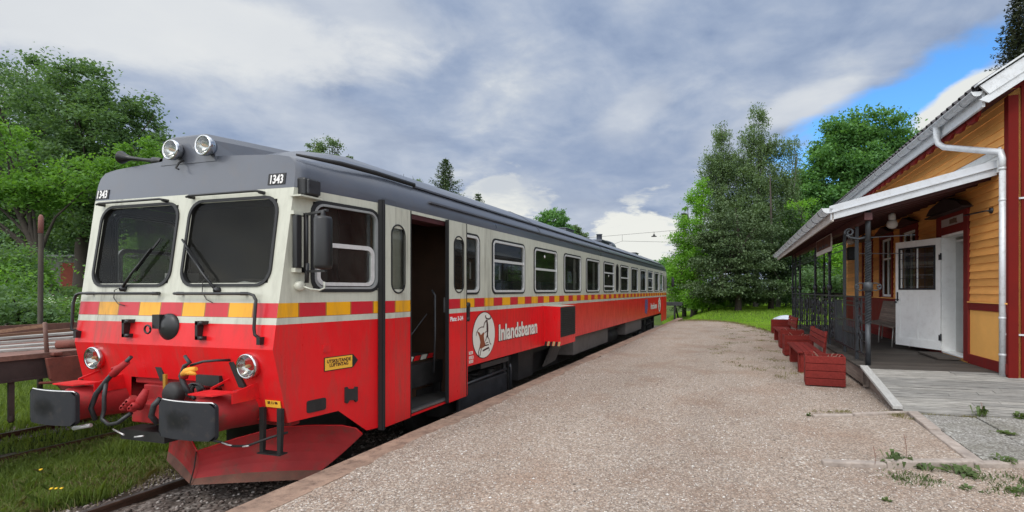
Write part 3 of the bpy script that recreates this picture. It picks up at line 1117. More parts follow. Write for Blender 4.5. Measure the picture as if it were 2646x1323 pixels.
CABROT = math.atan(0.1724)
k = MB()
k.prism([cabp(4.135, 0.804, 0.002), cabp(4.464, 0.804, 0.002), cabp(4.524, 0.874, 0.002), cabp(4.464, 0.944, 0.002), cabp(4.135, 0.944, 0.002)], (0.004, 0, 0))
so = k.build('warning_sign', M['rubber'], car)
k = MB()
k.prism([cabp(4.143, 0.812, 0.006), cabp(4.452, 0.812, 0.006), cabp(4.452, 0.936, 0.006), cabp(4.143, 0.936, 0.006)], (0.002, 0, 0))
k.build('sign_face', M['labelyel'], so)
text('lettering', 'UTSKJUTANDE\nLUFTINTAG', 0.048, cabp(4.297, 0.884, 0.0095), (rad(90), 0, rad(90) - CABROT), M['darkmark'], so, off=0.0012, align='CENTER', sx=0.86)
k = MB()
k.ring(rrect(3.955, 4.150, 0.425, 0.545, 0.02, 3), rrect(4.05, 4.055, 0.48, 0.485, 0.001, 3), lambda a, b, c: cabp(a, b, c), 0.0, 0.012)
k.build('socket_plate', M['under'], car)
k = MB()
bow = [(4.365, 0.605), (4.385, 0.61), (4.40, 0.585), (4.47, 0.575), (4.485, 0.595), (4.51, 0.59), (4.51, 0.44), (4.49, 0.43), (4.475, 0.455), (4.41, 0.465), (4.39, 0.435), (4.365, 0.45)]
k.prism([cabp(y, z + 0.0, 0.0) for y, z in bow[::-1]], (0.02, 0, 0))
k.build('tread_bracket', M['under'], car)
k = MB()
k.prism([cabp(y, z, 0.0) for y, z in ((4.12, 1.00), (4.20, 1.00), (4.20, 1.07), (4.12, 1.07))], (0.012, 0, 0))
k.build('filler_flap', M['red'], car)
k = MB()
k.prism([(-4.305, yf(0.54) - 0.012, 0.525), (-4.13, yf(0.54) - 0.012, 0.522), (-4.13, yf(0.59) - 0.012, 0.588), (-4.305, yf(0.59) - 0.012, 0.591)], (0, 0.006, 0))
po = k.build('date_label', M['labelyel'], car)
text('lettering', 'SE 11 06', 0.034, (-4.218, yf(0.565) - 0.0145, 0.557), (rad(96), 0, 0), M['darkmark'], po, align='CENTER', off=0.001)

# ---- doors --------------------------------------------------------------------
XD = XC + HW + 0.06


def leaf_door(sx, y0, y1, uv0, wy0, wy1, X0, X1, z0=0.085, z1=2.575, slit=(1.58, 2.385)):
    """sliding leaf: skin with a capsule-shaped window"""
    k = MB()
    r = (wy1 - wy0) / 2 - 0.002
    ys = [y0, wy0 + 0.02, wy1 - 0.02, y1]
    zs = [z0, slit[0] + 0.05, slit[1] - 0.05, z1]
    uvf = lambda y, z: ((y - uv0) / 0.3 + 401, z)
    for i in range(3):
        for j in range(3):
            if i == 1 and j == 1:
                continue
            P = [(X1, ys[i], zs[j]), (X1, ys[i + 1], zs[j]), (X1, ys[i + 1], zs[j + 1]), (X1, ys[i], zs[j + 1])]
            k.poly(P, uv=[uvf(p[1], p[2]) for p in P], out=(sx, 0, 0))
    for P in ([(X0, y0, z0), (X1, y0, z0), (X1, y0, z1), (X0, y0, z1)], [(X0, y1, z0), (X1, y1, z0), (X1, y1, z1), (X0, y1, z1)],
              [(X0, y0, z0), (X1, y0, z0), (X1, y1, z0), (X0, y1, z0)], [(X0, y0, z1), (X1, y0, z1), (X1, y1, z1), (X0, y1, z1)]):
        c = sum((Vector(p) for p in P), Vector()) / 4
        k.poly(P, uv=[uvf(p[1], p[2]) for p in P], out=c - Vector(((X0 + X1) / 2, (y0 + y1) / 2, (z0 + z1) / 2)))
    do = k.build('door_leaf', M['livery'], car, recalc=False)
    f = lambda a, b, c: (X1 + sx * c, a, b)
    # corner fillers: the capsule outline cut from a plate in body colour
    k = MB()
    cap = rrect(wy0, wy1, slit[0], slit[1], r, 8)
    inn = rrect(wy0 + 0.016, wy1 - 0.016, slit[0] + 0.016, slit[1] - 0.016, r - 0.016, 8)
    rect = []
    for (y, z) in cap:
        ty = min(max(y, wy0 + 0.0), wy1 - 0.0)
        rect.append((ty, z))
    k.ring(cap, inn, f, -0.02, 0.008)
    fo = k.build('door_window', M['rubber'], do)
    k = MB()
    box = [(wy0 + 0.015, slit[0] + 0.04), (wy1 - 0.015, slit[1] - 0.04)]
    for sgn_z, zc in ((-1, slit[0] + r), (1, slit[1] - r)):
        for sgn_y, yc in ((-1, wy0 + r), (1, wy1 - r)):
            arc = []
            for q in range(7):
                a = rad(90 * q / 6)
                arc.append((yc + sgn_y * (r - 0.012) * cos(a), zc + sgn_z * (r - 0.012) * sin(a)))
            corner = (wy0 + 0.012 if sgn_y < 0 else wy1 - 0.012, slit[0] + 0.012 if sgn_z < 0 else slit[1] - 0.012)
            pts = [corner] + arc
            P = [f(a, b, 0.0015) for a, b in pts]
            k.poly(P, uv=[(0.5, b) for a, b in pts], out=(sx, 0, 0))
    k.build('window_corner', M['livery'], do, recalc=False)
    p = MB()
    p.poly([f(wy0 + 0.01, slit[0] + 0.01, -0.008), f(wy1 - 0.01, slit[0] + 0.01, -0.008), f(wy1 - 0.01, slit[1] - 0.01, -0.008), f(wy0 + 0.01, slit[1] - 0.01, -0.008)], out=(sx, 0, 0))
    p.build('pane', M['pane'], do, recalc=False)
    return do


d1 = leaf_door(1, 4.812, 5.268, 4.986, 4.915, 5.168, XD - 0.035, XD)
d2 = leaf_door(1, 6.100, 6.560, 6.393, 6.225, 6.492, XD - 0.035, XD)
text('lettering', 'Plats: 3-34', 0.082, (XD + 0.003, 6.13, 1.195), (rad(90), 0, rad(90)), M['white'], d2, off=0.003, sx=0.98)
k = MB()
for y in (4.806, 5.274):
    k.box(XD - 0.045, XD + 0.006, y - 0.007, y + 0.007, 0.085, 2.58)
k.box(XC + HW, XD - 0.01, 4.775, 4.806, 0.06, 2.63)
k.box(XD - 0.012, XD + 0.01, 4.785, 4.80, 0.06, 2.63)
k.build('door_seal', M['rubber'], d1)
k = MB()
for y in (6.094, 6.566):
    k.box(XD - 0.045, XD + 0.006, y - 0.006, y + 0.006, 0.085, 2.58)
k.build('door_seal', M['rubber'], d2)
k = MB()
k.box(XD - 0.05, XD + 0.02, 6.575, 6.63, 1.22, 1.44)
k.lathe((XD - 0.02, 6.60, 1.40), (1, 0, 0), [(0.045, 0), (0.045, 0.04), (0.03, 0.05), (0.001, 0.05)], 12)
k.lathe((XD - 0.02, 6.60, 1.20), (1, 0, 0), [(0.035, 0), (0.035, 0.04), (0.001, 0.05)], 12)
k.build('door_latch', M['rubber'], car)
# closed pairs: far side front, and both sides at the rear
for (sx, e) in ((-1, 0), (1, 1), (-1, 1)):
    fy = ends(e)
    X1 = XC + sx * (HW + 0.012)
    for (a, b) in ((5.17, 5.668), (5.672, 6.17)):
        y0, y1 = sorted((fy(a), fy(b)))
        c = (y0 + y1) / 2
        leaf_door(sx, y0, y1, y0, c - 0.125, c + 0.125, X1 - sx * 0.03, X1)

# ---- entrance well --------------------------------------------------------------
k = MB()
Xs = XC + HW
k.box(-4.40, Xs - 0.01, 5.20, 6.58, 0.09, 0.13, 0)          # step
k.box(-4.42, -4.40, 5.20, 6.58, 0.13, 0.66, 1)              # riser
k.box(-5.6, -4.40, 5.20, 6.58, 0.655, 0.685, 0)
k.box(-5.3, Xs - 0.02, 6.59, 6.61, 0.10, 2.56, 1)           # door pocket walls
k.box(-4.6, Xs - 0.02, 5.14, 5.17, 0.10, 2.56, 1)
k.box(Xs - 0.30, Xs - 0.01, 5.20, 6.14, 2.50, 2.58, 2)
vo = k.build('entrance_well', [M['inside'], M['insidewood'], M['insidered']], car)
k = MB()
k.box(Xs - 0.04, Xs + 0.012, 5.22, 6.14, 0.115, 0.145)
k.build('sill', M['steel'], vo)
k = MB()
n = 0
y = 5.60
while y < 6.57:
    y2 = min(6.58, y + 0.16)
    k.prism([(-4.392, y, 0.635), (-4.392, y2 - 0.04, 0.635), (-4.392, y2, 0.70), (-4.392, y + 0.04, 0.70)], (0.006, 0, 0), m=n % 2)
    n += 1
    y = y2
k.build('warning_strip', [M['offwhite'], M['red']], vo)
k = MB()
k.tube([(-4.05, 6.05, 0.5), (-4.02, 6.04, 1.0), (-4.02, 6.04, 1.55), (-4.08, 6.06, 1.62)], 0.014, 8)
k.tube([(-4.55, 5.30, 0.7), (-4.30, 5.75, 0.9), (-4.12, 6.0, 1.3)], 0.008, 6)
k.build('grab_rail', M['buffer'], vo)
k = MB()
k.prism([(Xs + 0.004, 6.06, 1.32), (Xs + 0.004, 6.085, 1.32), (Xs + 0.004, 6.085, 1.52), (Xs + 0.004, 6.06, 1.52)], (0.01, 0, 0))
k.build('door_strip', M['steel'], vo)

# ---- interior ---------------------------------------------------------------------
k = MB()
k.box(XC - 1.50, XC + 1.50, 6.62, 2 * YM - 6.62, 0.64, 0.68, 0)
k.box(XC - 1.35, XC + 1.35, 3.98, 5.15, 0.64, 0.68, 0)
k.box(XC - 1.50, XC + 1.50, 5.2, 2 * YM - 5.2, 2.66, 2.69, 0)
k.box(XC - 1.50, -4.6, 4.93, 4.96, 0.66, 2.66, 0)
k.box(XC - 1.50, XC - 0.35, 6.62, 6.65, 0.66, 2.66, 1)
k.box(XC + 0.35, XC + 1.50, 6.62, 6.65, 0.66, 2.66, 1)
k.box(XC - 1.50, XC - 0.35, 16.0, 16.03, 0.66, 2.66, 1)
k.box(XC + 0.35, XC + 1.50, 16.0, 16.03, 0.66, 2.66, 1)
k.box(XC - 1.50, XC + 1.50, 2 * YM - 6.65, 2 * YM - 6.62, 0.66, 2.66, 1)
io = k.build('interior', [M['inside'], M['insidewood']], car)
ys = [6.75 + 0.86 * i for i in range(22)]
for yy in ys:
    if abs(yy - 16.0) < 0.35:
        continue
    for x in (XC - 1.0, XC + 1.0):
        k = MB()
        k.box(x - 0.45, x + 0.45, yy, yy + 0.42, 1.02, 1.14)
        k.box(x - 0.45, x + 0.45, yy + 0.40, yy + 0.50, 1.05, 1.80)
        k.build('seat', M['seat'], io, bevel=0.03)
k = MB()
k.box(XC - 1.25, XC + 1.25, 3.86, 4.22, 0.68, 1.60)
k.box(XC + 0.35, XC + 0.95, 4.05, 4.25, 1.60, 1.74)
k.lathe((XC + 0.62, 4.6, 0.68), (0, 0, 1), [(0.05, 0), (0.05, 0.4), (0.24, 0.42), (0.25, 0.52), (0.2, 0.54)], 14)
k.box(XC + 0.40, XC + 0.84, 4.78, 4.88, 1.18, 1.95)
k.build('driver_desk', M['inside'], io, bevel=0.02)
k = MB()
k.box(XC - 0.42, XC - 0.14, 3.90, 4.05, 1.60, 1.80)
k.build('paper_box', M['curtain'], io)
k = MB()
k.tube([(XC + 0.52, 3.86, 1.66), (XC + 0.7, 3.88, 1.70), (XC + 0.86, 3.87, 1.68), (XC + 1.0, 3.88, 1.72)], 0.012, 6)
k.build('cable', M['curtain'], io)

# ---- air intake box ---------------------------------------------------------------
XB = -3.555
ya, yb = 9.70, 10.67
k = MB()


def uvz(P):
    return [(400.5, min(p[2], 1.29)) for p in P]


for P, o in (([(Xs, ya, 0.493), (XB, ya, 0.493), (XB, ya, 1.285), (Xs, ya, 1.30)], (0, -1, 0)),
             ([(Xs, yb, 0.493), (XB, yb, 0.493), (XB, yb, 1.285), (Xs, yb, 1.30)], (0, 1, 0)),
             ([(Xs, ya, 0.493), (XB, ya, 0.493), (XB, yb, 0.493), (Xs, yb, 0.493)], (0, 0, -1)),
             ([(XB, ya, 0.493), (XB, yb, 0.493), (XB, yb, 1.285), (XB, ya, 1.285)], (1, 0, 0))):
    k.poly(P, uv=uvz(P), out=o)
P = [(Xs, ya, 1.302), (XB, ya, 1.287), (XB, yb, 1.287), (Xs, yb, 1.302)]
k.poly(P, uv=[(400.5, 1.33)] * 4, out=(0, 0, 1))
bo = k.build('air_intake', M['livery'], car, recalc=False)
k = MB()
k.box(XB, XB + 0.012, ya + 0.03, yb - 0.03, 0.665, 1.272)
for i in range(14):
    z = 0.70 + i * 0.041
    k.beam((XB + 0.02, ya + 0.05, z), (XB + 0.02, yb - 0.05, z), 0.012, 0.016)
k.build('grille', M['under'], bo)
k = MB()
n = 0
for i in range(6):
    x0 = Xs + 0.01 + i * 0.058
    k.prism([(x0, ya - 0.003, 0.485), (x0 + 0.045, ya - 0.003, 0.485), (x0 + 0.065, ya - 0.003, 0.575), (x0 + 0.02, ya - 0.003, 0.575)], (0, 0.002, 0), m=i % 2)
k.build('hazard_stripe', [M['rubber'], M['stripeyel']], bo)

# ---- badge and lettering on the side -------------------------------------------------


def disc(name, y, z, r, mat, x, parent, n=40):
    k = MB()
    P = [(x, y + r * cos(2 * pi * i / n), z + r * sin(2 * pi * i / n)) for i in range(n)]
    k.poly(P, out=(1, 0, 0))
    return k.build(name, mat, parent, recalc=False)


def badge(y, z, r):
    ro_ = disc('badge', y, z, r, M['darkmark'], Xs + 0.003, car)
    disc('badge_face', y, z, r * 0.965, M['offwhite'], Xs + 0.005, ro_)
    # drawn in a unit frame: a from -1 (left) to 1 (right), b down to up
    T = lambda a, b: (Xs + 0.0075, y + a * r, z + b * r)
    k = MB()
    body_ = [(-0.62, 0.20), (-0.42, 0.14), (-0.30, 0.02), (-0.10, 0.12), (0.02, 0.10), (-0.05, -0.02), (-0.02, -0.20), (0.10, -0.42), (0.02, -0.50), (-0.30, -0.56), (-0.42, -0.50), (-0.34, -0.28), (-0.44, -0.02)]
    k.poly([T(a, b) for a, b in body_], out=(1, 0, 0))
    k.build('badge_figure', M['brownmark'], ro_, recalc=False)
    k = MB()

    def stroke(pts, w, m=0):
        for (p, q) in zip(pts[:-1], pts[1:]):
            k.beam(T(*p), T(*q), w * r, 0.001, up=(1, 0, 0), m=m)
    stroke([(-0.70, 0.02), (-0.66, 0.16), (-0.5, 0.30), (-0.25, 0.36), (-0.02, 0.34)], 0.035)
    stroke([(-0.06, 0.34), (0.0, 0.50), (0.14, 0.60), (0.22, 0.58)], 0.055)
    stroke([(0.24, 0.64), (0.22, 0.56), (0.28, 0.44), (0.30, 0.2), (0.26, -0.02), (0.30, -0.12)], 0.11)
    stroke([(0.20, 0.55), (0.22, 0.15), (0.05, 0.10)], 0.04)
    stroke([(0.26, 0.0), (0.18, -0.12), (0.10, -0.28)], 0.045)
    stroke([(0.30, -0.10), (0.42, -0.22), (0.50, -0.40), (0.60, -0.46)], 0.045)
    stroke([(0.24, 0.68), (0.12, 0.74), (0.10, 0.84)], 0.06)
    stroke([(0.26, 0.68), (0.42, 0.66), (0.58, 0.70), (0.56, 0.80)], 0.06)
    stroke([(-0.40, -0.50), (-0.50, -0.68), (-0.48, -0.82), (-0.42, -0.90)], 0.05)
    stroke([(-0.26, -0.56), (-0.34, -0.72), (-0.38, -0.84)], 0.05)
    stroke([(0.12, -0.36), (0.34, -0.34)], 0.035)
    stroke([(0.02, -0.46), (0.40, -0.45)], 0.05)
    stroke([(-0.14, -0.66), (0.40, -0.58)], 0.075)
    stroke([(0.40, -0.58), (0.46, -0.68), (0.40, -0.74)], 0.03)
    k.build('badge_lines', M['darkmark'], ro_)
    return ro_


badge(7.194, 0.917, 0.367)
badge(2 * YM - 7.194, 0.917, 0.367)
text('lettering_shadow', 'Inlandsbanan', 0.366, (Xs + 0.003, 7.675, 0.782), (rad(90), 0, rad(90)), M['darkmark'], car, off=0.019, sx=0.885)
text('lettering', 'Inlandsbanan', 0.366, (Xs + 0.006, 7.680, 0.786), (rad(90), 0, rad(90)), M['offwhite'], car, off=0.011, sx=0.885)
text('lettering', 'Inlandsbanan', 0.366, (Xs + 0.006, 22.25, 0.786), (rad(90), 0, rad(90)), M['offwhite'], car, off=0.010, sx=0.885)
k = MB()
k.prism([(Xs + 0.003, 20.9, 0.68), (Xs + 0.003, 21.25, 0.60), (Xs + 0.003, 21.55, 0.9), (Xs + 0.003, 21.5, 1.24), (Xs + 0.003, 20.95, 1.24), (Xs + 0.003, 20.85, 0.95)], (0.002, 0, 0))
k.build('shield_badge', simple('blue_badge', (0.10, 0.07, 0.20), 0.5), car)
k = MB()
for (z, w) in ((0.66, 0.11), (0.59, 0.13), (0.53, 0.12)):
    k.ring(rrect(6.735, 6.735 + w, z, z + 0.045, 0.005, 2), rrect(6.743, 6.727 + w, z + 0.008, z + 0.037, 0.003, 2), lambda a, b, c: (Xs + c, a, b), 0.0, 0.004)
    for q in range(3):
        k.box(Xs, Xs + 0.004, 6.75 + q * 0.032, 6.768 + q * 0.032, z + 0.012, z + 0.033)
k.build('weight_marks', M['offwhite'], car)

# ---- coupling gear ------------------------------------------------------------------
k = MB()
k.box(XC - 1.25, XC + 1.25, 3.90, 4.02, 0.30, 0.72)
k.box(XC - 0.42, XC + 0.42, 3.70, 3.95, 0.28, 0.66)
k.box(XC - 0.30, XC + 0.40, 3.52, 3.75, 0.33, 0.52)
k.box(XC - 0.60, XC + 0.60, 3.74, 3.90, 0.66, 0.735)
beam_ = k.build('buffer_beam', M['dirtyred'], car, bevel=0.012)  # darker red for grime and also for the shadow under the nose
for x in (-6.332, -4.592):
    k = MB()
    sx = -1 if x < XC else 1
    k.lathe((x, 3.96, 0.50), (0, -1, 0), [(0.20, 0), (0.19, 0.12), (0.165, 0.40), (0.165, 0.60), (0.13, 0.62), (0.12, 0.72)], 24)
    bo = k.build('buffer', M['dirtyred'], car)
    k = MB()
    # curved rectangular plate
    o = rrect(x - 0.328, x + 0.328, 0.345, 0.665, 0.045, 4)
    n = len(o)
    fr = [(a, 3.172 + 0.045 * ((a - x) / 0.33) ** 2, b) for a, b in o]
    bk_ = [(a, 3.205 + 0.045 * ((a - x) / 0.33) ** 2, b) for a, b in o]
    cols = 13
    for i in range(n):
        j = (i + 1) % n
        k.poly([fr[i], bk_[i], bk_[j], fr[j]])
    for yy, sg in ((3.172, -1), (3.205, 1)):
        for i in range(cols - 1):
            a0 = -0.328 + 0.656 * i / (cols - 1)
            a1 = -0.328 + 0.656 * (i + 1) / (cols - 1)

            def zz(a):
                d_ = abs(a) - (0.328 - 0.045)
                c_ = 0.045 - math.sqrt(max(0, 0.045 ** 2 - d_ ** 2)) if d_ > 0 else 0
                return 0.345 + c_, 0.665 - c_
            l0, h0 = zz(a0)
            l1, h1 = zz(a1)
            k.poly([(x + a0, yy + 0.045 * (a0 / 0.33) ** 2, l0), (x + a1, yy + 0.045 * (a1 / 0.33) ** 2, l1), (x + a1, yy + 0.045 * (a1 / 0.33) ** 2, h1), (x + a0, yy + 0.045 * (a0 / 0.33) ** 2, h0)], sm=True)
    k.build('buffer_plate', M['bufplate'], bo)
    k = MB()
    k.tube([(a, 3.186 + 0.045 * ((a - x) / 0.33) ** 2, 0.667) for a in [x - 0.29 + 0.0484 * i for i in range(13)]] + [(x + 0.318, 3.23, 0.64)], 0.006, 5)
    k.build('worn_edge', M['alu'], bo)
    # tread plate above
    k = MB()
    t0, t1 = (x - 0.13, x + 0.22) if sx == 1 else (x - 0.20, x + 0.16)
    k.prism([(t0, 3.32, 0.690), (t1 - 0.06, 3.32, 0.690), (t1, 3.50, 0.695), (t0 + 0.02, 3.50, 0.695)], (0, 0, 0.012))
    k.prism([(t0, 3.52, 0.70), (t0 + 0.012, 3.52, 0.70), (t0 + 0.012, 3.82, 0.80), (t0, 3.82, 0.80)], (0, 0, 0.02))
    k.prism([(t1 - 0.02, 3.46, 0.60), (t1 - 0.02, 3.74, 0.60), (t1 - 0.02, 3.74, 0.76), (t1 - 0.02, 3.46, 0.70)], (0.012, 0, 0))
    k.build('tread_plate', M['red'], bo)
# rear buffers
for x in (-6.332, -4.592):
    k = MB()
    k.lathe((x, 28.0, 0.50), (0, 1, 0), [(0.19, 0), (0.16, 0.5), (0.12, 0.6)], 16)
    k.box(x - 0.32, x + 0.32, 28.62, 28.66, 0.35, 0.66)
    k.build('buffer', M['under'], car)
# hoses
k = MB()
k.tube([(-5.66, 3.46, 0.98), (-5.74, 3.44, 0.90), (-5.83, 3.42, 0.83), (-5.90, 3.41, 0.76), (-6.01, 3.38, 0.62), (-6.05, 3.36, 0.48), (-6.02, 3.38, 0.36)], [0.017, 0.018, 0.020, 0.022, 0.022, 0.021, 0.021], 8)
k.build('brake_hose', M['hose'], car)
k = MB()
k.tube([(-5.92, 3.41, 0.74), (-5.90, 3.38, 0.60), (-5.90, 3.38, 0.47), (-5.93, 3.38, 0.38), (-5.80, 3.36, 0.34), (-5.66, 3.35, 0.37), (-5.56, 3.40, 0.46)], 0.018, 8)
k.build('brake_hose', M['hose'], car)
k = MB()
k.tube([(-5.27, 3.46, 0.60), (-5.31, 3.43, 0.54), (-5.33, 3.42, 0.44), (-5.30, 3.46, 0.36)], 0.026, 8)
k.build('brake_hose', M['hose'], car)
k = MB()
k.tube([(-4.83, 3.42, 0.66), (-4.88, 3.40, 0.76), (-4.92, 3.40, 0.84), (-4.90, 3.42, 0.93), (-4.84, 3.42, 0.96), (-4.90, 3.42, 1.02)], [0.023, 0.023, 0.021, 0.019, 0.018, 0.015], 8)
k.build('brake_hose', M['hose'], car)
k = MB()
k.tube([(-4.86, 3.44, 0.93), (-4.76, 3.48, 0.965), (-4.68, 3.55, 0.97), (-4.66, 3.66, 0.96)], 0.012, 6)
k.build('brake_hose', M['hose'], car)
k = MB()
k.tube([(-5.70, 3.45, 0.93), (-5.79, 3.43, 0.86), (-5.85, 3.42, 0.80)], [0.028, 0.034, 0.032], 8)
k.build('hose_cock', M['dirtyred'], car)
k = MB()
k.tube([(-5.86, 3.42, 0.86), (-5.80, 3.44, 0.885)], 0.014, 6)
k.build('hose_cock', M['dirtyred'], car)
k = MB()
k.tube([(-5.52, 3.44, 0.50), (-5.46, 3.42, 0.58), (-5.44, 3.45, 0.68)], [0.035, 0.045, 0.025], 8)
k.build('hose_cock', M['dirtyred'], car)
k = MB()
k.tube([(-5.62, 3.42, 0.52), (-5.56, 3.42, 0.60)], [0.03, 0.035], 8)
k.build('hose_cock', M['dirtyred'], car)
k = MB()
k.tube([(-4.90, 3.41, 0.82), (-4.88, 3.41, 0.87)], 0.032, 8)
k.build('hose_cock', M['dirtyred'], car)
for i in range(5):
    k = MB()
    k.lathe((-5.62 + i * 0.035, 3.40, 0.50 + 0.03 * (i % 3)), (0.2, -1, 0.3), [(0.03, 0), (0.03, 0.05), (0.012, 0.06)], 8)
    k.build('hose_cock', M['dirtyred'], car)
k = MB()
k.beam((-5.42, 3.60, 0.66), (-5.42, 3.60, 0.80), 0.035, 0.02)
k.build('brass_handle', M['brass'], car)
k = MB()
k.tube([(-4.87, 3.38, 0.86), (-4.80, 3.37, 0.89), (-4.73, 3.36, 0.905), (-4.69, 3.37, 0.92)], [0.022, 0.034, 0.03, 0.018], 8)
k.tube([(-4.80, 3.36, 0.88), (-4.72, 3.35, 0.885), (-4.68, 3.36, 0.87)], [0.02, 0.024, 0.01], 8)
k.build('rope_tie', M['orange'], car)
k = MB()
k.prism([(-5.74, 3.70, 0.96), (-5.63, 3.70, 0.95), (-5.55, 3.70, 0.72), (-5.61, 3.70, 0.71)], (0, -0.02, 0))
k.build('coupling_gear', M['under'], car)
k = MB()
k.prism([(-4.70, 3.68, 0.97), (-4.62, 3.68, 0.95), (-4.50, 3.70, 0.70), (-4.58, 3.70, 0.70)], (0, -0.02, 0))
k.build('coupling_gear', M['under'], car)
k = MB()
k.lathe((-5.28, 3.62, 0.62), (0, -1, 0.1), [(0.11, 0), (0.11, 0.06), (0.08, 0.09), (0.001, 0.09)], 16)
k.build('coupling_gear', M['under'], car)
for i in range(3):
    k = MB()
    k.tube(spiral((-4.98 + i * 0.03, 3.55, 0.66), 0.075, 0.075, 0.2 * i, 0.6, (1, 0, 0), (0, 0, 1), 12), 0.016, 6)
    k.build('coupling_gear', M['under'], car)
k = MB()
k.box(-5.10, -4.80, 3.66, 3.80, 0.70, 0.80)
k.build('coupling_gear', M['under'], car)
k = MB()
k.box(XC - 0.5, XC + 0.1, 3.55, 3.75, 0.14, 0.24)
k.build('coupling_gear', M['under'], car)
k = MB()
k.tube([(-5.98, 3.50, 0.245), (-5.7, 3.42, 0.235)], 0.008, 5)
k.build('bright_rod', M['alu'], car)
k = MB()
k.tube([(-5.55, 3.42, 0.225), (-5.45, 3.43, 0.24)], 0.008, 5)
k.build('bright_rod', M['alu'], car)
k = MB()
k.tube([(-4.58, 3.52, 0.225), (-4.50, 3.51, 0.215), (-4.44, 3.52, 0.205)], 0.007, 5)
k.build('bright_rod', M['alu'], car)
k = MB()
k.tube([(-4.36, 3.54, 0.20), (-4.30, 3.55, 0.21)], 0.007, 5)
k.build('bright_rod', M['alu'], car)
k = MB()
k.tube([(-6.28, 3.35, 0.27), (-6.12, 3.40, 0.30)], 0.02, 6)
k.build('bright_rod', M['alu'], car)

k = MB()
k.box(XC - 1.0, XC + 0.9, 5.02, 5.10, -0.40, 0.34)
k.build('plough_shade_plate', M['under'], car)  # dark plate added to stand in for the shade behind the plough
# snow plough: two swept plates meeting on the centre line
k = MB()
for sx in (1, -1):
    t = 0.45
    top = [(0.0, -0.06, 0), (0.35, 0.06, 0), (0.71, 0.16, 0), (1.05, 0.168, 0), (1.30, 0.155, 0), (1.43, 0.12, 0), (1.49, 0.055, 0)]
    bot = [(0.0, -0.385, 0), (0.20, -0.385, 0), (0.42, -0.385, 0), (0.64, -0.385, 0), (0.84, -0.385, 0), (0.97, -0.385, 0), (1.06, -0.375, 0)]
    N = 6
    rows = []
    for r_ in range(N + 1):
        q = r_ / N
        row = []
        for (ta, tz, toff), (ba, bz, _) in zip(top, bot):
            a = ba + (ta - ba) * q
            z = bz + (tz - bz) * q
            bow_ = 0.05 * sin(pi * q)
            yy = 3.865 + t * a + 0.06 * q + bow_
            row.append(Vector((XC + sx * (a - bow_ * 0.0), yy, z)))
        rows.append(row)
    for r_ in range(N):
        for i in range(len(top) - 1):
            P = [rows[r_][i], rows[r_][i + 1], rows[r_ + 1][i + 1], rows[r_ + 1][i]]
            k.poly(P, out=(0, -1, 0), sm=True, m=1 if r_ == 0 else 0)
            k.poly([p + Vector((0, 0.014, 0)) for p in P], out=(0, 1, 0), sm=True)
    for i in range(len(top) - 1):
        a, b = rows[N][i], rows[N][i + 1]
        k.poly([a, b, b + Vector((0, 0.014, 0)), a + Vector((0, 0.014, 0))], out=(0, 0, 1))
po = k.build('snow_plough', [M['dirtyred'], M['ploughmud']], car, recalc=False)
k = MB()
pts = [(rows_ + 0.0) for rows_ in (0,)]
for sx in (1, -1):
    P = []
    for (ta, tz, _) in top:
        P.append((XC + sx * ta, 3.930 + 0.45 * ta, tz + 0.005))
    k.tube(P, 0.007, 5)
k.build('plough_edge', M['red'], po)
k = MB()
k.tube([(XC, 3.855, -0.385), (XC, 3.90, -0.22), (XC, 3.922, -0.06)], 0.006, 5)
k.build('plough_ridge', M['under'], po)
k = MB()
k.tube([(-4.95, 3.55, 0.24), (-4.6, 3.53, 0.222), (-4.45, 3.52, 0.203), (-4.33, 3.56, 0.204), (-4.22, 3.70, 0.25), (-4.12, 3.80, 0.28)], 0.012, 6)
k.build('chain', M['under'], car)

# steps on the nose
k = MB()
for x0, x1 in ((-4.345, -4.375), (-4.135, -4.165)):
    k.prism([(x0 - 0.02, 3.74, 0.52), (x0 + 0.035, 3.74, 0.52), (x0 + 0.035, 3.74, 0.37), (x1 + 0.03, 3.76, 0.09), (x1 - 0.01, 3.76, 0.09)], (0, -0.03, 0))
k.box(-4.395, -4.125, 3.71, 3.80, 0.080, 0.092)
k.build('front_step', M['under'], car)

# ---- running gear ------------------------------------------------------------------
for yb_ in (7.9, 2 * YM - 7.9):
    for sx in (1, -1):
        k = MB()
        xx = XC + sx * 1.02
        k.box(xx - 0.06, xx + 0.06, yb_ - 1.75, yb_ + 1.75, -0.02, 0.22)
        k.box(xx - 0.09, xx + 0.16, yb_ - 1.35, yb_ - 0.9, -0.25, 0.30)
        k.box(xx - 0.09, xx + 0.16, yb_ + 0.9, yb_ + 1.35, -0.25, 0.30)
        k.tube([(xx + sx * 0.22, yb_ - 1.3, 0.05), (xx + sx * 0.22, yb_ + 0.6, 0.10)], 0.035, 8)
        k.tube([(xx + sx * 0.22, yb_ + 0.6, 0.34), (xx + sx * 0.22, yb_ + 0.62, -0.18)], 0.04, 8)
        k.lathe((xx + sx * 0.10, yb_ + 0.3, -0.28), (0, 0, 1), [(0.10, 0), (0.12, 0.1), (0.10, 0.5)], 12)
        for q in range(6):
            k.lathe((xx + sx * 0.05, yb_ - 0.2, -0.18 + q * 0.07), (0, 0, 1), [(0.07, 0), (0.11, 0.02), (0.11, 0.04), (0.07, 0.06)], 14)
        bo = k.build('bogie_frame', M['under'], car)
    for dy in (-1.15, 1.15):
        for sx in (1, -1):
            k = MB()
            k.lathe((XC + sx * 0.70, yb_ + dy, -0.13), (sx, 0, 0), [(0.10, 0.0), (0.10, 0.02), (0.36, 0.03), (0.45, 0.0), (0.45, 0.03), (0.42, 0.04), (0.42, 0.135), (0.36, 0.135), (0.34, 0.09), (0.14, 0.10), (0.13, 0.16), (0.001, 0.16)], 32)
            k.build('wheel', M['under'], bo)
k = MB()
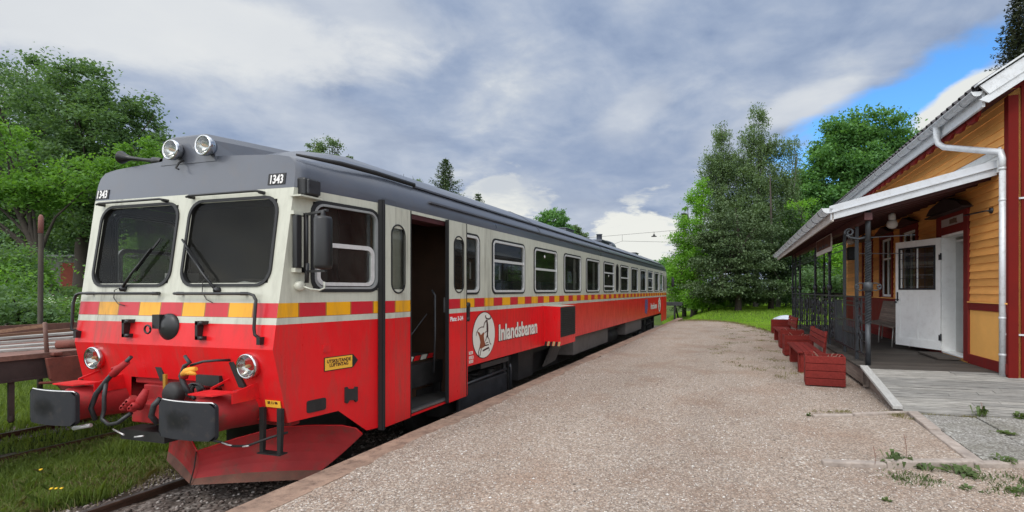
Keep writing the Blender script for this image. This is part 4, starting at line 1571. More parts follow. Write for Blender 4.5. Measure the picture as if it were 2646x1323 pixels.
k.box(-4.15, -4.06, 6.75, 8.35, -0.28, 0.16)
k.build('bogie_cover', M['buffer'], car, bevel=0.03)
k = MB()
k.tube([(-4.02, 6.8, 0.20), (-4.02, 8.2, 0.23)], 0.022, 8)
k.tube([(-3.99, 8.28, 0.31), (-3.98, 8.30, 0.24), (-3.98, 8.30, -0.16)], 0.026, 8)
k.tube([(-4.0, 6.74, 0.24), (-3.99, 6.76, 0.18), (-4.0, 6.78, 0.10)], 0.035, 8)
k.box(-4.10, -4.02, 7.3, 8.3, 0.36, 0.44)
k.build('brake_rigging', M['buffer'], car)
for (y0, y1, z0, dxx) in ((11.88, 13.2, 0.02, 0.0), (13.22, 15.2, 0.02, 0.0), (17.6, 20.5, 0.04, 0.02)):
    k = MB()
    k.box(XC - 1.45, XC + 1.45 + dxx, y0, y1, z0, 0.49)
    k.build('equipment_box', M['skirt'], car, bevel=0.01)
k = MB()
k.prism([(-4.15, 10.9, 0.40), (-4.15, 11.7, 0.48), (-4.3, 11.4, -0.05), (-4.3, 10.7, -0.1)], (-0.05, 0, 0))
k.build('mud_guard', M['skirt'], car)
k = MB()
k.box(XC - 1.2, XC + 1.2, 4.3, 28.0, 0.30, 0.60)
k.box(XC - 1.0, XC + 1.0, 9.8, 22.0, -0.20, 0.30)
k.lathe((XC + 1.0, 15.6, 0.1), (0, 1, 0), [(0.001, 0), (0.28, 0.02), (0.28, 1.6), (0.001, 1.62)], 20)
k.box(XC + 0.9, XC + 1.35, 8.9, 9.6, -0.1, 0.45)
k.build('underframe', M['under'], car)
# ================================================================== ground, platform, track
rng = np.random.default_rng(7)
random.seed(5)


def smooth01(t):
    t = min(1, max(0, t))
    return t * t * (3 - 2 * t)


def gh(x, y):
    """ground height"""
    low = -0.66
    if x < -11.5:
        low += 2.5 * smooth01((-11.5 - x) / 24.0)
    low += 0.30 * smooth01((y - 30) / 10) * (1 if x > -12 else 0.4)
    hi = -0.06 + 0.42 * smooth01((y - 27) / 6.0) * smooth01((x + 3.4) / 2.2) + 0.15 * smooth01((y - 32) / 25)
    t = smooth01((x + 3.62) / 0.12) if y < 26.5 else smooth01((x + 4.1) / 1.5)
    return low * (1 - t) + hi * t


m, g, p, t_ = material('grass_soil')
pos = g.n('ShaderNodeNewGeometry').outputs['Position']
na = g.noise(pos, 0.35, 5, 0.6)
nb_ = g.noise(pos, 6.0, 6, 0.65)
c = g.mix(g.mrange(na, 0.35, 0.65), (0.045, 0.085, 0.016), (0.085, 0.135, 0.022))
c = g.mix(g.math('MULTIPLY', g.mrange(nb_, 0.45, 0.65), 0.5), c, (0.085, 0.075, 0.035))
g.put(p.inputs['Base Color'], c)
p.inputs['Roughness'].default_value = 0.95
p.inputs['Specular IOR Level'].default_value = 0.15
b = g.n('ShaderNodeBump')
b.inputs['Strength'].default_value = 0.8
b.inputs['Distance'].default_value = 0.05
g.put(b.inputs['Height'], nb_)
t_.links.new(b.outputs[0], p.inputs['Normal'])
M['ground'] = m

xs = sorted(set([-400, -200, -120, -80] + [-60 + 2 * i for i in range(24)] + [-13 + 0.75 * i for i in range(12)] +
                [-3.66, -3.62, -3.58, -3.54, -3.50] + [-3 + 1.0 * i for i in range(16)] + [14, 20, 30, 50, 90, 200, 400]))
ys = sorted(set([-60, -30, -15] + [-8 + 1.0 * i for i in range(34)] + [26.49, 26.51] + [27 + 1.5 * i for i in range(20)] + [60, 70, 90, 140, 250, 500]))
k = MB()
nx = len(xs)
V = []
for yy in ys:
    for xx in xs:
        V.append((xx, yy, gh(xx, yy)))
k.mesh(V, [(j * nx + i, j * nx + i + 1, (j + 1) * nx + i + 1, (j + 1) * nx + i) for j in range(len(ys) - 1) for i in range(nx - 1)], sm=True)
tag(k.build('ground', M['ground'], recalc=False), kind='structure')

# platform: gravel sheet with an irregular far end, edge slabs along the track
out_ = [(-3.36, -8), (13, -8), (13, 9.6), (4.2, 9.6), (2.6, 20.2), (1.7, 20.6), (1.05, 20.9), (0.75, 22.3), (0.2, 24.6), (-0.35, 26.4), (-1.1, 27.5), (-2.0, 28.1), (-2.7, 28.0), (-3.3, 26.9)]
k = MB()
P = []
for i in range(len(out_)):
    a, b = Vector((*out_[i], 0)), Vector((*out_[(i + 1) % len(out_)], 0))
    n = max(1, int((b - a).length / 0.35)) if i >= 5 and i < 13 else 1
    for q in range(n):
        pnt = a.lerp(b, q / n)
        if q and n > 1:
            pnt += Vector((random.uniform(-0.09, 0.09), random.uniform(-0.12, 0.12), 0))
        P.append(pnt)
k.poly(P, out=(0, 0, 1))
tag(k.build('platform', M['gravel'], recalc=False), kind='structure')
k = MB()
y = -6.0
lens = [2.9, 2.6, 2.95, 3.1, 3.0, 2.9, 3.0, 3.05, 3.0, 3.0, 3.0, 3.0]
y = -5.97
segs = []
for L in lens:
    segs.append((y, y + L))
    y += L + 0.015
for i, (a, b) in enumerate(segs):
    w = 0.30 + random.uniform(-0.01, 0.01)
    dz = random.uniform(-0.010, 0.012)
    n = 8
    for q in range(n):
        ya, yb = a + (b - a) * q / n, a + (b - a) * (q + 1) / n
        xa0 = -3.625 + 0.006 * random.uniform(-1, 1)
        k.box(xa0, -3.625 + w, ya, yb, -0.70, 0.012 + dz + random.uniform(-0.0015, 0.0015))
tag(k.build('platform_edge', M['edge'], bevel=0.012), kind='structure')
# loose soil and grit lapping over the edge slabs
k = MB()
P0, P1 = [], []
yy = 3.2
while yy < 26:
    P0.append((-3.325 + 0.03 * sin(yy * 2.3) + random.uniform(-0.05, 0.03), yy, 0.016 + 0.004))
    P1.append((-3.20, yy, 0.002))
    yy += 0.12
for i in range(len(P0) - 1):
    k.poly([P0[i], P1[i], P1[i + 1], P0[i + 1]], out=(0, 0, 1))
tag(k.build('gravel_fringe', M['gravel'], recalc=False), kind='structure')

# ballast beds
k = MB()
for (xa, xb, z, ya, yb, hump) in ((-5.95, -3.7, -0.62, -6, 40, 0.0), (-7.0, -5.95, -0.63, -6, 40, -0.03), (-9.75, -8.95, -0.645, -6, 40, 0.0), (-11.6, -10.5, -0.645, -6, 40, 0.0)):
    n = 120
    L, R = [], []
    for i in range(n + 1):
        y = ya + (yb - ya) * i / n
        L.append((xa + random.uniform(-0.10, 0.10), y, z + hump))
        R.append((xb, y, z))
    for i in range(n):
        k.poly([L[i], R[i], R[i + 1], L[i + 1]], out=(0, 0, 1))
tag(k.build('ballast', M['ballast'], recalc=False), kind='structure')

# scattered real stones
_ico = [(0, 0, 1), (0.9, 0, 0.1), (0.28, 0.85, 0.05), (-0.72, 0.52, 0.1), (-0.72, -0.52, 0.0), (0.28, -0.85, 0.1), (0, 0, -0.6)]
_icf = [(0, 1, 2), (0, 2, 3), (0, 3, 4), (0, 4, 5), (0, 5, 1), (6, 2, 1), (6, 3, 2), (6, 4, 3), (6, 5, 4), (6, 1, 5)]


def stones(name, pts, smin, smax, mat, kind='stuff'):
    N = len(pts)
    base = np.array(_ico)
    s = rng.uniform(smin, smax, N) * rng.uniform(0.6, 1.0, N) ** 0.5
    sc = np.stack([s * rng.uniform(0.7, 1.3, N), s * rng.uniform(0.7, 1.3, N), s * rng.uniform(0.45, 0.8, N)], 1)
    an = rng.uniform(0, 2 * pi, N)
    V = base[None] * sc[:, None, :] * rng.uniform(0.8, 1.2, (N, 7, 1))
    ca, sa = np.cos(an)[:, None], np.sin(an)[:, None]
    X_ = V[:, :, 0] * ca - V[:, :, 1] * sa
    Y_ = V[:, :, 0] * sa + V[:, :, 1] * ca
    V = np.stack([X_, Y_, V[:, :, 2]], 2) + np.asarray(pts)[:, None, :]
    F = (np.array(_icf)[None] + (np.arange(N) * 7)[:, None, None]).reshape(-1)
    return rawmesh(name, V.reshape(-1, 3), F, 3, mat, kind)


def rawmesh(name, V, F, k_, mat, kind=None, parent=None, smooth=False):
    me = bpy.data.meshes.new(name)
    V = np.asarray(V, dtype=np.float32)
    if parent is not None:
        V = V - np.array(BASE[parent.name][0], dtype=np.float32)
    nf = len(F) // k_
    me.vertices.add(len(V))
    me.vertices.foreach_set('co', V.reshape(-1))
    me.loops.add(len(F))
    me.loops.foreach_set('vertex_index', np.asarray(F, dtype=np.int32))
    me.polygons.add(nf)
    me.polygons.foreach_set('loop_start', np.arange(0, len(F), k_, dtype=np.int32))
    me.polygons.foreach_set('loop_total', np.full(nf, k_, dtype=np.int32))
    me.materials.append(mat)
    me.update(calc_edges=True)
    me.validate()
    o = bpy.data.objects.new(name, me)
    COL.objects.link(o)
    if kind:
        o['kind'] = kind
    if parent is not None:
        o.parent = parent
        BASE[o.name] = (BASE[parent.name][0], 0)
    else:
        BASE[o.name] = (Vector((0, 0, 0)), 0)
    return o


def stone_mat(name, stops):
    m, g, p, t = material(name)
    geo = g.n('ShaderNodeNewGeometry')
    c = g.ramp(geo.outputs['Random Per Island'], stops)
    g.put(p.inputs['Base Color'], c)
    p.inputs['Roughness'].default_value = 0.88
    p.inputs['Specular IOR Level'].default_value = 0.25
    return m


M['chip'] = stone_mat('gravel_chips', [(0, (0.11, 0.09, 0.08)), (0.25, (0.27, 0.215, 0.185)), (0.55, (0.41, 0.34, 0.295)), (0.8, (0.52, 0.47, 0.43)), (1, (0.80, 0.78, 0.75))])
M['bchip'] = stone_mat('ballast_stones', [(0, (0.06, 0.048, 0.042)), (0.4, (0.15, 0.115, 0.10)), (0.8, (0.26, 0.22, 0.20)), (1, (0.48, 0.45, 0.42))])
N = 52000
q = rng.random((N * 4, 2))
X_ = -3.3 + q[:, 0] * 9.0
Y_ = 2.4 + 7.5 * q[:, 1] ** 1.5
keep = (X_ < 0.9 + 0.35 * Y_) & (X_ > -3.28) & (rng.random(N * 4) < 0.8)
pts = np.stack([X_, Y_, np.full(N * 4, 0.001)], 1)[keep][:N]
stones('gravel_chips', pts, 0.003, 0.0085, M['chip'])
N = 900
q = rng.random((N, 2))
stones('larger_pebbles', np.stack([-3.1 + 5.2 * q[:, 0], 2.6 + 7 * q[:, 1] ** 1.4, np.full(N, 0.003)], 1), 0.008, 0.017, M['chip'])
N = 5200
q = rng.random((N, 2))
X_ = np.where(rng.random(N) < 0.5, rng.uniform(-7.05, -6.2, N), rng.uniform(-6.1, -3.7, N))
Y_ = 2.4 + 5.0 * q[:, 1]
stones('ballast_stones', np.stack([X_, Y_, np.where(X_ < -6.0, -0.645, -0.615)], 1), 0.014, 0.034, M['bchip'])

# rails and sleepers


def rail_line(name, x, y0, y1, dip=0.0):
    k = MB()
    prof_ = [(-0.065, -0.145), (0.065, -0.145), (0.065, -0.132), (0.010, -0.115), (0.010, -0.04), (0.035, -0.03), (0.035, -0.004), (0.028, 0.0), (-0.028, 0.0), (-0.035, -0.004), (-0.035, -0.03), (-0.010, -0.04), (-0.010, -0.115), (-0.065, -0.132)]
    n = len(prof_)
    A = [(x + a, y0, RT + b - dip) for a, b in prof_]
    B = [(x + a, y1, RT + b - dip) for a, b in prof_]
    for i in range(n):
        j = (i + 1) % n
        k.poly([A[i], A[j], B[j], B[i]], m=1 if i == 7 else 0)
    k.poly(A)
    k.poly(B)
    return tag(k.build(name, [M['rail'], M['railtop']]), kind='structure')


for x in (-4.70, -6.205):
    rail_line('rail', x, -6, 31.0)
for x in (-9.35, -10.88):
    rail_line('rail', x, -6, 38, 0.02)
k = MB()
y = -4.0
while y < 35:
    k.box(-6.75 + random.uniform(-.03, .03), -4.15, y, y + 0.24, -0.80, -0.655 + 0.02)
    k.box(-11.4, -8.85, y + 0.2, y + 0.44, -0.82, -0.665)
    y += 0.65
tag(k.build('sleepers', M['sleeper'], bevel=0.01), kind='structure')

# ------------------------------------------------------------------ kerbs and paving by the ramp
def kerb(pts, w, z0, z1, mat, name='path_kerb', wob=0.012):
    k = MB()
    for (a, b) in zip(pts[:-1], pts[1:]):
        a, b = Vector((*a, 0)), Vector((*b, 0))
        L = (b - a).length
        n = max(1, int(L / 0.55))
        d_ = (b - a).normalized()
        s_ = Vector((-d_.y, d_.x, 0)) * w / 2
        for i in range(n):
            p0 = a + d_ * (L * i / n + 0.004)
            p1 = a + d_ * (L * (i + 1) / n - 0.004)
            zt = z1 + random.uniform(-1, 1) * wob
            jit = Vector((random.uniform(-1, 1), random.uniform(-1, 1), 0)) * 0.006
            q = [p0 - s_ + jit, p0 + s_ + jit, p1 + s_ + jit, p1 - s_ + jit]
            k.hexa([Vector((v.x, v.y, z0)) for v in q] + [Vector((v.x, v.y, zt)) for v in q])
    return tag(k.build(name, mat, bevel=0.012), kind='structure')


kerb([(0.86, 7.02), (1.35, 7.18), (2.10, 7.52)], 0.07, -0.05, 0.045, M['kerb'])
kerb([(0.70, 5.13), (1.25, 5.22), (2.02, 5.46), (2.75, 5.68), (4.4, 6.1)], 0.09, -0.05, 0.055, M['kerb'])
kerb([(2.11, 7.50), (2.08, 6.6), (2.08, 5.52)], 0.13, -0.04, 0.052, M['kerb'])
k = MB()
k.poly([(0.80, 5.17, 0.003), (2.02, 5.50, 0.022), (2.02, 7.50, 0.022), (0.9, 7.0, 0.003)], out=(0, 0, 1))
tag(k.build('gravel_bay', M['gravel'], recalc=False), kind='structure')
k = MB()
for (x0, x1, y0, y1) in ((2.16, 2.78, 6.62, 7.42), (2.80, 3.45, 6.66, 7.45), (3.47, 4.1, 6.7, 7.5), (2.16, 2.74, 5.62, 6.58), (2.76, 3.4, 5.72, 6.62), (3.42, 4.1, 5.9, 6.66)):
    k.box(x0, x1, y0, y1, -0.03, 0.040 + random.uniform(-0.006, 0.006))
tag(k.build('paving_slab', M['gravel2'], bevel=0.008), kind='structure')

# ================================================================== the wagon on the next track
wx0, wx1 = -11.45, -8.75
wag = thing('flat_wagon', (-10.1, 9.0, -0.55), 'rusty flat wagon with old timber on its deck, standing on the next track', 'wagon')
k = MB()
k.box(wx0, wx1, 0.6, 17.0, 0.74, 0.80)
k.build('wagon_deck', simple('rust_brown_deck', (0.19, 0.095, 0.072), 0.85, var=0.3, scale=4, dirt=(0.09, 0.05, 0.04), dirtamt=0.7, bump=0.4), wag)
k = MB()
for x in (wx1 - 0.10, wx0 + 0.02):
    k.box(x, x + 0.08, 0.6, 17.0, 0.50, 0.738)
    k.box(x - 0.05, x + 0.09, 0.6, 17.0, 0.47, 0.50)
k.build('solebar', M['rustdark'], wag)
k = MB()
k.prism([(wx1 + 0.005, 4.36, 0.735), (wx1 + 0.005, 5.15, 0.735), (wx1 + 0.005, 5.1, 0.45), (wx1 + 0.005, 5.0, 0.28), (wx1 + 0.005, 4.60, 0.16), (wx1 + 0.005, 4.50, 0.33), (wx1 + 0.005, 4.40, 0.46)], (0.05, 0, 0))
k.box(wx1, wx1 + 0.07, 4.42, 4.52, 0.76, 0.80)
k.tube([(wx1 + 0.02, 4.30, 0.42), (wx1 + 0.05, 4.5, 0.40), (wx1 + 0.03, 4.75, 0.30)], 0.02, 6)
k.build('stake_bracket', M['rust'], wag, bevel=0.008)
k = MB()
k.box(wx1 - 0.075, wx1 - 0.035, 4.05, 4.10, -0.02, 0.5)
k.lathe((wx1 - 0.055, 4.075, 0.0), (0, 0, -1), [(0.03, -0.05), (0.035, 0), (0.02, 0.04), (0.001, 0.04)], 10)
k.build('hanging_stake', M['rustdark'], wag)
k = MB()
k.box(wx0, wx0 + 0.05, 0.6, 17.0, 0.80, 1.05)
k.build('side_board', simple('rusty_side_board', (0.15, 0.075, 0.055), 0.85, var=0.35, scale=3, dirtamt=0.5), wag)
k = MB()
k.tube([(wx1 - 0.06, 4.42, 0.80), (wx1 - 0.06, 4.40, 1.19), (wx1 - 0.06, 4.40, 1.20)], [0.024, 0.022, 0.014], 8)
k.build('stanchion', simple('pinkish_rust', (0.19, 0.115, 0.095), 0.85, var=0.25), wag)
for y in (2.4, 14.6):
    for x in (-9.35, -10.88):
        k = MB()
        k.lathe((x, y, -0.10), (1, 0, 0), [(0.1, -0.06), (0.46, -0.06), (0.46, 0.07), (0.1, 0.07)], 24)
        k.box(x - 0.05, x + 0.05, y - 0.25, y + 0.25, -0.05, 0.5)
        k.build('wheel', M['rustdark'], wag)
G = 'old boards lying on the rusty wagon'


def board(name, a, b, w, h, mat, label):
    k = MB()
    k.beam(a, b, w, h)
    o = k.build(name, mat, base=Vector(a))
    return tag(o, label, 'board', G)


board('timber_board', (-9.55, 4.0, 0.815), (-9.1, 5.7, 0.815), 0.24, 0.025, M['oldplank'], 'broad pale grey board lying lowest on the rusty wagon deck')
board('timber_board', (-9.9, 3.4, 0.84), (-9.45, 5.6, 0.86), 0.20, 0.025, M['oldplank'], 'thin grey board lying across the other boards on the wagon, left of the stanchion')
board('timber_board', (-10.3, 4.4, 0.86), (-9.6, 6.4, 0.92), 0.16, 0.03, M['oldplank'], 'pale grey board just behind the stanchion, half hidden by the railcar')
board('timber_board', (-10.5, 4.3, 0.90), (-9.9, 6.6, 0.99), 0.18, 0.03, M['oldplank'], 'uppermost pale grey board of the pile on the wagon')
board('timber_board', (-10.9, 4.0, 0.88), (-10.3, 6.8, 1.04), 0.07, 0.05, M['brownplank'], 'long thin brown pole lying behind the pale boards on the wagon')
board('timber_board', (-10.9, 4.3, 0.92), (-9.9, 4.95, 1.10), 0.06, 0.05, M['brownplank'], 'short brown lath leaning up to the left of the stanchion')
k = MB()
k.tube([(-9.2, 4.72, 0.86), (-8.98, 4.92, 0.86)], 0.055, 12)
tag(k.build('timber_log', M['rust'], base=(-9.1, 4.8, 0.80)), 'short round brown log at the wagon edge beside the railcar', 'log')

k = MB()
k.tube([(-12.3, 6.07, -0.6), (-12.3, 6.08, 0.95), (-12.3, 6.09, 2.70), (-12.3, 6.09, 2.93), (-12.3, 6.09, 2.98)], [0.040, 0.038, 0.036, 0.036, 0.02], 10)
po = tag(k.build('marker_post', wood('post_wood', (0.095, 0.085, 0.070), (10, 10, 1), 0.4), base=(-12.3, 6.07, -0.6)), 'tall weathered post with a reddish top standing behind the wagon', 'post')
k = MB()
k.tube([(-12.3, 6.085, 2.66), (-12.3, 6.09, 2.90), (-12.3, 6.09, 2.96), (-12.3, 6.09, 3.0)], [0.039, 0.038, 0.034, 0.015], 10)
k.build('post_cap', simple('faded_red', (0.20, 0.085, 0.07), 0.8, var=0.2), po)

# shed on the bank behind
shed = thing('shed', (-44.0, 24.0, 1.6), 'low grey shed with red doors on the bank beyond the wagon', 'shed')
k = MB()
p0, p1 = Vector((-50.5, 22.6, 0)), Vector((-36.0, 27.0, 0))
dd = (p1 - p0).normalized()
bk_ = Vector((dd.y, -dd.x, 0)) * -5.0
q = [p0, p1, p1 + bk_, p0 + bk_]
k.hexa([Vector((v.x, v.y, 1.3)) for v in q] + [Vector((v.x, v.y, 3.95)) for v in q])
k.build('wall', M['shedwall'], shed)
k = MB()
q = [p0 - dd * 0.3 - bk_ * 0.06, p1 + dd * 0.3 - bk_ * 0.06, p1 + bk_ * 1.05 + dd * 0.3, p0 + bk_ * 1.05 - dd * 0.3]
k.hexa([Vector((v.x, v.y, 3.98)) for v in q] + [Vector((v.x, v.y, 4.10)) for v in q])
k.build('roof', simple('shed_roof_sheet', (0.33, 0.34, 0.34), 0.7, var=0.2), shed)
for i in range(5):
    a = p0 + dd * (2.0 + i * 2.55) - bk_ * 0.008
    k = MB()
    q = [a, a + dd * 1.15, a + dd * 1.15 + bk_ * 0.01, a + bk_ * 0.01]
    k.hexa([Vector((v.x, v.y, 1.75)) for v in q] + [Vector((v.x, v.y, 3.55)) for v in q])
    k.build('shed_door', M['sheddoor'], shed)
# retaining wall under the shed
k = MB()
k.prism([(-34, 15.0, 0.2), (-26, 21.5, 0.2), (-26, 21.5, 1.25), (-34, 15.0, 1.25)], (-0.4, 0.4, 0))
tag(k.build('stone_wall', simple('mossy_stone', (0.13, 0.14, 0.10), 0.95, var=0.4, scale=3, dirt=(0.05, 0.08, 0.03), dirtamt=0.8, bump=1.0, bscale=6), base=(-30, 18, 0.2)), 'low mossy grey stone wall on the bank below the shed', 'wall')

# buffer stop at the end of the line
bs = thing('buffer_stop', (-4.97, 31.2, -0.6), 'dark buffer stop with a wide cross beam at the end of the track', 'buffer stop')
k = MB()
k.box(-6.4, -3.52, 31.1, 31.35, 0.68, 0.90)
k.build('cross_beam', simple('tarred_beam', (0.03, 0.032, 0.034), 0.6, var=0.3), bs, bevel=0.01)
for x in (-3.98, -5.9):
    k = MB()
    k.beam((x, 31.22, 0.68), (x - 0.04, 31.22, -0.6), 0.11, 0.13, up=(0, 1, 0))
    k.beam((x, 31.28, 0.66), (x + 0.20, 32.3, -0.6), 0.09, 0.11, up=(0, 1, 0))
    k.build('leg', M['under'], bs)

# overhead wires with a hanging lamp
k = MB()
k.tube([(-60, 31, 4.9), (-30, 38.5, 5.7), (-13.1, 43.05, 6.27), (-6.06, 45.1, 6.89), (6, 48.6, 8.2)], 0.013, 5)
tag(k.build('overhead_wire', M['wire'], base=(-60, 31, 4.9)), 'upper wire crossing the sky beyond the end of the railcar', 'wire', 'wires over the far end of the track')
k = MB()
k.tube([(-60, 31, 3.2), (-30, 38.5, 4.4), (-10.9, 43.7, 5.73), (-10.24, 43.89, 5.97), (-6.06, 45.1, 5.87), (6, 48.6, 5.6)], 0.013, 5)
k.tube([(-10.24, 43.89, 5.97), (-10.24, 43.89, 6.52)], 0.012, 5)
tag(k.build('overhead_wire', M['wire'], base=(-60, 31, 3.2)), 'lower wire with a kink crossing the sky beyond the end of the railcar', 'wire', 'wires over the far end of the track')
lp = thing('hanging_lamp', (-7.54, 44.68, 6.34), 'small shaded lamp hanging from the upper wire above the track end', 'lamp')
k = MB()
k.tube([(-7.54, 44.68, 6.80), (-7.54, 44.68, 6.56)], 0.02, 6)
k.lathe((-7.54, 44.68, 6.45), (0, 0, 1), [(0.09, 0), (0.09, 0.10), (0.02, 0.14)], 12)
k.build('lamp_holder', M['under'], lp)
k = MB()
k.lathe((-7.54, 44.68, 6.36), (0, 0, 1), [(0.26, 0), (0.25, 0.03), (0.08, 0.11)], 16)
k.build('lamp_shade', M['under'], lp)
# ================================================================== the station (own frame: x across, y along, turned 0.99 degrees)
ROT = rad(0.99)
VW = 4.02                          # facade plane
DK = 0.34                          # deck height
UE, UF = 9.05, 20.8                # near and far end of the building


def lap(name, col, n_board=0.125, bumpy=True):
    return wood(name, col, (8, 1, 8), 0.16, rough=0.62, bump=0.15)


M['yellow'] = wood('yellow_boards', (0.82, 0.40, 0.120), (6, 0.8, 6), 0.14, rough=0.6, bump=0.15)
M['yellowflat'] = simple('yellow_panel', (0.86, 0.45, 0.125), 0.6, var=0.06, scale=3, spec=0.2)
M['strim'] = simple('oxblood_trim', (0.17, 0.016, 0.014), 0.6, spec=0.2, var=0.15, scale=5, dirt=(0.08, 0.03, 0.025), dirtamt=0.3)
M['sred'] = simple('oxblood_boards', (0.13, 0.008, 0.006), 0.7, var=0.12, scale=3, spec=0.12)
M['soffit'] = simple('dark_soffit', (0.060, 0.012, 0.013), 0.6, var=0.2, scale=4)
M['swhite'] = simple('white_paint', (0.70, 0.71, 0.70), 0.5, var=0.05, scale=5, dirt=(0.30, 0.28, 0.25), dirtamt=0.35)
M['gut'] = simple('gutter_metal', (0.58, 0.60, 0.62), 0.42, metal=0.15, var=0.08, scale=6, dirt=(0.28, 0.25, 0.22), dirtamt=0.45)
M['gutbrown'] = simple('stained_gutter', (0.42, 0.38, 0.35), 0.6, var=0.12, scale=5, dirt=(0.20, 0.15, 0.12), dirtamt=0.5)
M['tile'] = simple('dark_roof_tile', (0.05, 0.045, 0.05), 0.7, var=0.3, scale=6, bump=0.3)
M['deck'] = wood('deck_boards', (0.085, 0.075, 0.068), (1, 14, 14), 0.5, bump=0.5)
M['ramp'] = wood('ramp_boards', (0.34, 0.33, 0.31), (1.2, 22, 22), 0.85, bump=0.7, wear=(0.14, 0.13, 0.12), wearamt=0.7)
M['iron'] = simple('wrought_iron', (0.028, 0.031, 0.036), 0.42, metal=0.4, var=0.3, scale=20)
M['glassd'] = glass('house_pane', through=0.25)
M['doorwhite'] = simple('white_door_paint', (0.86, 0.87, 0.86), 0.42, var=0.03, scale=3, dirt=(0.4, 0.38, 0.34), dirtamt=0.2)
M['jamb'] = simple('grey_white_jamb', (0.60, 0.61, 0.60), 0.55, var=0.08, scale=4)
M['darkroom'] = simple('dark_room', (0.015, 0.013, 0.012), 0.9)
M['benchwood'] = wood('grey_bench_slats', (0.27, 0.22, 0.19), (12, 1, 12), 0.4)

st_ = thing('station_building', (VW + 3, 15, 0), 'yellow boarded station house with white gutters and oxblood trim', 'station', rz=ROT)
DO0, DO1 = 10.58, 11.55            # doorway along the facade
DZ0, DZ1 = 0.42, 2.68
winds = [(13.05, 14.05), (14.9, 15.9), (16.9, 17.9)]
WNZ0, WNZ1 = 1.45, 3.02

# lapped boards, each a thin wedge; openings cut out
k = MB()
bh = 0.128
z = 1.43
while z < 4.62:
    z1 = min(z + bh, 4.62)
    cuts = []
    if z < 3.05:
        cuts.append((DO0 - 0.02, DO1 + 0.02))
        for a, b in winds:
            if z1 > WNZ0:
                cuts.append((a, b))
    y = UE
    spans = []
    for a, b in sorted(cuts) + [(UF, UF)]:
        if a > y:
            spans.append((y, a))
        y = b
    for a, b in spans:
        k.poly([(VW - 0.022, a, z), (VW - 0.022, b, z), (VW - 0.004, b, z1), (VW - 0.004, a, z1)], out=(-1, 0, 0))
        k.poly([(VW - 0.022, a, z), (VW - 0.022, b, z), (VW - 0.002, b, z), (VW - 0.002, a, z)], out=(0, 0, -1))
        k.poly([(VW - 0.022, a, z), (VW - 0.004, a, z1), (VW, a, z1), (VW, a, z)], out=(0, -1, 0))
    z = z1
k.build('wall_boards', M['yellow'], st_, recalc=False)
# solid wall behind with the doorway and windows left open
k = MB()
zs = [0.0, DZ0, WNZ0, DZ1, WNZ1, 4.66]
ysx = sorted({UE, UF, DO0, DO1, *[w for ab in winds for w in ab]})
for i in range(len(ysx) - 1):
    for j in range(len(zs) - 1):
        yc, zc = (ysx[i] + ysx[i + 1]) / 2, (zs[j] + zs[j + 1]) / 2
        if DO0 < yc < DO1 and DZ0 < zc < DZ1:
            continue
        if any(a < yc < b for a, b in winds) and WNZ0 < zc < WNZ1:
            continue
        k.box(VW, VW + 0.22, ysx[i], ysx[i + 1], zs[j], zs[j + 1])
k.build('wall', M['yellowflat'], st_, recalc=False)
k = MB()
k.box(VW + 0.23, VW + 0.25, UE, UF, 0, 4.6)
k.box(VW + 1.6, VW + 1.65, UE, UF, 0, 4.6)
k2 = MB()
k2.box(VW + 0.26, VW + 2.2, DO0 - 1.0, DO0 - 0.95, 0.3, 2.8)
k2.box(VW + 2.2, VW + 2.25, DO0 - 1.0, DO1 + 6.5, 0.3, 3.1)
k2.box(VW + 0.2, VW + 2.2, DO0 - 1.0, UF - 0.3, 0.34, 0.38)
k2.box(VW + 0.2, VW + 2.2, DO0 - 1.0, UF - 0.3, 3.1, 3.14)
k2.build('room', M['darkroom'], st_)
# lower panel, rails, base board
k = MB()
k.box(VW - 0.010, VW, UE + 0.02, DO0 - 0.22, 0.50, 1.285)
k.build('lower_panel', M['yellowflat'], st_)
k = MB()
k.box(VW - 0.010, VW, DO1 + 0.26, UF, 0.50, 1.285)
k.build('lower_panel', M['strim'], st_)
k = MB()
k.box(VW - 0.035, VW, UE, DO0 - 0.2, 1.28, 1.405)
k.box(VW - 0.035, VW, DO1 + 0.2, UF, 1.28, 1.405)
k.box(VW - 0.040, VW, UE, DO0 - 0.2, 0.34, 0.505)
k.box(VW - 0.040, VW, DO1 + 0.2, UF, 0.34, 0.505)
k.build('trim_board', M['strim'], st_, bevel=0.004)
k = MB()
k.box(VW - 0.05, VW, UE, DO0 - 0.2, 1.405, 1.425)
k.box(VW - 0.05, VW, DO1 + 0.2, UF, 1.405, 1.425)
k.build('drip_ledge', M['yellowflat'], st_)
# gable end in red boards, wide corner board
k = MB()
k.prism([(VW + 0.0, UE, 0.2), (VW + 8, UE, 0.2), (VW + 8, UE, 4.6), (VW + 4, UE, 7.2), (VW + 0.0, UE, 4.66)], (0, 0.2, 0))
for i in range(30):
    x = VW + 0.14 + i * 0.19
    k.box(x, x + 0.05, UE - 0.018, UE, 0.2, min(4.6 + (x - VW) * 0.6, 7))
k.box(VW - 0.030, VW + 0.10, UE - 0.03, UE + 0.10, 0.30, 4.55)
k.build('gable_wall', M['sred'], st_)
k = MB()
k.box(VW, VW + 8, UF - 0.02, UF, 0.2, 4.6)
k.build('far_wall', M['yellowflat'], st_)
k = MB()
k.box(VW + 0.02, VW + 8, UE - 0.05, UE + 0.1, -0.1, 0.24)
k.build('plinth', M['kerb'], st_)

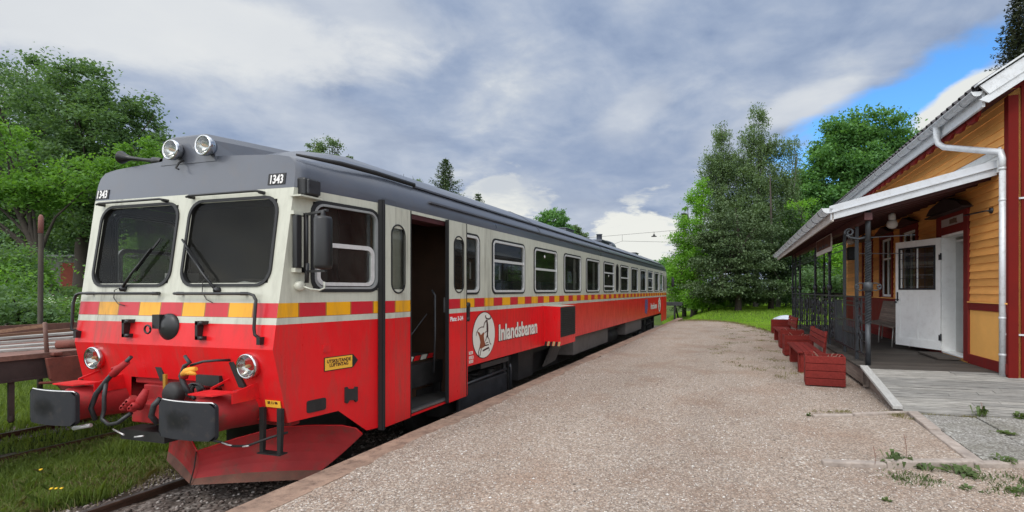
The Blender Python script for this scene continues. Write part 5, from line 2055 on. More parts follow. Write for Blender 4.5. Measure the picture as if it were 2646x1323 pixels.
# door frame, oxblood surround, hood, transom sign
k = MB()
k.box(VW - 0.045, VW + 0.02, DO0 - 0.22, DO0 - 0.03, 0.36, 3.06)
k.box(VW - 0.045, VW + 0.02, DO1 + 0.03, DO1 + 0.26, 0.36, 3.06)
k.box(VW - 0.040, VW + 0.02, DO0 - 0.22, DO1 + 0.26, 2.70, 2.85)
k.box(VW - 0.040, VW + 0.02, DO0 - 0.22, DO1 + 0.26, 3.01, 3.08)
fo = k.build('door_surround', M['strim'], st_, bevel=0.004)
k = MB()
k.prism([(VW - 0.02, DO0 - 0.34, 3.10), (VW - 0.02, DO0 - 0.10, 3.22), (VW - 0.02, (DO0 + DO1) / 2, 3.36), (VW - 0.02, DO1 + 0.2, 3.26), (VW - 0.02, DO1 + 0.42, 3.14)], (-0.16, 0, 0))
k.box(VW - 0.20, VW, DO0 - 0.34, DO1 + 0.42, 3.075, 3.10)
k.build('door_hood', simple('black_brown_hood', (0.022, 0.010, 0.010), 0.6), fo)
k = MB()
k.box(VW - 0.030, VW + 0.0, DO0 - 0.03, DO1 + 0.10, 2.855, 3.005)
so = k.build('transom_sign', simple('pinkish_white_board', (0.40, 0.34, 0.32), 0.6, var=0.08), fo)
k = MB()
for a, b, c_, d_ in ((10.86, 11.18, 2.885, 2.97), (10.84, 10.90, 2.875, 2.905), (10.95, 11.02, 2.97, 2.98)):
    k.box(VW - 0.034, VW - 0.030, a, b, c_, d_)
k.build('sign_mark', simple('brown_sign_mark', (0.13, 0.07, 0.04), 0.6, var=0.4, scale=30), so)
k = MB()
k.box(VW - 0.03, VW + 0.20, DO0 - 0.03, DO0 + 0.012, 0.40, 2.70)
k.box(VW - 0.03, VW + 0.20, DO1 - 0.012, DO1 + 0.03, 0.40, 2.70)
k.box(VW - 0.03, VW + 0.20, DO0, DO1, 2.655, 2.70)
k.box(VW - 0.03, VW + 0.20, DO0, DO1, 0.39, 0.425)
k.build('door_jamb', M['doorwhite'], st_, bevel=0.004)
k = MB()
k.box(VW + 0.20, VW + 0.95, DO1 - 0.03, DO1 + 0.0, 0.40, 2.70)
k.box(VW + 0.42, VW + 0.45, DO1 - 0.05, DO1 - 0.03, 0.40, 2.55)
k.box(VW + 0.2, VW + 0.95, DO0 + 0.02, DO1, 2.56, 2.60)
k.build('inner_door', M['jamb'], st_)
k = MB()
k.box(VW - 0.42, VW - 0.05, DO0 + 0.05, DO1 + 0.10, 0.355, 0.385)
k.build('threshold', M['deck'], st_)

# open door leaf
hinge = Vector((VW - 0.02, DO1 - 0.0, 0))
tip = Vector((3.50, 12.62, 0))
ddir = (tip - hinge).normalized()
nrm = Vector((-ddir.y, ddir.x, 0))
if nrm.y > 0:
    nrm = -nrm                     # the face seen from the camera
Lf = (tip - hinge).length
Z0, Z1 = 0.43, 2.665


def LF(a, z, c):
    v = hinge + ddir * a + nrm * c
    return Vector((v.x, v.y, z))


def leafbox(k, a0, a1, z0, z1, c0, c1, m=0):
    k.hexa([LF(a0, z0, c0), LF(a1, z0, c0), LF(a1, z0, c1), LF(a0, z0, c1), LF(a0, z1, c0), LF(a1, z1, c0), LF(a1, z1, c1), LF(a0, z1, c1)], m)


k = MB()
gz0, gz1 = 1.66, 2.50
leafbox(k, 0, 0.13, Z0, Z1, 0.0, 0.045)
leafbox(k, Lf - 0.11, Lf, Z0, Z1, 0.0, 0.045)
leafbox(k, 0.13, Lf - 0.11, Z0, Z0 + 0.16, 0.0, 0.045)
leafbox(k, 0.13, Lf - 0.11, gz0 - 0.14, gz0, 0.0, 0.045)
leafbox(k, 0.13, Lf - 0.11, gz1, Z1, 0.0, 0.045)
leafbox(k, 0.13, Lf - 0.11, Z0 + 0.16, gz0 - 0.14, 0.008, 0.030)
mid = Lf / 2 + 0.01
leafbox(k, mid - 0.012, mid + 0.012, Z0 + 0.16, gz0 - 0.14, 0.030, 0.040)
for a0, a1 in ((0.13, mid - 0.012), (mid + 0.012, Lf - 0.11)):
    for b0, b1, c0, c1 in ((a0, a1, Z0 + 0.16, Z0 + 0.18), (a0, a1, gz0 - 0.16, gz0 - 0.14), (a0, a0 + 0.018, Z0 + 0.18, gz0 - 0.16), (a1 - 0.018, a1, Z0 + 0.18, gz0 - 0.16)):
        leafbox(k, b0, b1, c0, c1, 0.030, 0.038)
dl = k.build('door_leaf', M['doorwhite'], st_, bevel=0.003)
k = MB()
for a0, a1, z0, z1 in ((0.12, 0.155, gz0 - 0.03, gz1 + 0.03), (Lf - 0.135, Lf - 0.10, gz0 - 0.03, gz1 + 0.03), (0.155, Lf - 0.135, gz0 - 0.03, gz0 + 0.005), (0.155, Lf - 0.135, gz1 - 0.005, gz1 + 0.03)):
    leafbox(k, a0, a1, z0, z1, 0.045, 0.062)
for i in range(1, 4):
    z = gz0 + (gz1 - gz0) * i / 4
    leafbox(k, 0.155, Lf - 0.135, z - 0.004, z + 0.004, 0.052, 0.060)
for f_ in (0.25, 0.5, 0.75):
    a = 0.155 + (Lf - 0.29) * f_
    leafbox(k, a - 0.004, a + 0.004, gz0, gz1, 0.046, 0.052)
k.build('window_grating', M['iron'], dl)
k = MB()
k.poly([LF(0.14, gz0, 0.02), LF(Lf - 0.12, gz0, 0.02), LF(Lf - 0.12, gz1, 0.02), LF(0.14, gz1, 0.02)], out=nrm)
k.build('pane', M['glassd'], dl, recalc=False)
k = MB()
leafbox(k, mid - 0.02, mid + 0.02, gz0, gz1, 0.022, 0.034)
for a in (0.155, Lf - 0.165):
    leafbox(k, a, a + 0.03, gz0, gz1, 0.022, 0.034)
k.build('window_bar', M['doorwhite'], dl)
k = MB()
leafbox(k, Lf - 0.075, Lf - 0.035, 1.38, 1.58, 0.045, 0.053)
k.tube([LF(Lf - 0.055, 1.42, 0.05), LF(Lf - 0.055, 1.42, 0.10), LF(Lf - 0.15, 1.42, 0.10)], 0.010, 8)
k.tube([LF(Lf - 0.02, 1.36, 0.045), LF(Lf - 0.02, 1.36, 0.08)], 0.02, 8)
k.build('door_handle', M['iron'], dl)
for z in (0.62, 2.22):
    k = MB()
    k.lathe(LF(-0.01, z, 0.05), (0, 0, 1), [(0.016, 0), (0.016, 0.13), (0.001, 0.14)], 10)
    leafbox(k, -0.005, 0.045, z, z + 0.11, 0.045, 0.050)
    k.build('hinge', M['iron'], dl)

# facade windows
for a, b in winds:
    k = MB()
    for q in ((a - 0.12, a, WNZ0 - 0.06, WNZ1 + 0.12), (b, b + 0.12, WNZ0 - 0.06, WNZ1 + 0.12), (a, b, WNZ1, WNZ1 + 0.12), (a - 0.14, b + 0.14, WNZ0 - 0.09, WNZ0)):
        k.box(VW - 0.045, VW + 0.03, *q)
    wo = k.build('window', M['strim'], st_)
    k = MB()
    k.prism([(VW - 0.02, a - 0.22, 3.15), (VW - 0.02, (a + b) / 2, 3.34), (VW - 0.02, b + 0.22, 3.15)], (-0.14, 0, 0))
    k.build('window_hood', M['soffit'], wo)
    k = MB()
    for q in ((a, a + 0.06, WNZ0, WNZ1), (b - 0.06, b, WNZ0, WNZ1), ((a + b) / 2 - 0.03, (a + b) / 2 + 0.03, WNZ0, WNZ1), (a, b, WNZ1 - 0.06, WNZ1), (a, b, WNZ0, WNZ0 + 0.06), (a, b, 2.45, 2.50)):
        k.box(VW + 0.02, VW + 0.06, *q)
    k.build('window_frame', M['doorwhite'], wo)
    k = MB()
    k.poly([(VW + 0.04, a, WNZ0), (VW + 0.04, b, WNZ0), (VW + 0.04, b, WNZ1), (VW + 0.04, a, WNZ1)], out=(-1, 0, 0))
    k.build('pane', M['glassd'], wo, recalc=False)

# main roof: tiles, boarded eave, scalloped valance, gutter
PV = 0.655                         # rise per metre
ex, ez = 3.50, 4.60
k = MB()
nx_, run = 26, 4.6
for r_ in range(13):
    x0 = ex + r_ * 0.33
    x1 = x0 + 0.36
    z0 = ez + (x0 - ex) * PV
    z1 = ez + (x1 - ex) * PV
    k.poly([(x0, UE - 0.28, z0 + 0.035), (x0, UF + 0.3, z0 + 0.035), (x1, UF + 0.3, z1 + 0.005), (x1, UE - 0.28, z1 + 0.005)], out=(0, 0, 1))
    k.poly([(x0, UE - 0.28, z0 + 0.035), (x0, UF + 0.3, z0 + 0.035), (x0, UF + 0.3, z0 - 0.005), (x0, UE - 0.28, z0 - 0.005)], out=(-1, 0, 0))
for i in range(52):                # rolls of the lowest course
    y = UE - 0.2 + i * 0.235
    if y > UF + 0.2:
        break
    k.lathe((ex - 0.03, y, ez + 0.03), (1, 0, PV), [(0.05, 0), (0.05, 0.45)], 8)
k.build('roof', M['tile'], st_, recalc=False)
k = MB()
x2, z2 = 8.2, ez + (8.2 - ex) * PV
k.poly([(ex + 0.05, UE - 0.26, ez - 0.015), (ex + 0.05, UF + 0.28, ez - 0.015), (x2, UF + 0.28, z2), (x2, UE - 0.26, z2)], out=(0, 0, -1))
k.poly([(ex + 0.07, UE - 0.25, ez - 0.12), (ex + 0.07, UF + 0.28, ez - 0.12), (VW, UF + 0.28, ez - 0.12 + 0.10), (VW, UE - 0.25, ez - 0.12 + 0.10)], out=(0, 0, -1))
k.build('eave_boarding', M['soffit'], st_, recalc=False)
k = MB()
k.box(3.56, 3.60, UE - 0.25, UF + 0.28, 4.34, 4.585)
k.build('fascia', M['gut'], st_)
k = MB()
y = UE + 0.05
while y < UF:
    k.box(3.63, 3.67, y, y + 0.42, 4.30, 4.48)
    k.prism([(3.62, y + 0.05, 4.30), (3.62, y + 0.37, 4.30), (3.62, y + 0.30, 4.245), (3.62, y + 0.12, 4.245)], (0.05, 0, 0))
    y += 0.45
k.build('valance', M['sred'], st_)


def half_gutter(k, x, za, zb, ya, yb, r, n=8):
    """half-round gutter whose lip runs from (x, ya, za) to (x, yb, zb); x is its middle"""
    A, B = [], []
    for i in range(n + 1):
        an = pi + pi * i / n
        A.append((x + r * cos(an), ya, za + r * sin(an)))
        B.append((x + r * cos(an), yb, zb + r * sin(an)))
    for i in range(n):
        k.poly([A[i], A[i + 1], B[i + 1], B[i]], sm=True)
        k.poly([(a[0] * 0.94 + x * 0.06, a[1], a[2] * 0.94 + za * 0.06) if 0 else a for a in (A[i], A[i + 1], B[i + 1], B[i])][::-1], sm=True)
    k.poly(A)
    k.tube([A[0], B[0]], 0.009, 6)
    k.tube([A[-1], B[-1]], 0.009, 6)


k = MB()
half_gutter(k, 3.485, 4.565, 4.54, UE - 0.28, UF + 0.3, 0.072)
go = k.build('gutter', M['gut'], st_, recalc=False)
k = MB()
y = UE + 0.15
while y < UF:
    pts = []
    for i in range(9):
        an = pi + pi * i / 8
        pts.append((3.485 + 0.078 * cos(an), y, 4.558 + 0.078 * sin(an)))
    k.tube(pts, 0.006, 5)
    y += 0.62
k.build('gutter_bracket', simple('grey_bracket', (0.20, 0.21, 0.23), 0.5, metal=0.5), go)
# down pipe: outlet, swan neck, pipe
k = MB()
k.tube([(3.485, 10.32, 4.52), (3.485, 10.32, 4.33), (3.50, 10.30, 4.22), (3.56, 10.20, 4.12), (3.86, 9.32, 3.80), (3.95, 9.16, 3.74), (3.965, 9.13, 3.62), (3.965, 9.13, 3.45)], [0.06, 0.055, 0.05, 0.05, 0.05, 0.05, 0.05, 0.05], 14)
k.tube([(3.965, 9.13, 3.50), (3.965, 9.13, 0.26)], 0.047, 14)
for z in (3.46, 2.98, 1.18, 0.62):
    k.lathe((3.965, 9.13, z), (0, 0, 1), [(0.050, 0), (0.054, 0.005), (0.054, 0.03), (0.050, 0.035)], 14)
k.beam((3.97, 9.11, 3.0), (4.2, 9.02, 3.0), 0.03, 0.025)
k.beam((3.97, 9.11, 0.95), (4.2, 9.02, 0.95), 0.03, 0.025)
k.build('down_pipe', M['gut'], st_)
# verge board of the gable roof
k = MB()
for (c0, c1, y0, y1) in ((0.03, -0.17, UE - 0.335, UE - 0.30), (-0.17, -0.29, UE - 0.315, UE - 0.29)):
    k.prism([(3.50, y0, 4.60 + c0), (8.0, y0, 4.60 + c0 + 4.5 * PV), (8.0, y0, 4.60 + c1 + 4.5 * PV), (3.62, y0, 4.62 + c1 + 0.05)], (0, y1 - y0, 0))
k.prism([(3.46, UE - 0.37, 4.66), (8.0, UE - 0.37, 4.66 + 4.54 * PV), (8.0, UE - 0.37, 4.63 + 4.54 * PV), (3.46, UE - 0.37, 4.63)], (0, 0.12, 0))
k.build('verge_board', M['gut'], st_)
# white flashing boards above the canopy
k = MB()
k.box(VW - 0.045, VW - 0.02, UE + 0.2, UF, 3.72, 3.835)
k.box(VW - 0.060, VW - 0.02, UE + 0.2, UF, 3.45, 3.705)
k.build('flashing', M['swhite'], st_)
# lamp arm on the wall
k = MB()
k.tube([(VW - 0.02, 9.55, 2.90), (VW - 0.10, 9.60, 2.90), (VW - 0.12, 10.3, 2.93)], 0.014, 6)
k.lathe((VW - 0.02, 9.55, 2.90), (-1, 0, 0), [(0.05, 0), (0.045, 0.03), (0.01, 0.04)], 12)
k.build('wall_hook', M['iron'], st_)

# ================================================================== veranda
ve = thing('veranda', (3.0, 15, 0), 'dark timber veranda with wrought iron railing and white eaves in front of the station', 'veranda', rz=ROT)
VD = 2.05                          # deck edge
k = MB()
y = 9.25
while y < 20.3:
    k.box(VD, VW - 0.04, y + 0.004, y + 0.116, DK - 0.035, DK + random.uniform(-0.002, 0.002))
    y += 0.12
k.build('deck', M['deck'], ve, recalc=False)
k = MB()
k.box(VD + 0.02, VD + 0.06, 9.27, 20.3, 0.06, DK - 0.036)
k.box(VD + 0.02, VW, 9.27, 9.31, 0.02, DK - 0.036)
k.build('deck_skirt', M['benchwood'], ve)

# canopy: sloping sheet, boarded underside, fascias and gutter
CE = 1.60                          # eave line
CZ = 2.80
CW = 3.42
Uc0, Uc1 = 9.32, 20.3


def cz(x):                         # underside of the canopy
    return CZ + (x - CE) * (CW - CZ) / (VW - CE)


k = MB()
k.poly([(CE, Uc0, CZ + 0.19), (VW, Uc0, CW + 0.19), (VW, Uc1, CW + 0.17), (CE, Uc1, CZ + 0.17)], out=(0, 0, 1))
k.build('canopy_roof', M['gut'], ve, recalc=False)
k = MB()
k.poly([(CE + 0.02, Uc0 + 0.02, CZ + 0.03), (VW, Uc0 + 0.02, CW + 0.03), (VW, Uc1, CW + 0.03), (CE + 0.02, Uc1, CZ + 0.03)], out=(0, 0, -1))
for i in range(24):
    y = Uc0 + 0.3 + i * 0.46
    k.beam((CE + 0.05, y, cz(CE + 0.05) + 0.005), (VW, y, CW + 0.005), 0.05, 0.05)
k.box(2.12, 2.24, Uc0 + 0.1, Uc1 - 0.1, 2.80, 2.92)
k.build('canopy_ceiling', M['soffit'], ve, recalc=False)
k = MB()
dzf = -0.05
k.prism([(CE - 0.02, Uc0, CZ), (VW - 0.05, Uc0, CW - 0.0), (VW - 0.05, Uc0, CW + 0.115), (CE - 0.02, Uc0, CZ + 0.115)], (0, 0.03, 0))
k.prism([(CE - 0.04, Uc0 - 0.02, CZ + 0.12), (VW - 0.05, Uc0 - 0.02, CW + 0.12), (VW - 0.05, Uc0 - 0.02, CW + 0.235), (CE - 0.04, Uc0 - 0.02, CZ + 0.235)], (0, 0.04, 0))
k.prism([(CE - 0.04, Uc0 - 0.035, CZ + 0.112), (VW - 0.05, Uc0 - 0.035, CW + 0.112), (VW - 0.05, Uc0 - 0.035, CW + 0.13), (CE - 0.04, Uc0 - 0.035, CZ + 0.13)], (0, 0.05, 0))
k.build('canopy_verge', simple('verge_paint', (0.50, 0.52, 0.55), 0.55, var=0.06, scale=4, dirt=(0.3, 0.28, 0.25), dirtamt=0.4), ve)
k = MB()
k.prism([(CE, Uc0, CZ - 0.02), (CE, Uc1, CZ - 0.05), (CE, Uc1, CZ + 0.13), (CE, Uc0, CZ + 0.16)], (0.03, 0, 0))
k.build('canopy_fascia', M['gutbrown'], ve)
k = MB()
half_gutter(k, 1.53, 3.00, 2.93, Uc0 - 0.02, Uc1 + 0.05, 0.085)
go = k.build('gutter', M['gut'], ve, recalc=False)
k = MB()
y = Uc0 + 0.45
while y < Uc1:
    pts = []
    for i in range(9):
        an = pi + pi * i / 8
        pts.append((1.53 + 0.089 * cos(an), y, 2.995 - 0.06 * (y - Uc0) / 11 + 0.089 * sin(an)))
    k.tube(pts, 0.005, 5)
    y += 0.75
k.build('gutter_bracket', M['iron'], go)


def twist(k, x, y, z0, z1, r, n=40, turns=7, m=0):
    """twisted square bar"""
    P = []
    V_, F_ = [], []
    for i in range(n + 1):
        a = turns * 2 * pi * i / n
        z = z0 + (z1 - z0) * i / n
        for j in range(4):
            an = a + j * pi / 2
            V_.append((x + r * cos(an), y + r * sin(an), z))
    for i in range(n):
        for j in range(4):
            F_.append((i * 4 + j, i * 4 + (j + 1) % 4, (i + 1) * 4 + (j + 1) % 4, (i + 1) * 4 + j))
    k.mesh(V_, F_, m)


def scroll(k, c, r, a0, turns, ax, ay, t=0.010, n=16):
    k.tube(spiral(c, r, r * 0.28, a0, turns, ax, ay, n), t, 6)


# near twisted column
PX = 2.22
k = MB()
k.tube([(PX, 9.62, DK), (PX, 9.62, 1.05)], 0.045, 10)
twist(k, PX, 9.62, 1.05, 1.60, 0.055, 44, 3)
k.lathe((PX, 9.62, 1.60), (0, 0, 1), [(0.055, 0), (0.075, 0.02), (0.075, 0.14), (0.055, 0.16)], 12)
twist(k, PX, 9.62, 1.76, 2.45, 0.055, 60, 4)
k.tube([(PX, 9.62, 2.45), (PX, 9.62, cz(PX) + 0.02)], 0.045, 10)
for s in (1, -1):
    for dz_, tt in ((0.03, 1), (0.13, -1)):
        c0 = Vector((PX, 9.62 , 1.60 + dz_))
        k.tube([c0 + Vector((0.04 * s, 0, 0)), c0 + Vector((0.12 * s, 0, -0.015 * tt)), c0 + Vector((0.17 * s, 0, 0.01 * tt))], 0.010, 6)
        scroll(k, c0 + Vector((0.165 * s, 0, 0.05 * tt)), 0.045, -pi / 2 * tt, 1.1 * (s * tt), (1, 0, 0), (0, 0, 1), 0.010)
k.tube([(PX - 0.03, 9.62, 2.53), (PX - 0.15, 9.60, 2.50), (PX - 0.28, 9.58, 2.52), (PX - 0.35, 9.57, 2.57)], 0.02, 8)
scroll(k, Vector((PX - 0.30, 9.575, 2.61)), 0.075, -pi * 0.85, -1.35, (1, 0, 0), (0, 0, 1), 0.018, 22)
k.build('post', simple('grey_iron_post', (0.045, 0.050, 0.056), 0.45, metal=0.35, var=0.25, scale=10), ve)
# other posts
for (x, y, kind) in ((2.21, 10.4, 's'), (2.23, 11.58, 's'), (2.2, 13.09, 't'), (2.18, 15.13, 't'), (2.15, 18.2, 't'), (2.13, 19.3, 's'), (2.12, 20.1, 't'), (3.2, 20.15, 't'), (VW - 0.1, 20.2, 's')):
    k = MB()
    if kind == 's':
        top = cz(x) + 0.02
        k.box(x - 0.028, x + 0.028, y - 0.028, y + 0.028, DK, top)
    else:
        k.box(x - 0.025, x + 0.025, y - 0.025, y + 0.025, DK, 1.3)
        twist(k, x, y, 1.3, 2.3, 0.038, 50, 6)
        k.box(x - 0.025, x + 0.025, y - 0.025, y + 0.025, 2.3, cz(x) + 0.02)
        k.lathe((x, y, 1.62), (0, 0, 1), [(0.04, 0), (0.06, 0.02), (0.06, 0.12), (0.04, 0.14)], 10)
        for s in (1, -1):
            scroll(k, Vector((x, y + 0.10 * s, 1.70)), 0.05, -pi / 2, 1.1 * s, (0, 1, 0), (0, 0, 1), 0.008)
            scroll(k, Vector((x, y + 0.14 * s, 2.52)), 0.09, -pi / 2, 1.2 * s, (0, 1, 0), (0, 0, 1), 0.012)
    k.build('post', M['iron'], ve)
# thin lattice rails under the eave
k = MB()
for z in (2.46, 2.60):
    k.beam((PX, 11.6, z), (2.12, 20.1, z), 0.015, 0.015)
    k.beam((2.12, 20.12, z), (VW - 0.1, 20.2, z), 0.015, 0.015)
for i in range(28):
    y = 13.2 + i * 0.25
    k.tube([(2.19, y, 2.46), (2.19, y + 0.06, 2.53), (2.19, y, 2.60)], 0.006, 4)
k.beam((PX, 9.62, 2.52), (PX + 0.75, 9.75, 2.56), 0.012, 0.012)
k.beam((2.21, 10.4, 2.30), (3.2, 10.6, 2.30), 0.012, 0.012)
k.build('lattice_rail', M['iron'], ve)

# railing panels


def panel(y0, y1, x, kind, x1=None):
    """railing panel between two posts along the deck edge"""
    k = MB()
    x1 = x if x1 is None else x1
    L = y1 - y0
    X_ = lambda y: x + (x1 - x) * (y - y0) / L
    zt, zb = 1.50, 0.50
    k.beam((X_(y0), y0, zt), (X_(y1), y1, zt), 0.045, 0.03)
    k.beam((X_(y0), y0, zb), (X_(y1), y1, zb), 0.03, 0.025)
    k.beam((X_(y0), y0, zt - 0.09), (X_(y1), y1, zt - 0.09), 0.014, 0.014)
    if kind == 'gate':
        for z in (1.33, 1.05, 0.80):
            k.beam((X_(y0), y0, z), (X_(y1), y1, z), 0.02, 0.02)
        n = 9
        for i in range(1, n):
            y = y0 + L * i / n
            k.beam((X_(y), y, 0.5), (X_(y), y, 1.05), 0.012, 0.012)
        k.beam((X_(y0 + 0.2), y0 + 0.2, 1.05), (X_(y0 + 0.2), y0 + 0.2, 1.5), 0.014, 0.014)
    elif kind == 'ladder':
        for z in (0.72, 0.88, 1.04, 1.2):
            k.beam((X_(y0), y0, z), (X_(y0 + 0.4), y0 + 0.4, z), 0.016, 0.016)
        k.beam((X_(y0 + 0.4), y0 + 0.4, zb), (X_(y0 + 0.4), y0 + 0.4, zt), 0.016, 0.016)
        for s in (1, -1):
            scroll(k, Vector((X_(y0 + 0.6), y0 + 0.6 + 0.03 * s, 1.22 + 0.14 * s)), 0.12, -pi / 2, 1.3 * s, (0, 1, 0), (0, 0, 1), 0.009)
        scroll(k, Vector((X_(y0 + 0.6), y0 + 0.6, 0.80)), 0.12, pi / 2, 1.3, (0, 1, 0), (0, 0, 1), 0.009)
        k.tube([(X_(y0 + 0.44), y0 + 0.44, 0.5), (X_(y0 + 0.6), y0 + 0.60, 1.0), (X_(y0 + 0.44), y0 + 0.44, 1.5)], 0.009, 6)
    elif kind == 'diag':
        n = 9
        for i in range(n):
            a = y0 + L * i / n
            k.tube([(X_(a), a, zb), (X_(a), min(y1, a + L * 0.35), zt - 0.1)], 0.010, 5)
        k.beam((X_(y0), y0, 1.0), (X_(y1), y1, 1.0), 0.014, 0.014)
    else:
        n = max(1, int(round(L / 0.9)))
        for i in range(n):
            a, b = y0 + L * i / n, y0 + L * (i + 1) / n
            c_ = (a + b) / 2
            k.beam((X_(a), a + 0.04, zb), (X_(a), a + 0.04, zt), 0.02, 0.05)
            k.beam((X_(b), b - 0.04, zb), (X_(b), b - 0.04, zt), 0.020, 0.035)
            twist(k, X_(c_), c_, zb, zt - 0.09, 0.014, 24, 4)
            for s in (1, -1):
                for z, tt in ((1.27, 1), (1.06, -1), (0.86, 1), (0.65, -1)):
                    scroll(k, Vector((X_(c_), c_ + s * 0.13, z)), 0.10, -pi / 2 * tt, 1.15 * s * tt, (0, 1, 0), (0, 0, 1), 0.015, 12)
                k.tube([(X_(c_), c_, 0.55), (X_(c_), c_ + s * 0.24, 0.75), (X_(c_), c_ + s * 0.05, 0.97), (X_(c_), c_ + s * 0.24, 1.18), (X_(c_), c_, 1.38)], 0.010, 5)
    k.build('railing_panel', M['iron'], ve, recalc=False)


panel(9.66, 10.38, 2.22, 'ladder')
panel(10.43, 11.55, 2.21, 'gate')
panel(11.61, 12.5, 2.23, 'diag', 2.21)
panel(12.5, 13.07, 2.21, 'orn')
panel(13.11, 15.11, 2.2, 'orn', 2.18)
panel(15.15, 18.18, 2.18, 'orn', 2.15)
panel(18.22, 19.28, 2.15, 'orn', 2.13)
panel(19.32, 20.1, 2.13, 'orn', 2.12)
k = MB()
k.beam((2.12, 20.12, 1.50), (VW - 0.1, 20.2, 1.50), 0.03, 0.045)
k.beam((2.12, 20.12, 0.50), (VW - 0.1, 20.2, 0.50), 0.03, 0.03)
for i in range(16):
    x = 2.2 + i * 0.11
    k.beam((x, 20.13 + i * 0.005, 0.5), (x, 20.13 + i * 0.005, 1.5), 0.014, 0.014)
    if i % 2:
        scroll(k, Vector((x - 0.05, 20.13, 1.2)), 0.06, 0, 1.1, (1, 0, 0), (0, 0, 1), 0.007, 12)
        scroll(k, Vector((x - 0.05, 20.13, 0.8)), 0.06, pi, 1.1, (1, 0, 0), (0, 0, 1), 0.007, 12)
k.build('railing_panel', M['iron'], ve, recalc=False)

# ramp
rp = thing('ramp', (3.0, 8.3, 0.0), 'pale weathered board ramp leading up to the veranda', 'ramp', rz=ROT)
k = MB()
u0, u1 = 7.42, 9.26
zr = lambda y: 0.055 + (DK - 0.055 - 0.004) * (y - u0) / (u1 - u0)
nb = 17
for i in range(nb):
    a, b = u0 + (u1 - u0) * i / nb, u0 + (u1 - u0) * (i + 1) / nb
    ga = random.uniform(0.010, 0.028)
    xl = 2.13 + random.uniform(-0.004, 0.004)
    brk = random.choice((0, 0, 1))
    xsb = [xl, 4.9] if not brk else [xl, random.uniform(2.8, 3.8), 4.9]
    for xa, xb in zip(xsb[:-1], xsb[1:]):
        dz_ = random.uniform(-0.003, 0.003)
        k.hexa([(xa + 0.003, a + ga, zr(a) - 0.03 + dz_), (xb - 0.003, a + ga, zr(a) - 0.03 + dz_), (xb - 0.003, b, zr(b) - 0.03 + dz_), (xa + 0.003, b, zr(b) - 0.03 + dz_),
                (xa + 0.003, a + ga, zr(a) + dz_), (xb - 0.003, a + ga, zr(a) + dz_), (xb - 0.003, b, zr(b) + dz_), (xa + 0.003, b, zr(b) + dz_)])
k.build('ramp_boards', M['ramp'], rp, recalc=False)
k = MB()
k.hexa([(2.02, u0 + 0.06, zr(u0) + 0.005), (2.14, u0 + 0.06, zr(u0) + 0.005), (2.14, u1, DK + 0.0), (2.02, u1, DK + 0.0), (2.02, u0 + 0.06, zr(u0) + 0.05), (2.14, u0 + 0.06, zr(u0) + 0.05), (2.14, u1 + 0.03, DK + 0.04), (2.02, u1 + 0.03, DK + 0.04)])
k.build('ramp_kerb', wood('pale_board', (0.46, 0.455, 0.44), (14, 1, 14), 0.25, bump=0.3), rp, bevel=0.004)
k = MB()
k.prism([(2.16, u0 + 0.1, 0.0), (2.16, u1, 0.0), (2.16, u1, DK - 0.04), (2.16, u0 + 0.1, 0.04)], (0.04, 0, 0))
k.build('ramp_side', M['benchwood'], rp)
k = MB()
k.poly([(2.17, u0 + 0.02, 0.012), (4.88, u0 + 0.02, 0.012), (4.88, u1, DK - 0.06), (2.17, u1, DK - 0.06)], out=(0, 0, 1))
k.build('ramp_gap_shade', M['darkroom'], rp, recalc=False)  # dark sheet added under the boards so their gaps read as shade

# bench on the veranda
vb = thing('slatted_bench', (3.66, 13.2, DK), 'weathered slatted bench with a curved back standing on the veranda beyond the open door', 'bench', rz=ROT)
k = MB()
for i in range(11):
    a = i / 10
    x = VW - 0.14 - 0.10 * (1 - a)
    z = 0.86 + 0.46 * a
    k.beam((x, 12.6, z), (x, 15.2, z), 0.018, 0.041)
for i in range(7):
    x = VW - 0.26 - i * 0.06
    z = 0.82 - 0.02 * sin(i / 6 * pi) + (0.0 if i < 6 else -0.03)
    k.beam((x, 12.6, z), (x, 15.2, z), 0.05, 0.02)
k.build('bench_slats', M['benchwood'], vb)
for y in (12.8, 13.9, 15.0):
    for x in (VW - 0.55, VW - 0.2):
        k = MB()
        k.tube([(x, y, 0.80), (x - 0.03, y, DK)], 0.016, 6)
        k.build('leg', simple('pale_leg', (0.32, 0.31, 0.29), 0.5), vb)

# sign hanging under the canopy
sg_ = thing('hanging_sign', (2.10, 13.3, 2.55), 'white-edged board with a brown picture hanging under the veranda eave', 'sign', rz=ROT)
k = MB()
k.box(2.095, 2.125, 12.32, 14.38, 2.50, 2.885)
k.build('sign_board', simple('sign_white', (0.52, 0.50, 0.47), 0.6, var=0.05), sg_)
k = MB()
k.box(2.090, 2.094, 12.36, 14.32, 2.60, 2.865)
k.build('sign_picture', simple('sign_brown', (0.12, 0.06, 0.045), 0.7, var=0.45, scale=5, spec=0.1), sg_)
k = MB()
x = 12.6
for i in range(9):
    w_ = (0.07, 0.10, 0.05, 0.12)[i % 4]
    k.box(2.086, 2.090, x, x + w_, 2.635, 2.66 + 0.025 * ((i * 7) % 3))
    x += w_ + 0.06
k.build('sign_lettering', M['iron'], sg_)
k = MB()
k.tube([(2.11, 12.4, 2.88), (2.11, 12.4, 3.0)], 0.006, 5)
k.tube([(2.11, 14.3, 2.88), (2.11, 14.3, 3.0)], 0.006, 5)
k.build('hanger', M['iron'], sg_)

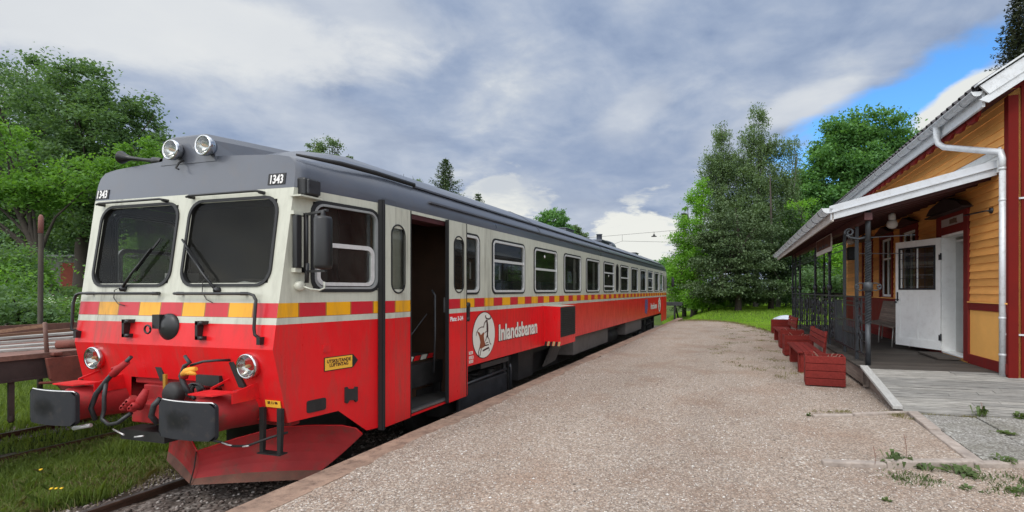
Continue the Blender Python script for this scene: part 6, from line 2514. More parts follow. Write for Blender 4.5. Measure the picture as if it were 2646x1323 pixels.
# globe lamps under the canopy
for (y, lab) in ((11.15, 'white globe lamp under the veranda roof above the open door'), (14.8, 'white globe lamp under the veranda roof above the black loudspeaker')):
    gl_ = thing('globe_lamp', (3.0, y, 2.90), lab, 'lamp', 'globe lamps under the veranda roof', rz=ROT)
    k = MB()
    k.lathe((3.0, y, 2.99), (0, 0, 1), [(0.06, 0), (0.065, 0.03), (0.06, 0.12), (0.02, 0.14)], 16)
    k.build('lamp_holder', M['jamb'], gl_)
    k = MB()
    k.lathe((3.0, y, 2.82), (0, 0, 1), [(0.001, 0), (0.06, 0.015), (0.095, 0.06), (0.10, 0.11), (0.08, 0.16), (0.06, 0.175)], 20)
    k.build('globe', simple('opal_glass', (0.50, 0.49, 0.47), 0.25), gl_)
k = MB()
k.box(2.92, 3.10, 14.70, 14.92, 2.42, 2.76)
lo_ = tag(k.build('loudspeaker', simple('black_speaker', (0.008, 0.008, 0.008), 0.6), base=(3.0, 14.8, 2.42), rz=ROT, bevel=0.012), 'black box loudspeaker hanging among the veranda posts', 'loudspeaker')
k = MB()
k.box(2.94, 3.08, 14.695, 14.70, 2.45, 2.73)
k.build('speaker_grille', M['iron'], lo_)

# ================================================================== planters and benches beside the veranda
M['bred'] = wood('red_painted_wood', (0.185, 0.022, 0.018), (9, 1, 9), 0.32, rough=0.65, bump=0.35, wear=(0.25, 0.06, 0.045), wearamt=0.25)
M['soil'] = simple('dry_soil', (0.06, 0.045, 0.035), 0.95, var=0.4, scale=20, bump=0.8)
M['twig'] = simple('dry_twigs', (0.28, 0.21, 0.16), 0.9, var=0.3, scale=20)


def make_planter(label):
    t = thing('planter_box', (0, 0, 0), label, 'planter', 'red planter boxes beside the veranda')
    W, L, H = 0.62, 0.46, 0.52
    k = MB()
    for i in range(4):
        z0 = 0.02 + i * 0.125
        z1 = z0 + 0.117
        k.box(-W / 2, W / 2, -L / 2, -L / 2 + 0.028, z0, z1)
        k.box(-W / 2, W / 2, L / 2 - 0.028, L / 2, z0, z1)
        k.box(-W / 2, -W / 2 + 0.028, -L / 2 + 0.03, L / 2 - 0.03, z0, z1)
        k.box(W / 2 - 0.028, W / 2, -L / 2 + 0.03, L / 2 - 0.03, z0, z1)
    k.box(-W / 2 + 0.03, W / 2 - 0.03, -L / 2 + 0.03, L / 2 - 0.03, 0.02, 0.04)
    k.build('box_boards', M['bred'], t, bevel=0.004)
    k = MB()
    for sx in (-1, 1):
        for sy in (-1, 1):
            k.box(sx * (W / 2 - 0.05) - 0.02, sx * (W / 2 - 0.05) + 0.02, sy * (L / 2 - 0.05) - 0.02, sy * (L / 2 - 0.05) + 0.02, 0, 0.50)
    k.build('corner_post', M['bred'], t)
    k = MB()
    k.mesh([(-W / 2 + 0.03, -L / 2 + 0.03, 0.46), (W / 2 - 0.03, -L / 2 + 0.03, 0.46), (W / 2 - 0.03, L / 2 - 0.03, 0.46), (-W / 2 + 0.03, L / 2 - 0.03, 0.46)], [(0, 1, 2, 3)])
    k.build('soil', M['soil'], t)
    k = MB()
    r2 = random.Random(3)
    for i in range(26):
        x, y = r2.uniform(-0.15, 0.24), r2.uniform(-0.15, 0.15)
        P = [Vector((x, y, 0.455))]
        dv = Vector((r2.uniform(-1, 1), r2.uniform(-1, 1), r2.uniform(0.1, 0.7))).normalized() * 0.032
        for q in range(3):
            dv = (dv + Vector((r2.uniform(-1, 1), r2.uniform(-1, 1), r2.uniform(-0.8, 0.5))) * 0.02)
            P.append(P[-1] + dv)
        k.tube(P, 0.0035, 4)
    k.build('dry_plant', M['twig'], t)
    return t


def stp(v, u, z=0.0):
    return Matrix.Rotation(ROT, 4, 'Z') @ Vector((v, u, z))


pl0 = make_planter('slatted red planter box with dry twigs, nearest of the row, beside the ramp')
pl0.location = stp(1.50, 9.45)
pl0.rotation_euler = (0, 0, ROT + rad(-4.5))
for (v, u, a, lab) in ((1.52, 13.55, 2, 'red planter box with grey twigs just beyond the nearer red bench'),
                       (1.56, 15.25, 2, 'red planter box standing directly in front of the farther red bench'),
                       (1.70, 20.4, 1, 'red planter box at the far end of the row, next to the lawn')):
    dup(pl0, stp(v, u), ROT + rad(a), lab)


def make_bench(label):
    """long axis along y, seat front at -x"""
    t = thing('red_bench', (0, 0, 0), label, 'bench', 'red slatted benches beside the veranda')
    L = 1.95
    k = MB()
    for i in range(4):
        x = -0.23 + i * 0.118
        k.box(x, x + 0.108, -L / 2, L / 2, 0.385, 0.42)
    k.build('seat', M['bred'], t, bevel=0.004)
    k = MB()
    for i in range(3):
        z = 0.50 + i * 0.105
        x = 0.235 + i * 0.012
        k.hexa([(x, -L / 2, z), (x + 0.025, -L / 2, z - 0.004), (x + 0.025, L / 2, z - 0.004), (x, L / 2, z), (x + 0.016, -L / 2, z + 0.092), (x + 0.041, -L / 2, z + 0.088), (x + 0.041, L / 2, z + 0.088), (x + 0.016, L / 2, z + 0.092)])
    k.build('backrest', M['bred'], t, bevel=0.004)
    for y in (-L / 2 + 0.05, L / 2 - 0.35):
        k = MB()
        k.box(-0.20, 0.18, y, y + 0.045, 0.0, 0.385)
        k.box(-0.20, -0.165, y, y + 0.20, 0.0, 0.385)
        k.build('leg', M['bred'], t, bevel=0.004)
        k = MB()
        k.beam((0.265, y + 0.05, 0.36), (0.30, y + 0.05, 0.82), 0.05, 0.03, up=(0, 1, 0))
        k.build('back_support', M['bred'], t)
    return t


be = make_bench('red slatted bench, the nearer one, behind the first planter box')
be.location = stp(1.44, 11.62)
be.rotation_euler = (0, 0, ROT)
dup(be, stp(1.50, 16.85), ROT + rad(0.8), 'red slatted bench, the farther one, near the lawn')
# ================================================================== vegetation
M['leafA'] = leaf('leaf_mid', (0.058, 0.118, 0.052), (0.140, 0.235, 0.095), 0.40, 0.45)
M['leafB'] = leaf('leaf_bright', (0.075, 0.180, 0.032), (0.175, 0.335, 0.060), 0.45, 0.6)
M['leafG'] = leaf('leaf_fresh', (0.095, 0.235, 0.026), (0.225, 0.440, 0.055), 0.45, 0.6)
M['leafD'] = leaf('leaf_dark', (0.02, 0.045, 0.018), (0.055, 0.1, 0.035), 0.30, 0.5)
M['leafBirch'] = leaf('leaf_birch', (0.080, 0.130, 0.066), (0.185, 0.270, 0.130), 0.35, 0.6)
M['leafMaple'] = leaf('leaf_maple', (0.052, 0.140, 0.055), (0.165, 0.335, 0.090), 0.38, 0.5)
M['needle'] = leaf('needles', (0.045, 0.082, 0.034), (0.110, 0.160, 0.068), 0.15, 0.7)
M['bark'] = simple('bark', (0.045, 0.035, 0.028), 0.9, var=0.3, scale=8, bump=0.8, bscale=15)
M['birchbark'] = simple('birch_bark', (0.16, 0.15, 0.14), 0.8, var=0.5, scale=6)
M['grass'] = leaf('grass_blades', (0.085, 0.140, 0.026), (0.205, 0.275, 0.070), 0.40, 0.5)
M['lawn'] = leaf('lawn_blades', (0.19, 0.36, 0.035), (0.36, 0.55, 0.075), 0.45, 0.3)
M['drygrass'] = leaf('dry_grass', (0.14, 0.13, 0.05), (0.26, 0.23, 0.11), 0.2, 0.5)
M['flowerw'] = simple('white_blossom', (0.46, 0.54, 0.36), 0.8)


def W(px, py, depth):
    """point at the given distance along the viewing direction of the photograph's camera"""
    th = rad(CAMYAW)
    a = (px - 1536) / 1315
    return Vector((-sin(th) + a * cos(th), cos(th) + a * sin(th), 0)) * depth + Vector((0, 0, EYE + (750 - py) / 1315 * depth))


def leaves(name, P, size, mat, parent=None, up=0.35, hang=0.0, kind=None, aspect=0.55):
    """P: (N,3) positions; every leaf a small rhombus"""
    N = len(P)
    n = rng.normal(size=(N, 3))
    n[:, 2] = np.abs(n[:, 2]) + up
    n /= np.linalg.norm(n, axis=1)[:, None]
    t = rng.normal(size=(N, 3))
    if hang:
        t[:, 2] -= hang
    t -= n * (t * n).sum(1)[:, None]
    t /= np.linalg.norm(t, axis=1)[:, None] + 1e-9
    b = np.cross(n, t)
    s = size * rng.uniform(0.6, 1.3, N)[:, None]
    w = s * aspect
    V = np.stack([P - t * s * 0.5, P + b * w * 0.5 + n * s * 0.08, P + t * s * 0.5, P - b * w * 0.5 + n * s * 0.08], 1)
    F = np.arange(N * 4)
    return rawmesh(name, V.reshape(-1, 3), F, 4, mat, kind, parent)


def clump_points(blobs, n, csize, ncl, shell=0.45, flat=1.0, strand=0.0):
    """leaf positions gathered in clumps spread through ellipsoids; blobs: (centre, (rx, ry, rz), weight)"""
    w = np.array([b[2] if len(b) > 2 else b[1][0] * b[1][1] * b[1][2] for b in blobs], float)
    w /= w.sum()
    idx = rng.choice(len(blobs), ncl, p=w)
    C = np.array([b[0] for b in blobs], float)[idx]
    R = np.array([b[1] for b in blobs], float)[idx]
    d_ = rng.normal(size=(ncl, 3))
    d_ /= np.linalg.norm(d_, axis=1)[:, None]
    r = shell + (1 - shell) * rng.random(ncl) ** 0.6
    cc = C + d_ * R * r[:, None]
    k_ = rng.integers(0, ncl, n)
    cs = csize * rng.uniform(0.5, 1.35, ncl)[k_]
    off = rng.normal(size=(n, 3)) * cs[:, None] * 0.5
    off[:, 2] *= flat
    if strand:
        off[:, 2] = -np.abs(rng.normal(size=n)) * strand * rng.uniform(0.4, 1.3, ncl)[k_]
    return cc[k_] + off


def limb_mesh(k, base, top, r0, targets, r1=0.04, bend=0.3):
    base, top = Vector(base), Vector(top)
    n = 7
    P, R = [], []
    off = Vector((random.uniform(-1, 1), random.uniform(-1, 1), 0)) * bend
    for i in range(n + 1):
        t = i / n
        P.append(base.lerp(top, t) + off * sin(pi * t) * 0.5)
        R.append(r0 * (1 - t) ** 0.8 * (1.25 if i == 0 else 1) + r1)
    k.tube(P, R, 8)
    for tg in targets:
        tg = Vector(tg)
        s = random.uniform(0.30, 0.80)
        i = int(s * n)
        a = P[i]
        m_ = a.lerp(tg, 0.5) + Vector((random.uniform(-.3, .3), random.uniform(-.3, .3), random.uniform(0.1, 0.5)))
        k.tube([a, a.lerp(m_, 0.5) + Vector((0, 0, 0.05)), m_, tg], [R[i] * 0.6, R[i] * 0.45, R[i] * 0.3, 0.015], 5)


def broadleaf(name, label, base, blobs, n, size, mat, csize=0.6, ncl=200, trunk=0.18, cat='tree', group=None, bark=None, strand=0.0, hang=0.0, shell=0.45, top=None, branches=14, flat=0.7):
    base = Vector(base)
    t = thing(name, base, label, cat, group)
    pts = clump_points(blobs, n, csize, ncl, shell, flat, strand)
    leaves('crown', pts, size, mat, t, hang=hang)
    k = MB()
    top = Vector(top) if top is not None else Vector(max((b[0] for b in blobs), key=lambda c: c[2]))
    top.z -= 0.12 * (top.z - base.z)
    bl = [b[0] for b in blobs]
    tg = []
    for i in range(branches):
        b_ = random.choice(blobs)
        dv = Vector((random.gauss(0, 1), random.gauss(0, 1), random.gauss(0, 1))).normalized()
        tg.append(Vector(b_[0]) + Vector((dv.x * b_[1][0], dv.y * b_[1][1], dv.z * b_[1][2])) * 0.75)
    limb_mesh(k, base, top, trunk, tg)
    k.build('trunk', bark or M['bark'], t, recalc=False)
    return t


def spruce(name, label, base, H, R, n_whorl, mat, size=0.16, low=0.12, group=None, dens=1.0, droop=0.25):
    base = Vector(base)
    t = thing(name, base, label, 'tree', group)
    k = MB()
    k.tube([base, base + Vector((0, 0, H * 0.5)), base + Vector((0, 0, H))], [0.022 * H, 0.013 * H, 0.01], 8)
    P = []
    for w in range(n_whorl):
        f = low + (1 - low) * (w / n_whorl) ** 0.95
        z = H * f
        L = R * (1 - f) ** 0.78 * random.uniform(0.78, 1.12) + 0.10
        nb = random.randint(5, 8)
        a0 = random.uniform(0, 6.28)
        for b in range(nb):
            a = a0 + 2 * pi * b / nb + random.uniform(-0.3, 0.3)
            l = L * random.uniform(0.65, 1.15)
            dv = Vector((cos(a), sin(a), 0))
            sd = Vector((-sin(a), cos(a), 0))
            segs = max(3, int(l / 0.16))
            tip = base + Vector((0, 0, z)) + dv * l + Vector((0, 0, l * (0.12 - droop * (1 - f))))
            k.tube([base + Vector((0, 0, z)), base + Vector((0, 0, z)) + dv * l * 0.5 - Vector((0, 0, l * droop * 0.5)), tip], [0.02 + 0.004 * l, 0.012, 0.005], 4)
            for s in range(segs):
                q = (s + 1) / segs
                c = base + Vector((0, 0, z)) + dv * (l * q) + Vector((0, 0, -l * droop * sin(q * pi) * 0.55 + q * l * (0.12 - droop * (1 - f))))
                spread = l * 0.28 * (1 - q * 0.7) + 0.06
                m_ = int((4 + 6 * (1 - q)) * dens)
                for _ in range(m_):
                    o = random.uniform(-1, 1)
                    P.append(c + sd * o * spread + dv * random.uniform(-0.08, 0.12) + Vector((0, 0, random.uniform(-0.16, 0.04) - abs(o) * 0.05)))
    leaves('crown', np.array([tuple(p) for p in P]), size, mat, t, up=0.9, hang=0.4, aspect=0.38)
    k.build('trunk', M['bark'], t, recalc=False)
    return t


def B(px, py, depth, rx, rz, ry=None, w=None):
    c = W(px, py, depth)
    b_ = (tuple(c), (rx, ry or rx, rz))
    return b_ + ((w,) if w else ())


def ground_at(px, depth):
    c = W(px, 750, depth)
    return Vector((c.x, c.y, gh(c.x, c.y)))


# --- left group -------------------------------------------------------------------
GL = 'tall leafy trees on the left beyond the wagon'
broadleaf('leafy_tree', 'tall leafy tree at the left edge, highest crown on the left side', ground_at(40, 30),
          [B(20, 250, 30, 4.4, 2.8), B(110, 250, 31, 2.6, 2.2), B(-60, 400, 30, 4.5, 3.5), B(70, 420, 30, 3.6, 2.8), B(10, 560, 30, 4.6, 2.0), B(-160, 300, 30, 5, 4)],
          54000, 0.20, M['leafA'], 0.80, 420, 0.45, group=GL, branches=30, shell=0.15)
broadleaf('leafy_tree', 'leafy tree with a lower rounded crown directly left of the railcar roof', ground_at(215, 27),
          [B(235, 235, 27, 1.9, 1.4), B(180, 300, 27, 2.6, 1.8), B(300, 320, 27, 2.5, 1.9), B(375, 385, 27, 1.9, 1.3), B(240, 440, 27, 3.0, 2.2), B(340, 460, 27, 2.3, 1.8), B(180, 560, 27, 2.6, 1.5), B(280, 570, 27, 2.4, 1.6), B(430, 440, 28, 1.8, 1.2), B(455, 400, 28, 1.0, 0.45)],
          52000, 0.18, M['leafA'], 0.56, 420, 0.32, group=GL, branches=34, shell=0.2)
broadleaf('leafy_tree', 'bright green young tree low in front of the tall trees on the left', ground_at(140, 22),
          [B(120, 440, 22, 1.3, 0.9), B(70, 500, 22, 1.6, 0.9), B(180, 480, 22, 1.2, 0.7), B(-20, 360, 22, 1.5, 1.4), B(-40, 480, 22, 1.8, 1.2)],
          13000, 0.16, M['leafB'], 0.5, 130, 0.14, group=GL, branches=16, shell=0.1)
broadleaf('leafy_tree', 'bright green leafy boughs rising just behind the horn of the railcar', ground_at(420, 24),
          [B(380, 400, 24, 1.2, 0.5), B(330, 440, 24, 1.5, 0.6), B(430, 440, 24, 1.2, 0.5), B(400, 520, 24, 1.8, 1.3)],
          12000, 0.16, M['leafB'], 0.45, 110, 0.14, group=GL, branches=16, shell=0.1)
for i, (px, d_, h, w_, lab) in enumerate(((-180, 36, 12, 6, 'dark tree at the far left, mostly hidden behind the tall crowns'), (140, 52, 10, 6, 'dark distant tree behind the grey shed'), (330, 46, 8.5, 5, 'dark tree behind the shed, close to the railcar'))):
    b0 = ground_at(px, d_)
    broadleaf('backdrop_tree', lab, b0, [((b0.x, b0.y, b0.z + h * 0.55), (w_, w_, h * 0.42)), ((b0.x + 2, b0.y, b0.z + h * 0.3), (w_, w_, h * 0.3))], 15000, 0.34, M['leafD'], 1.1, 170, 0.3, group='dark trees behind the left group', shell=0.2)

# bushes on the bank
GB = 'bushes on the bank behind the wagon'
bush = [(10, 760, 16.5, 1.2, 1.1, 'leafB', 'bright green bush at the left edge behind the wagon'),
        (45, 700, 19, 0.9, 1.0, 'leafB', 'bright green bush in front of the shed, left of the post'),
        (-40, 700, 18, 2.4, 1.6, 'leafA', 'darker bush cut by the left edge of the view'),
        (40, 805, 15, 1.8, 0.75, 'leafA', 'low dark bush behind the wagon side board, left of the post'),
        (150, 826, 16, 1.4, 0.6, 'leafB', 'flowering bush right of the post, white blossoms among pale leaves'),
        (215, 826, 17, 1.5, 0.65, 'leafB', 'flowering bush half hidden by the left corner of the railcar'),
        (395, 690, 19, 1.8, 1.7, 'leafB', 'bush hidden behind the cab, seen through its windows')]
for (px, py, d_, rx, rz, mt, lab) in bush:
    c_ = W(px, py, d_)
    b0 = Vector((c_.x, c_.y, gh(c_.x, c_.y)))
    t = broadleaf('bush', lab, b0, [((c_.x, c_.y, c_.z), (rx, rx, rz)), ((c_.x + 0.7, c_.y - 0.3, c_.z - 0.5), (rx, rx, rz)), ((c_.x - 0.6, c_.y, c_.z - 0.4), (rx, rx, rz))], 8500, 0.12, M[mt], 0.38, 130, 0.05, cat='bush', group=GB, branches=10, shell=0.1)
    if 'white' in lab or 'flowering' in lab:
        pts = clump_points([((c_.x, c_.y, c_.z + 0.1), (rx, rx, rz)), ((c_.x + 0.7, c_.y - 0.3, c_.z - 0.3), (rx, rx, rz))], 900, 0.16, 80, 0.75)
        leaves('blossom', pts, 0.060, M['flowerw'], t, up=1.5, aspect=0.9)
# continuous greenery seen through the railcar windows
HB = ['leafy bush behind the railcar %s' % q for q in ('nearest to the cab, glimpsed through the first large window', 'second from the cab, glimpsed through the second and third windows', 'third from the cab, glimpsed through the middle windows', 'fourth from the cab, just past the middle of the car', 'fifth from the cab, behind the rear windows', 'sixth from the cab, near the rear doorway', 'farthest from the cab, beyond the rear end')]
for i in range(7):
    y = 14 + i * 4.6
    x = -15.5 - 1.2 * (i % 3)
    b0 = Vector((x, y, gh(x, y)))
    broadleaf('hedge_bush', HB[i], b0,
              [((x, y, b0.z + 1.6), (2.4, 2.8, 1.9)), ((x - 1, y + 1, b0.z + 2.6), (2.0, 2.4, 1.2))], 5200, 0.24, M['leafB' if i % 2 == 0 else 'leafA'], 0.6, 80, 0.08, cat='bush', group='bushes behind the railcar', branches=6, shell=0.1)

# --- trees showing above the railcar roof -------------------------------------------
broadleaf('leafy_tree', 'open-crowned tree showing above the front part of the railcar roof', ground_at(845, 40),
          [B(840, 385, 40, 1.2, 0.9), B(800, 385, 40, 0.9, 0.5), B(885, 405, 40, 0.9, 0.6), B(845, 425, 40, 2.0, 0.9), B(905, 440, 40, 0.9, 0.5), B(815, 368, 40, 0.5, 0.25), B(870, 360, 40, 0.5, 0.3), B(850, 520, 40, 2.6, 1.6)],
          14000, 0.17, M['leafBirch'], 0.38, 150, 0.2, branches=26, shell=0.3)
for px, py, lab in ((1042, 440, 'left one of two small drooping birches above the railcar roof'), (1075, 442, 'right one of two small drooping birches above the railcar roof, beside the spruce')):
    broadleaf('birch_tree', lab, ground_at(px, 52), [B(px, py + 15, 52, 0.45, 0.8), B(px, py + 60, 52, 1.2, 1.8)], 4500, 0.17, M['leafBirch'], 0.3, 70, 0.14, group='pair of birches above the roof', strand=0.6, hang=1.5, shell=0.1, branches=8)
b0 = ground_at(1152, 46)
spruce('spruce_tree', 'dark spruce with a pointed top above the middle of the railcar roof', b0, W(1152, 406, 46).z - b0.z, 4.6, 46, M['needle'], 0.24, dens=0.9)
b0 = ground_at(1236, 62)
spruce('spruce_tree', 'small spruce tip peeping over the railcar roof, right of the larger spruce', b0, W(1236, 496, 62).z - b0.z, 3.6, 34, M['needle'], 0.3, dens=0.7)
broadleaf('leafy_tree', 'dense round-topped green tree above the rear half of the railcar roof', ground_at(1428, 72),
          [B(1428, 573, 72, 2.35, 1.7), B(1450, 600, 72, 1.9, 1.3), B(1405, 600, 72, 1.9, 1.2)], 12000, 0.30, M['leafMaple'], 0.5, 260, 0.3, shell=0.5, branches=10)
broadleaf('leafy_tree', 'low dark trees running down to the railcar roof behind the round one', ground_at(1485, 76),
          [B(1475, 598, 76, 1.6, 0.9), B(1503, 610, 76, 0.9, 0.8), B(1510, 603, 76, 0.3, 0.5)], 5000, 0.3, M['leafBirch'], 0.4, 90, 0.2, shell=0.4, branches=10)
broadleaf('leafy_tree', 'distant green treetop just past the end of the railcar', ground_at(1708, 84),
          [B(1700, 690, 84, 2.0, 1.6), B(1720, 705, 84, 2.6, 2.0), B(1680, 700, 84, 1.3, 1.2)], 9000, 0.35, M['leafMaple'], 0.6, 120, 0.3, shell=0.4, branches=8)

# --- right group ----------------------------------------------------------------------
GR = 'trees beyond the platform end'
broadleaf('leafy_tree', 'bright green bushy tree right of the buffer stop', ground_at(1792, 35),
          [B(1800, 530, 35, 0.9, 1.2), B(1815, 490, 35, 0.5, 0.7), B(1778, 600, 35, 1.15, 1.5), B(1760, 690, 35, 1.1, 1.6), B(1800, 700, 35, 1.5, 1.8), B(1745, 745, 34.5, 0.8, 1.2), B(1830, 640, 35, 1.5, 1.8)],
          34000, 0.14, M['leafG'], 0.42, 330, 0.16, group=GR, shell=0.25, branches=22)
k_pts = [(1735, 585, 0.6), (1728, 640, 0.5), (1742, 540, 0.5), (1724, 690, 0.4)]
b0 = ground_at(1768, 37.5)
spruce('spruce_tree', 'slender dark spruce edging the bright green tree, behind the buffer stop', b0, W(1768, 545, 37.5).z - b0.z, 1.9, 34, M['needle'], 0.2, dens=0.9, group=GR)
broadleaf('birch_tree', 'left birch of the dark stand, with the shorter crown', ground_at(1868, 37),
          [B(1865, 350, 37, 0.9, 1.1), B(1850, 420, 37, 1.3, 1.3), B(1880, 430, 37, 1.5, 1.4), B(1840, 470, 37, 0.8, 0.9), B(1875, 520, 37, 1.9, 1.6)],
          30000, 0.14, M['leafBirch'], 0.30, 620, 0.12, group=GR, bark=M['birchbark'], strand=0.55, hang=1.6, shell=0.05, branches=10)
broadleaf('birch_tree', 'tall central birch, the highest top of the stand', ground_at(1952, 36),
          [B(1962, 290, 36, 0.65, 0.9), B(1945, 350, 36, 1.2, 1.2), B(1985, 380, 36, 1.3, 1.2), B(1930, 430, 36, 1.4, 1.4), B(1975, 470, 36, 1.9, 1.5), B(1955, 560, 36, 2.3, 2.0)],
          46000, 0.14, M['leafBirch'], 0.30, 900, 0.13, group=GR, bark=M['birchbark'], strand=0.55, hang=1.6, shell=0.05, branches=12)
broadleaf('birch_tree', 'right birch with long hanging twigs against the blue sky', ground_at(2010, 35.5),
          [B(2040, 370, 35.5, 0.9, 0.7), B(2060, 345, 35.5, 0.35, 0.25), B(2055, 430, 35.5, 0.7, 0.9), B(2030, 480, 35.5, 1.1, 1.2), B(2020, 560, 35.5, 1.4, 1.6), B(2045, 520, 35.5, 0.8, 1.0)],
          19000, 0.12, M['leafBirch'], 0.24, 520, 0.10, group=GR, bark=M['birchbark'], strand=0.75, hang=2.0, shell=0.1, branches=16)
# dark pine-like mass with two tall trunks
b0 = ground_at(1907, 31)
t = broadleaf('pine_tree', 'broad dark conifer in front of the birches, trunk bare near the ground', b0,
              [B(1880, 560, 31, 1.3, 0.8), B(1845, 610, 31, 1.4, 0.9), B(1900, 640, 31, 2.2, 1.2), B(1860, 690, 31, 1.9, 0.9), B(1940, 690, 31, 2.0, 0.9), B(1825, 745, 31, 1.3, 0.6), B(1890, 745, 31, 2.2, 0.7), B(1975, 745, 31, 1.7, 0.7), B(1850, 770, 32, 1.6, 0.5), B(1940, 768, 32.5, 1.6, 0.45), B(1960, 610, 31, 1.5, 1.0)],
              46000, 0.15, M['needle'], 0.62, 430, 0.15, group=GR, shell=0.25, flat=0.28, branches=40, top=W(1905, 520, 31))
b0 = ground_at(1992, 32.5)
broadleaf('pine_tree', 'dark conifer filling the gap between the birches and the maple', b0,
          [B(2030, 640, 32.5, 1.8, 1.3), B(2060, 700, 32.5, 1.9, 1.2), B(2010, 700, 32.5, 1.6, 1.0), B(2090, 740, 32.5, 1.5, 0.8), B(2040, 570, 32.5, 0.9, 1.1)],
          22000, 0.15, M['leafD'], 0.5, 260, 0.13, group=GR, shell=0.2, flat=0.5, branches=22, top=W(1992, 560, 32.5))
broadleaf('maple_tree', 'large dense maple behind the station roof', ground_at(2210, 42),
          [B(2190, 340, 42, 1.9, 1.4), B(2075, 480, 42, 1.3, 1.5), B(2060, 560, 42, 1.6, 1.8), B(2140, 400, 42, 1.6, 1.3), B(2250, 325, 42, 2.0, 1.3), B(2310, 350, 42, 1.6, 1.5), B(2130, 420, 42, 1.5, 1.5), B(2210, 430, 42, 3.0, 2.0), B(2300, 430, 42, 2.6, 2.0), B(2090, 500, 42, 1.5, 1.6), B(2160, 520, 42, 2.6, 2.0), B(2250, 540, 42, 3.0, 2.2), B(2110, 610, 42, 2.4, 2.2), B(2200, 640, 42, 3.2, 2.2), B(2350, 400, 42, 1.6, 1.3), B(2380, 340, 44, 1.0, 0.9)],
          100000, 0.27, M['leafMaple'], 0.75, 820, 0.4, group=GR, shell=0.3, branches=16)
broadleaf('leafy_tree', 'bright green lower tree in front of the maple, seen through the veranda posts', ground_at(2090, 33),
          [B(2085, 610, 33, 1.6, 1.1), B(2120, 650, 33, 1.8, 1.2), B(2150, 700, 33, 2.2, 1.4), B(2060, 680, 33, 1.2, 1.0), B(2230, 700, 33, 2.4, 1.5), B(2045, 600, 33, 1.0, 1.2), B(2075, 540, 33, 0.9, 0.9)],
          24000, 0.15, M['leafG'], 0.42, 300, 0.14, group=GR, shell=0.2, branches=18)
broadleaf('leafy_tree', 'shady undergrowth tree low behind the station end', ground_at(2130, 29),
          [B(2090, 730, 29, 1.6, 0.8), B(2160, 740, 29, 2.4, 0.9), B(2250, 730, 29, 2.4, 1.2)], 14000, 0.15, M['leafA'], 0.4, 180, 0.1, group=GR, shell=0.2, branches=10)
b0 = ground_at(2632, 34)
spruce('spruce_tree', 'grey-green conifer rising over the station roof at the right edge', b0, 21.5, 4.6, 60, leaf('needle_grey', (0.030, 0.040, 0.028), (0.075, 0.085, 0.055), 0.15, 0.7), 0.26, low=0.3, dens=1.0)
# low bushes at the lawn edge under the stand
GU = 'low bushes under the stand of trees'
for (px, py, d_, rx, rz, lab) in ((1812, 770, 33, 1.3, 0.8, 'bright bush just right of the buffer stop beam'), (1835, 775, 32.5, 1.4, 0.7, 'low bush left of the thick conifer trunk'),
                                  (1880, 775, 36, 1.8, 0.7, 'low bush behind the thick conifer trunk'), (1800, 745, 35, 1.3, 1.2, 'rounded bright bush filling the foot of the bright green tree'),
                                  (1945, 768, 37, 1.6, 0.6, 'low bush between the two dark trunks'), (2030, 765, 36, 1.8, 0.8, 'low bush left of the veranda end')):
    c_ = W(px, py, d_)
    b0 = Vector((c_.x, c_.y, gh(c_.x, c_.y)))
    broadleaf('bush', lab, b0, [((c_.x, c_.y, c_.z), (rx, rx, rz))], 6000, 0.12, M['leafG' if px < 1840 else 'leafA'], 0.35, 90, 0.04, cat='bush', group=GU, branches=8, shell=0.2)
# bare trunks in the stand
for (px, d_, h, r_, lab) in ((1990, 34, 9, 0.13, 'bare dark trunk right of the thick one in the stand'), (1955, 38, 9, 0.12, 'thin dark trunk standing farther back in the stand')):
    b0 = ground_at(px, d_)
    k = MB()
    k.tube([b0 - Vector((0, 0, 0.2)), b0 + Vector((0.1, 0, h * 0.5)), b0 + Vector((0, 0.1, h))], [r_ * 1.3, r_ * 0.8, 0.03], 8)
    o = thing('bare_tree', b0, lab, 'tree', GR)
    k.build('trunk', M['bark'], o)

# ------------------------------------------------------------------ grasses


def blades(name, X, Y, Z, h, w, mat, lean=0.5, kind='stuff'):
    N = len(X)
    a = rng.uniform(0, 2 * pi, N)
    hh = h * rng.uniform(0.45, 1.25, N)
    la = rng.uniform(0, 2 * pi, N)
    ln = hh * lean * rng.random(N)
    ca, sa = np.cos(a) * w * 0.5, np.sin(a) * w * 0.5
    mx, my = X + np.cos(la) * ln * 0.35, Y + np.sin(la) * ln * 0.35
    tx, ty = X + np.cos(la) * ln, Y + np.sin(la) * ln
    V = np.stack([np.stack([X - ca, Y - sa, Z], 1), np.stack([X + ca, Y + sa, Z], 1),
                  np.stack([mx + ca * 0.7, my + sa * 0.7, Z + hh * 0.6], 1), np.stack([tx, ty, Z + hh * (1 - 0.2 * lean)], 1), np.stack([mx - ca * 0.7, my - sa * 0.7, Z + hh * 0.6], 1)], 1)
    F = np.arange(N * 5)
    return rawmesh(name, V.reshape(-1, 3), F, 5, mat, kind)


def ghv(X, Y):
    return np.array([gh(x, y) for x, y in zip(X, Y)])


def patchy(X, Y, s, seed):
    r = np.random.default_rng(seed)
    v = np.zeros_like(X)
    for _ in range(7):
        a, f, ph = r.uniform(0, 6.28), r.uniform(0.6, 2.2) / s, r.uniform(0, 6.28)
        v += np.sin((X * np.cos(a) + Y * np.sin(a)) * f * 2 + ph)
    return v


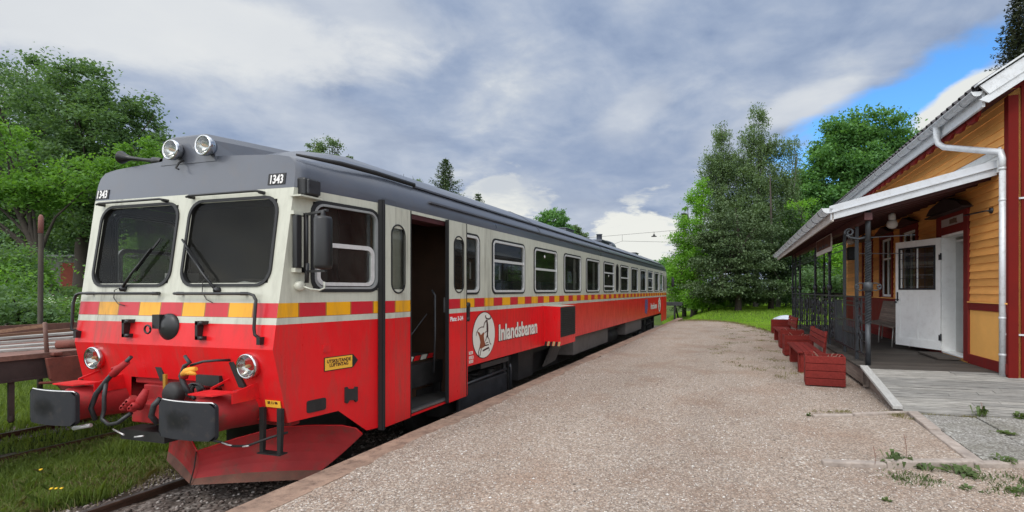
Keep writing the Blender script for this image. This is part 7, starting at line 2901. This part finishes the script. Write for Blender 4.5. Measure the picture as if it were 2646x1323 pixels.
N = 60000
Y = 2.6 + 9.5 * rng.random(N) ** 1.5
X = -9.2 + 2.75 * rng.random(N)
pv = patchy(X, Y, 0.7, 3)
edge = -6.85 + 0.18 * np.sin(Y * 2.1) + 0.1 * np.sin(Y * 5.3)
keep = (X < edge) & (X > -9.28)
X, Y = X[keep], Y[keep]
blades('grass', X, Y, np.full(len(X), -0.66), 0.13, 0.009, M['grass'], 0.9)
keep = patchy(X, Y, 1.0, 9) > 2.6
blades('grass', X[keep], Y[keep], np.full(keep.sum(), -0.66), 0.26, 0.011, M['grass'], 0.7)
N = 9000
Y = 2.6 + 8 * rng.random(N)
X = -9.1 + 2.4 * rng.random(N)
keep = patchy(X, Y, 0.5, 21) > -0.2
blades('dry_grass', X[keep], Y[keep], np.full(keep.sum(), -0.66), 0.15, 0.007, M['drygrass'], 1.0)
N = 5000
X = -7.0 + 0.35 * rng.normal(size=N) * 0.6
Y = 2.6 + 5 * rng.random(N)
keep = X < -6.35
blades('dry_grass', X[keep], Y[keep], np.full(keep.sum(), -0.65), 0.14, 0.006, M['drygrass'], 1.0)
N = 34000
Y = 4.5 + 12 * rng.random(N)
X = -10.9 - 6.0 * rng.random(N)
Z = ghv(X, Y)
blades('grass', X, Y, Z, 0.22, 0.016, M['grass'], 0.7)
N = 6000
Y = 4.5 + 7 * rng.random(N)
X = -10.7 + 1.2 * rng.random(N)
blades('grass', X, Y, np.full(N, -0.66), 0.12, 0.012, M['grass'], 0.7)
# the lawn beyond the gravel
N = 90000
X = -5.2 + 16 * rng.random(N)
Y = 20.5 + 26 * rng.random(N) ** 1.25
lim = np.interp(X, [-5.2, -3.3, -2.7, -2.0, -1.1, -0.35, 0.2, 0.75, 1.05, 1.7, 2.6, 12], [34, 26.9, 28.0, 28.1, 27.5, 26.4, 24.6, 22.3, 20.9, 20.6, 20.9, 20.9])
keep = Y > lim - 0.1 + 0.25 * rng.normal(size=N)
X, Y = X[keep], Y[keep]
blades('lawn', X, Y, ghv(X, Y), 0.13, 0.022, M['lawn'], 0.6)
N = 2600
X = -3.2 + 5.0 * rng.random(N)
lim = np.interp(X, [-5.2, -3.3, -2.7, -2.0, -1.1, -0.35, 0.2, 0.75, 1.05, 1.7, 2.6, 12], [34, 26.9, 28.0, 28.1, 27.5, 26.4, 24.6, 22.3, 20.9, 20.6, 20.9, 20.9])
Y = lim - np.abs(rng.normal(size=N)) * 0.5
blades('dry_grass', X, Y, np.full(N, 0.0), 0.08, 0.012, M['drygrass'], 0.9)


M['weedleaf'] = leaf('weed_leaf', (0.055, 0.090, 0.028), (0.125, 0.175, 0.060), 0.3, 0.5)


def weed(x, y, z, r, n, h, label, mat=None, flower=None, rz=0, broad=0.05):
    t = thing('weed', (x, y, z), label, 'plant', 'weeds growing in the gravel')
    V, F = [], []
    for i in range(n):
        a = random.uniform(0, 6.28)
        l = r * random.uniform(0.4, 1.0)
        hh = h * random.uniform(0.3, 1.0)
        bx, by = x + random.gauss(0, r * 0.35), y + random.gauss(0, r * 0.35)
        ww = broad * random.uniform(0.4, 1)
        dxx, dyy = cos(a), sin(a)
        k0 = len(V)
        V += [(bx, by, z), (bx + dxx * l * 0.5 - dyy * ww * 0.5, by + dyy * l * 0.5 + dxx * ww * 0.5, z + hh), (bx + dxx * l, by + dyy * l, z + hh * 0.75), (bx + dxx * l * 0.5 + dyy * ww * 0.5, by + dyy * l * 0.5 - dxx * ww * 0.5, z + hh)]
        F += [k0, k0 + 1, k0 + 2, k0 + 3]
    rawmesh('leaves', np.array(V), F, 4, mat or M['weedleaf'], None, t)
    return t


weed(1.37, 5.33, 0.0, 0.13, 60, 0.11, 'largest green weed against the near kerb, left of the paving slabs')
weed(1.55, 5.28, 0.0, 0.10, 34, 0.06, 'flat green weed just right of the largest one on the near kerb')
weed(1.85, 5.24, 0.0, 0.16, 40, 0.06, 'spreading weed below the corner of the two kerbs')
weed(1.76, 4.85, 0.0, 0.07, 14, 0.03, 'low rosette weed alone in the gravel, in front of the kerb corner')
weed(1.06, 4.38, 0.0, 0.04, 9, 0.03, 'tiny weed in the gravel near the lower edge of the view')
weed(2.10, 4.88, 0.0, 0.10, 18, 0.04, 'flat weed patch in the gravel towards the right edge')
weed(2.35, 5.60, 0.03, 0.10, 26, 0.06, 'weed growing in the joint behind the dark part of the near kerb')
weed(2.86, 7.47, 0.03, 0.10, 22, 0.17, 'tall-stalked weed at the foot of the board ramp')
weed(3.30, 7.50, 0.03, 0.12, 26, 0.09, 'bushy weed at the foot of the ramp near the right edge')
weed(2.80, 6.64, 0.04, 0.11, 26, 0.03, 'flat moss-like weed in the joint of the paving slabs')
weed(1.00, 5.20, 0.0, 0.04, 12, 0.03, 'small sprig at the left end of the near kerb')
weed(0.80, 7.05, 0.0, 0.04, 14, 0.05, 'small sprig at the left end of the far kerb')
weed(1.20, 12.9, 0.0, 0.10, 30, 0.09, 'pale tuft at the foot of the second planter box', M['drygrass'])
N = 1100
cx_ = rng.uniform(1.2, 3.0, 60)
cy_ = 4.98 + 0.24 * (cx_ - 1.0) - np.abs(rng.normal(size=60)) * 0.22
ii = rng.integers(0, 60, N)
X, Y = cx_[ii] + 0.045 * rng.normal(size=N), cy_[ii] + 0.045 * rng.normal(size=N)
blades('ground_cover', X, Y, np.full(N, 0.0), 0.035, 0.007, M['weedleaf'], 1.2)
N = 1500
cx_, cy_ = np.concatenate([rng.uniform(2.1, 3.6, 30), rng.uniform(0.9, 2.0, 12)]), np.concatenate([rng.uniform(7.42, 7.6, 30), rng.uniform(7.1, 7.5, 12)])
ii = rng.integers(0, 42, N)
X, Y = cx_[ii] + 0.04 * rng.normal(size=N), cy_[ii] + 0.03 * rng.normal(size=N)
blades('ground_cover', X, Y, np.full(N, 0.02), 0.035, 0.006, M['drygrass'], 1.2)
N = 3000
cx_, cy_ = rng.uniform(-0.8, 1.2, 70), rng.uniform(10, 26, 70)
ii = rng.integers(0, 70, N)
X, Y = cx_[ii] + 0.10 * rng.normal(size=N), cy_[ii] + 0.12 * rng.normal(size=N)
blades('ground_cover', X, Y, np.full(N, 0.0), 0.04, 0.010, M['drygrass'], 1.2)
# slender seed stalks
for (x, y, h, lab) in ((1.15, 5.16, 0.20, 'thin reddish stalk left of the largest kerb weed'), (1.47, 5.42, 0.26, 'tall thin reddish stalk above the largest kerb weed'), (2.87, 7.46, 0.22, 'thin seed stalk standing in the weed at the ramp foot')):
    k = MB()
    k.tube([(x, y, 0), (x + 0.01, y, h * 0.5), (x - 0.01, y + 0.01, h)], 0.0025, 4)
    for i in range(6):
        k.tube([(x, y, h * (0.5 + 0.08 * i)), (x + random.uniform(-.015, .015), y, h * (0.53 + 0.08 * i))], 0.003, 4)
    tag(k.build('seed_stalk', simple('stalk', (0.20, 0.10, 0.07), 0.8), base=(x, y, 0)), lab, 'plant', 'seed stalks in the gravel')
# dandelions in the track grass
for (x, y, lab) in ((-7.06, 3.62, 'yellow dandelion cluster nearest to the ballast'), (-7.98, 3.95, 'small yellow dandelion left in the track grass'), (-8.2, 5.22, 'yellow dandelion close to the left buffer shadow')):
    t = thing('dandelion', (x, y, -0.66), lab, 'flower', 'dandelions in the grass between the tracks')
    k = MB()
    for dx_ in ((0, 0.05, -0.045) if x > -7.5 else (0,)):
        k.lathe((x + dx_, y + dx_ * 0.4, -0.505), (0.1, -0.3, 1), [(0.001, -0.010), (0.015, 0.0), (0.018, 0.006), (0.001, 0.009)], 10)
    k.build('bloom', simple('dandelion_yellow', (0.85, 0.55, 0.02), 0.7), t)
    k = MB()
    for dx_ in ((0, 0.05, -0.045) if x > -7.5 else (0,)):
        k.tube([(x + dx_, y, -0.66), (x + dx_, y + dx_ * 0.4, -0.51)], 0.003, 4)
    k.build('stem', M['grass'], t)
# pale object on the lawn beyond the veranda
k = MB()
c_ = W(2032, 797, 27)
k.lathe((c_.x, c_.y, gh(c_.x, c_.y)), (0, 0, 1), [(0.75, 0), (0.6, 0.12), (0.3, 0.24), (0.001, 0.28)], 14)
tag(k.build('covered_heap', simple('pale_sheet', (0.42, 0.45, 0.52), 0.7, var=0.15, bump=0.6, bscale=5), base=(c_.x, c_.y, 0)), 'small pale sheet-covered heap on the lawn beyond the veranda', 'heap')
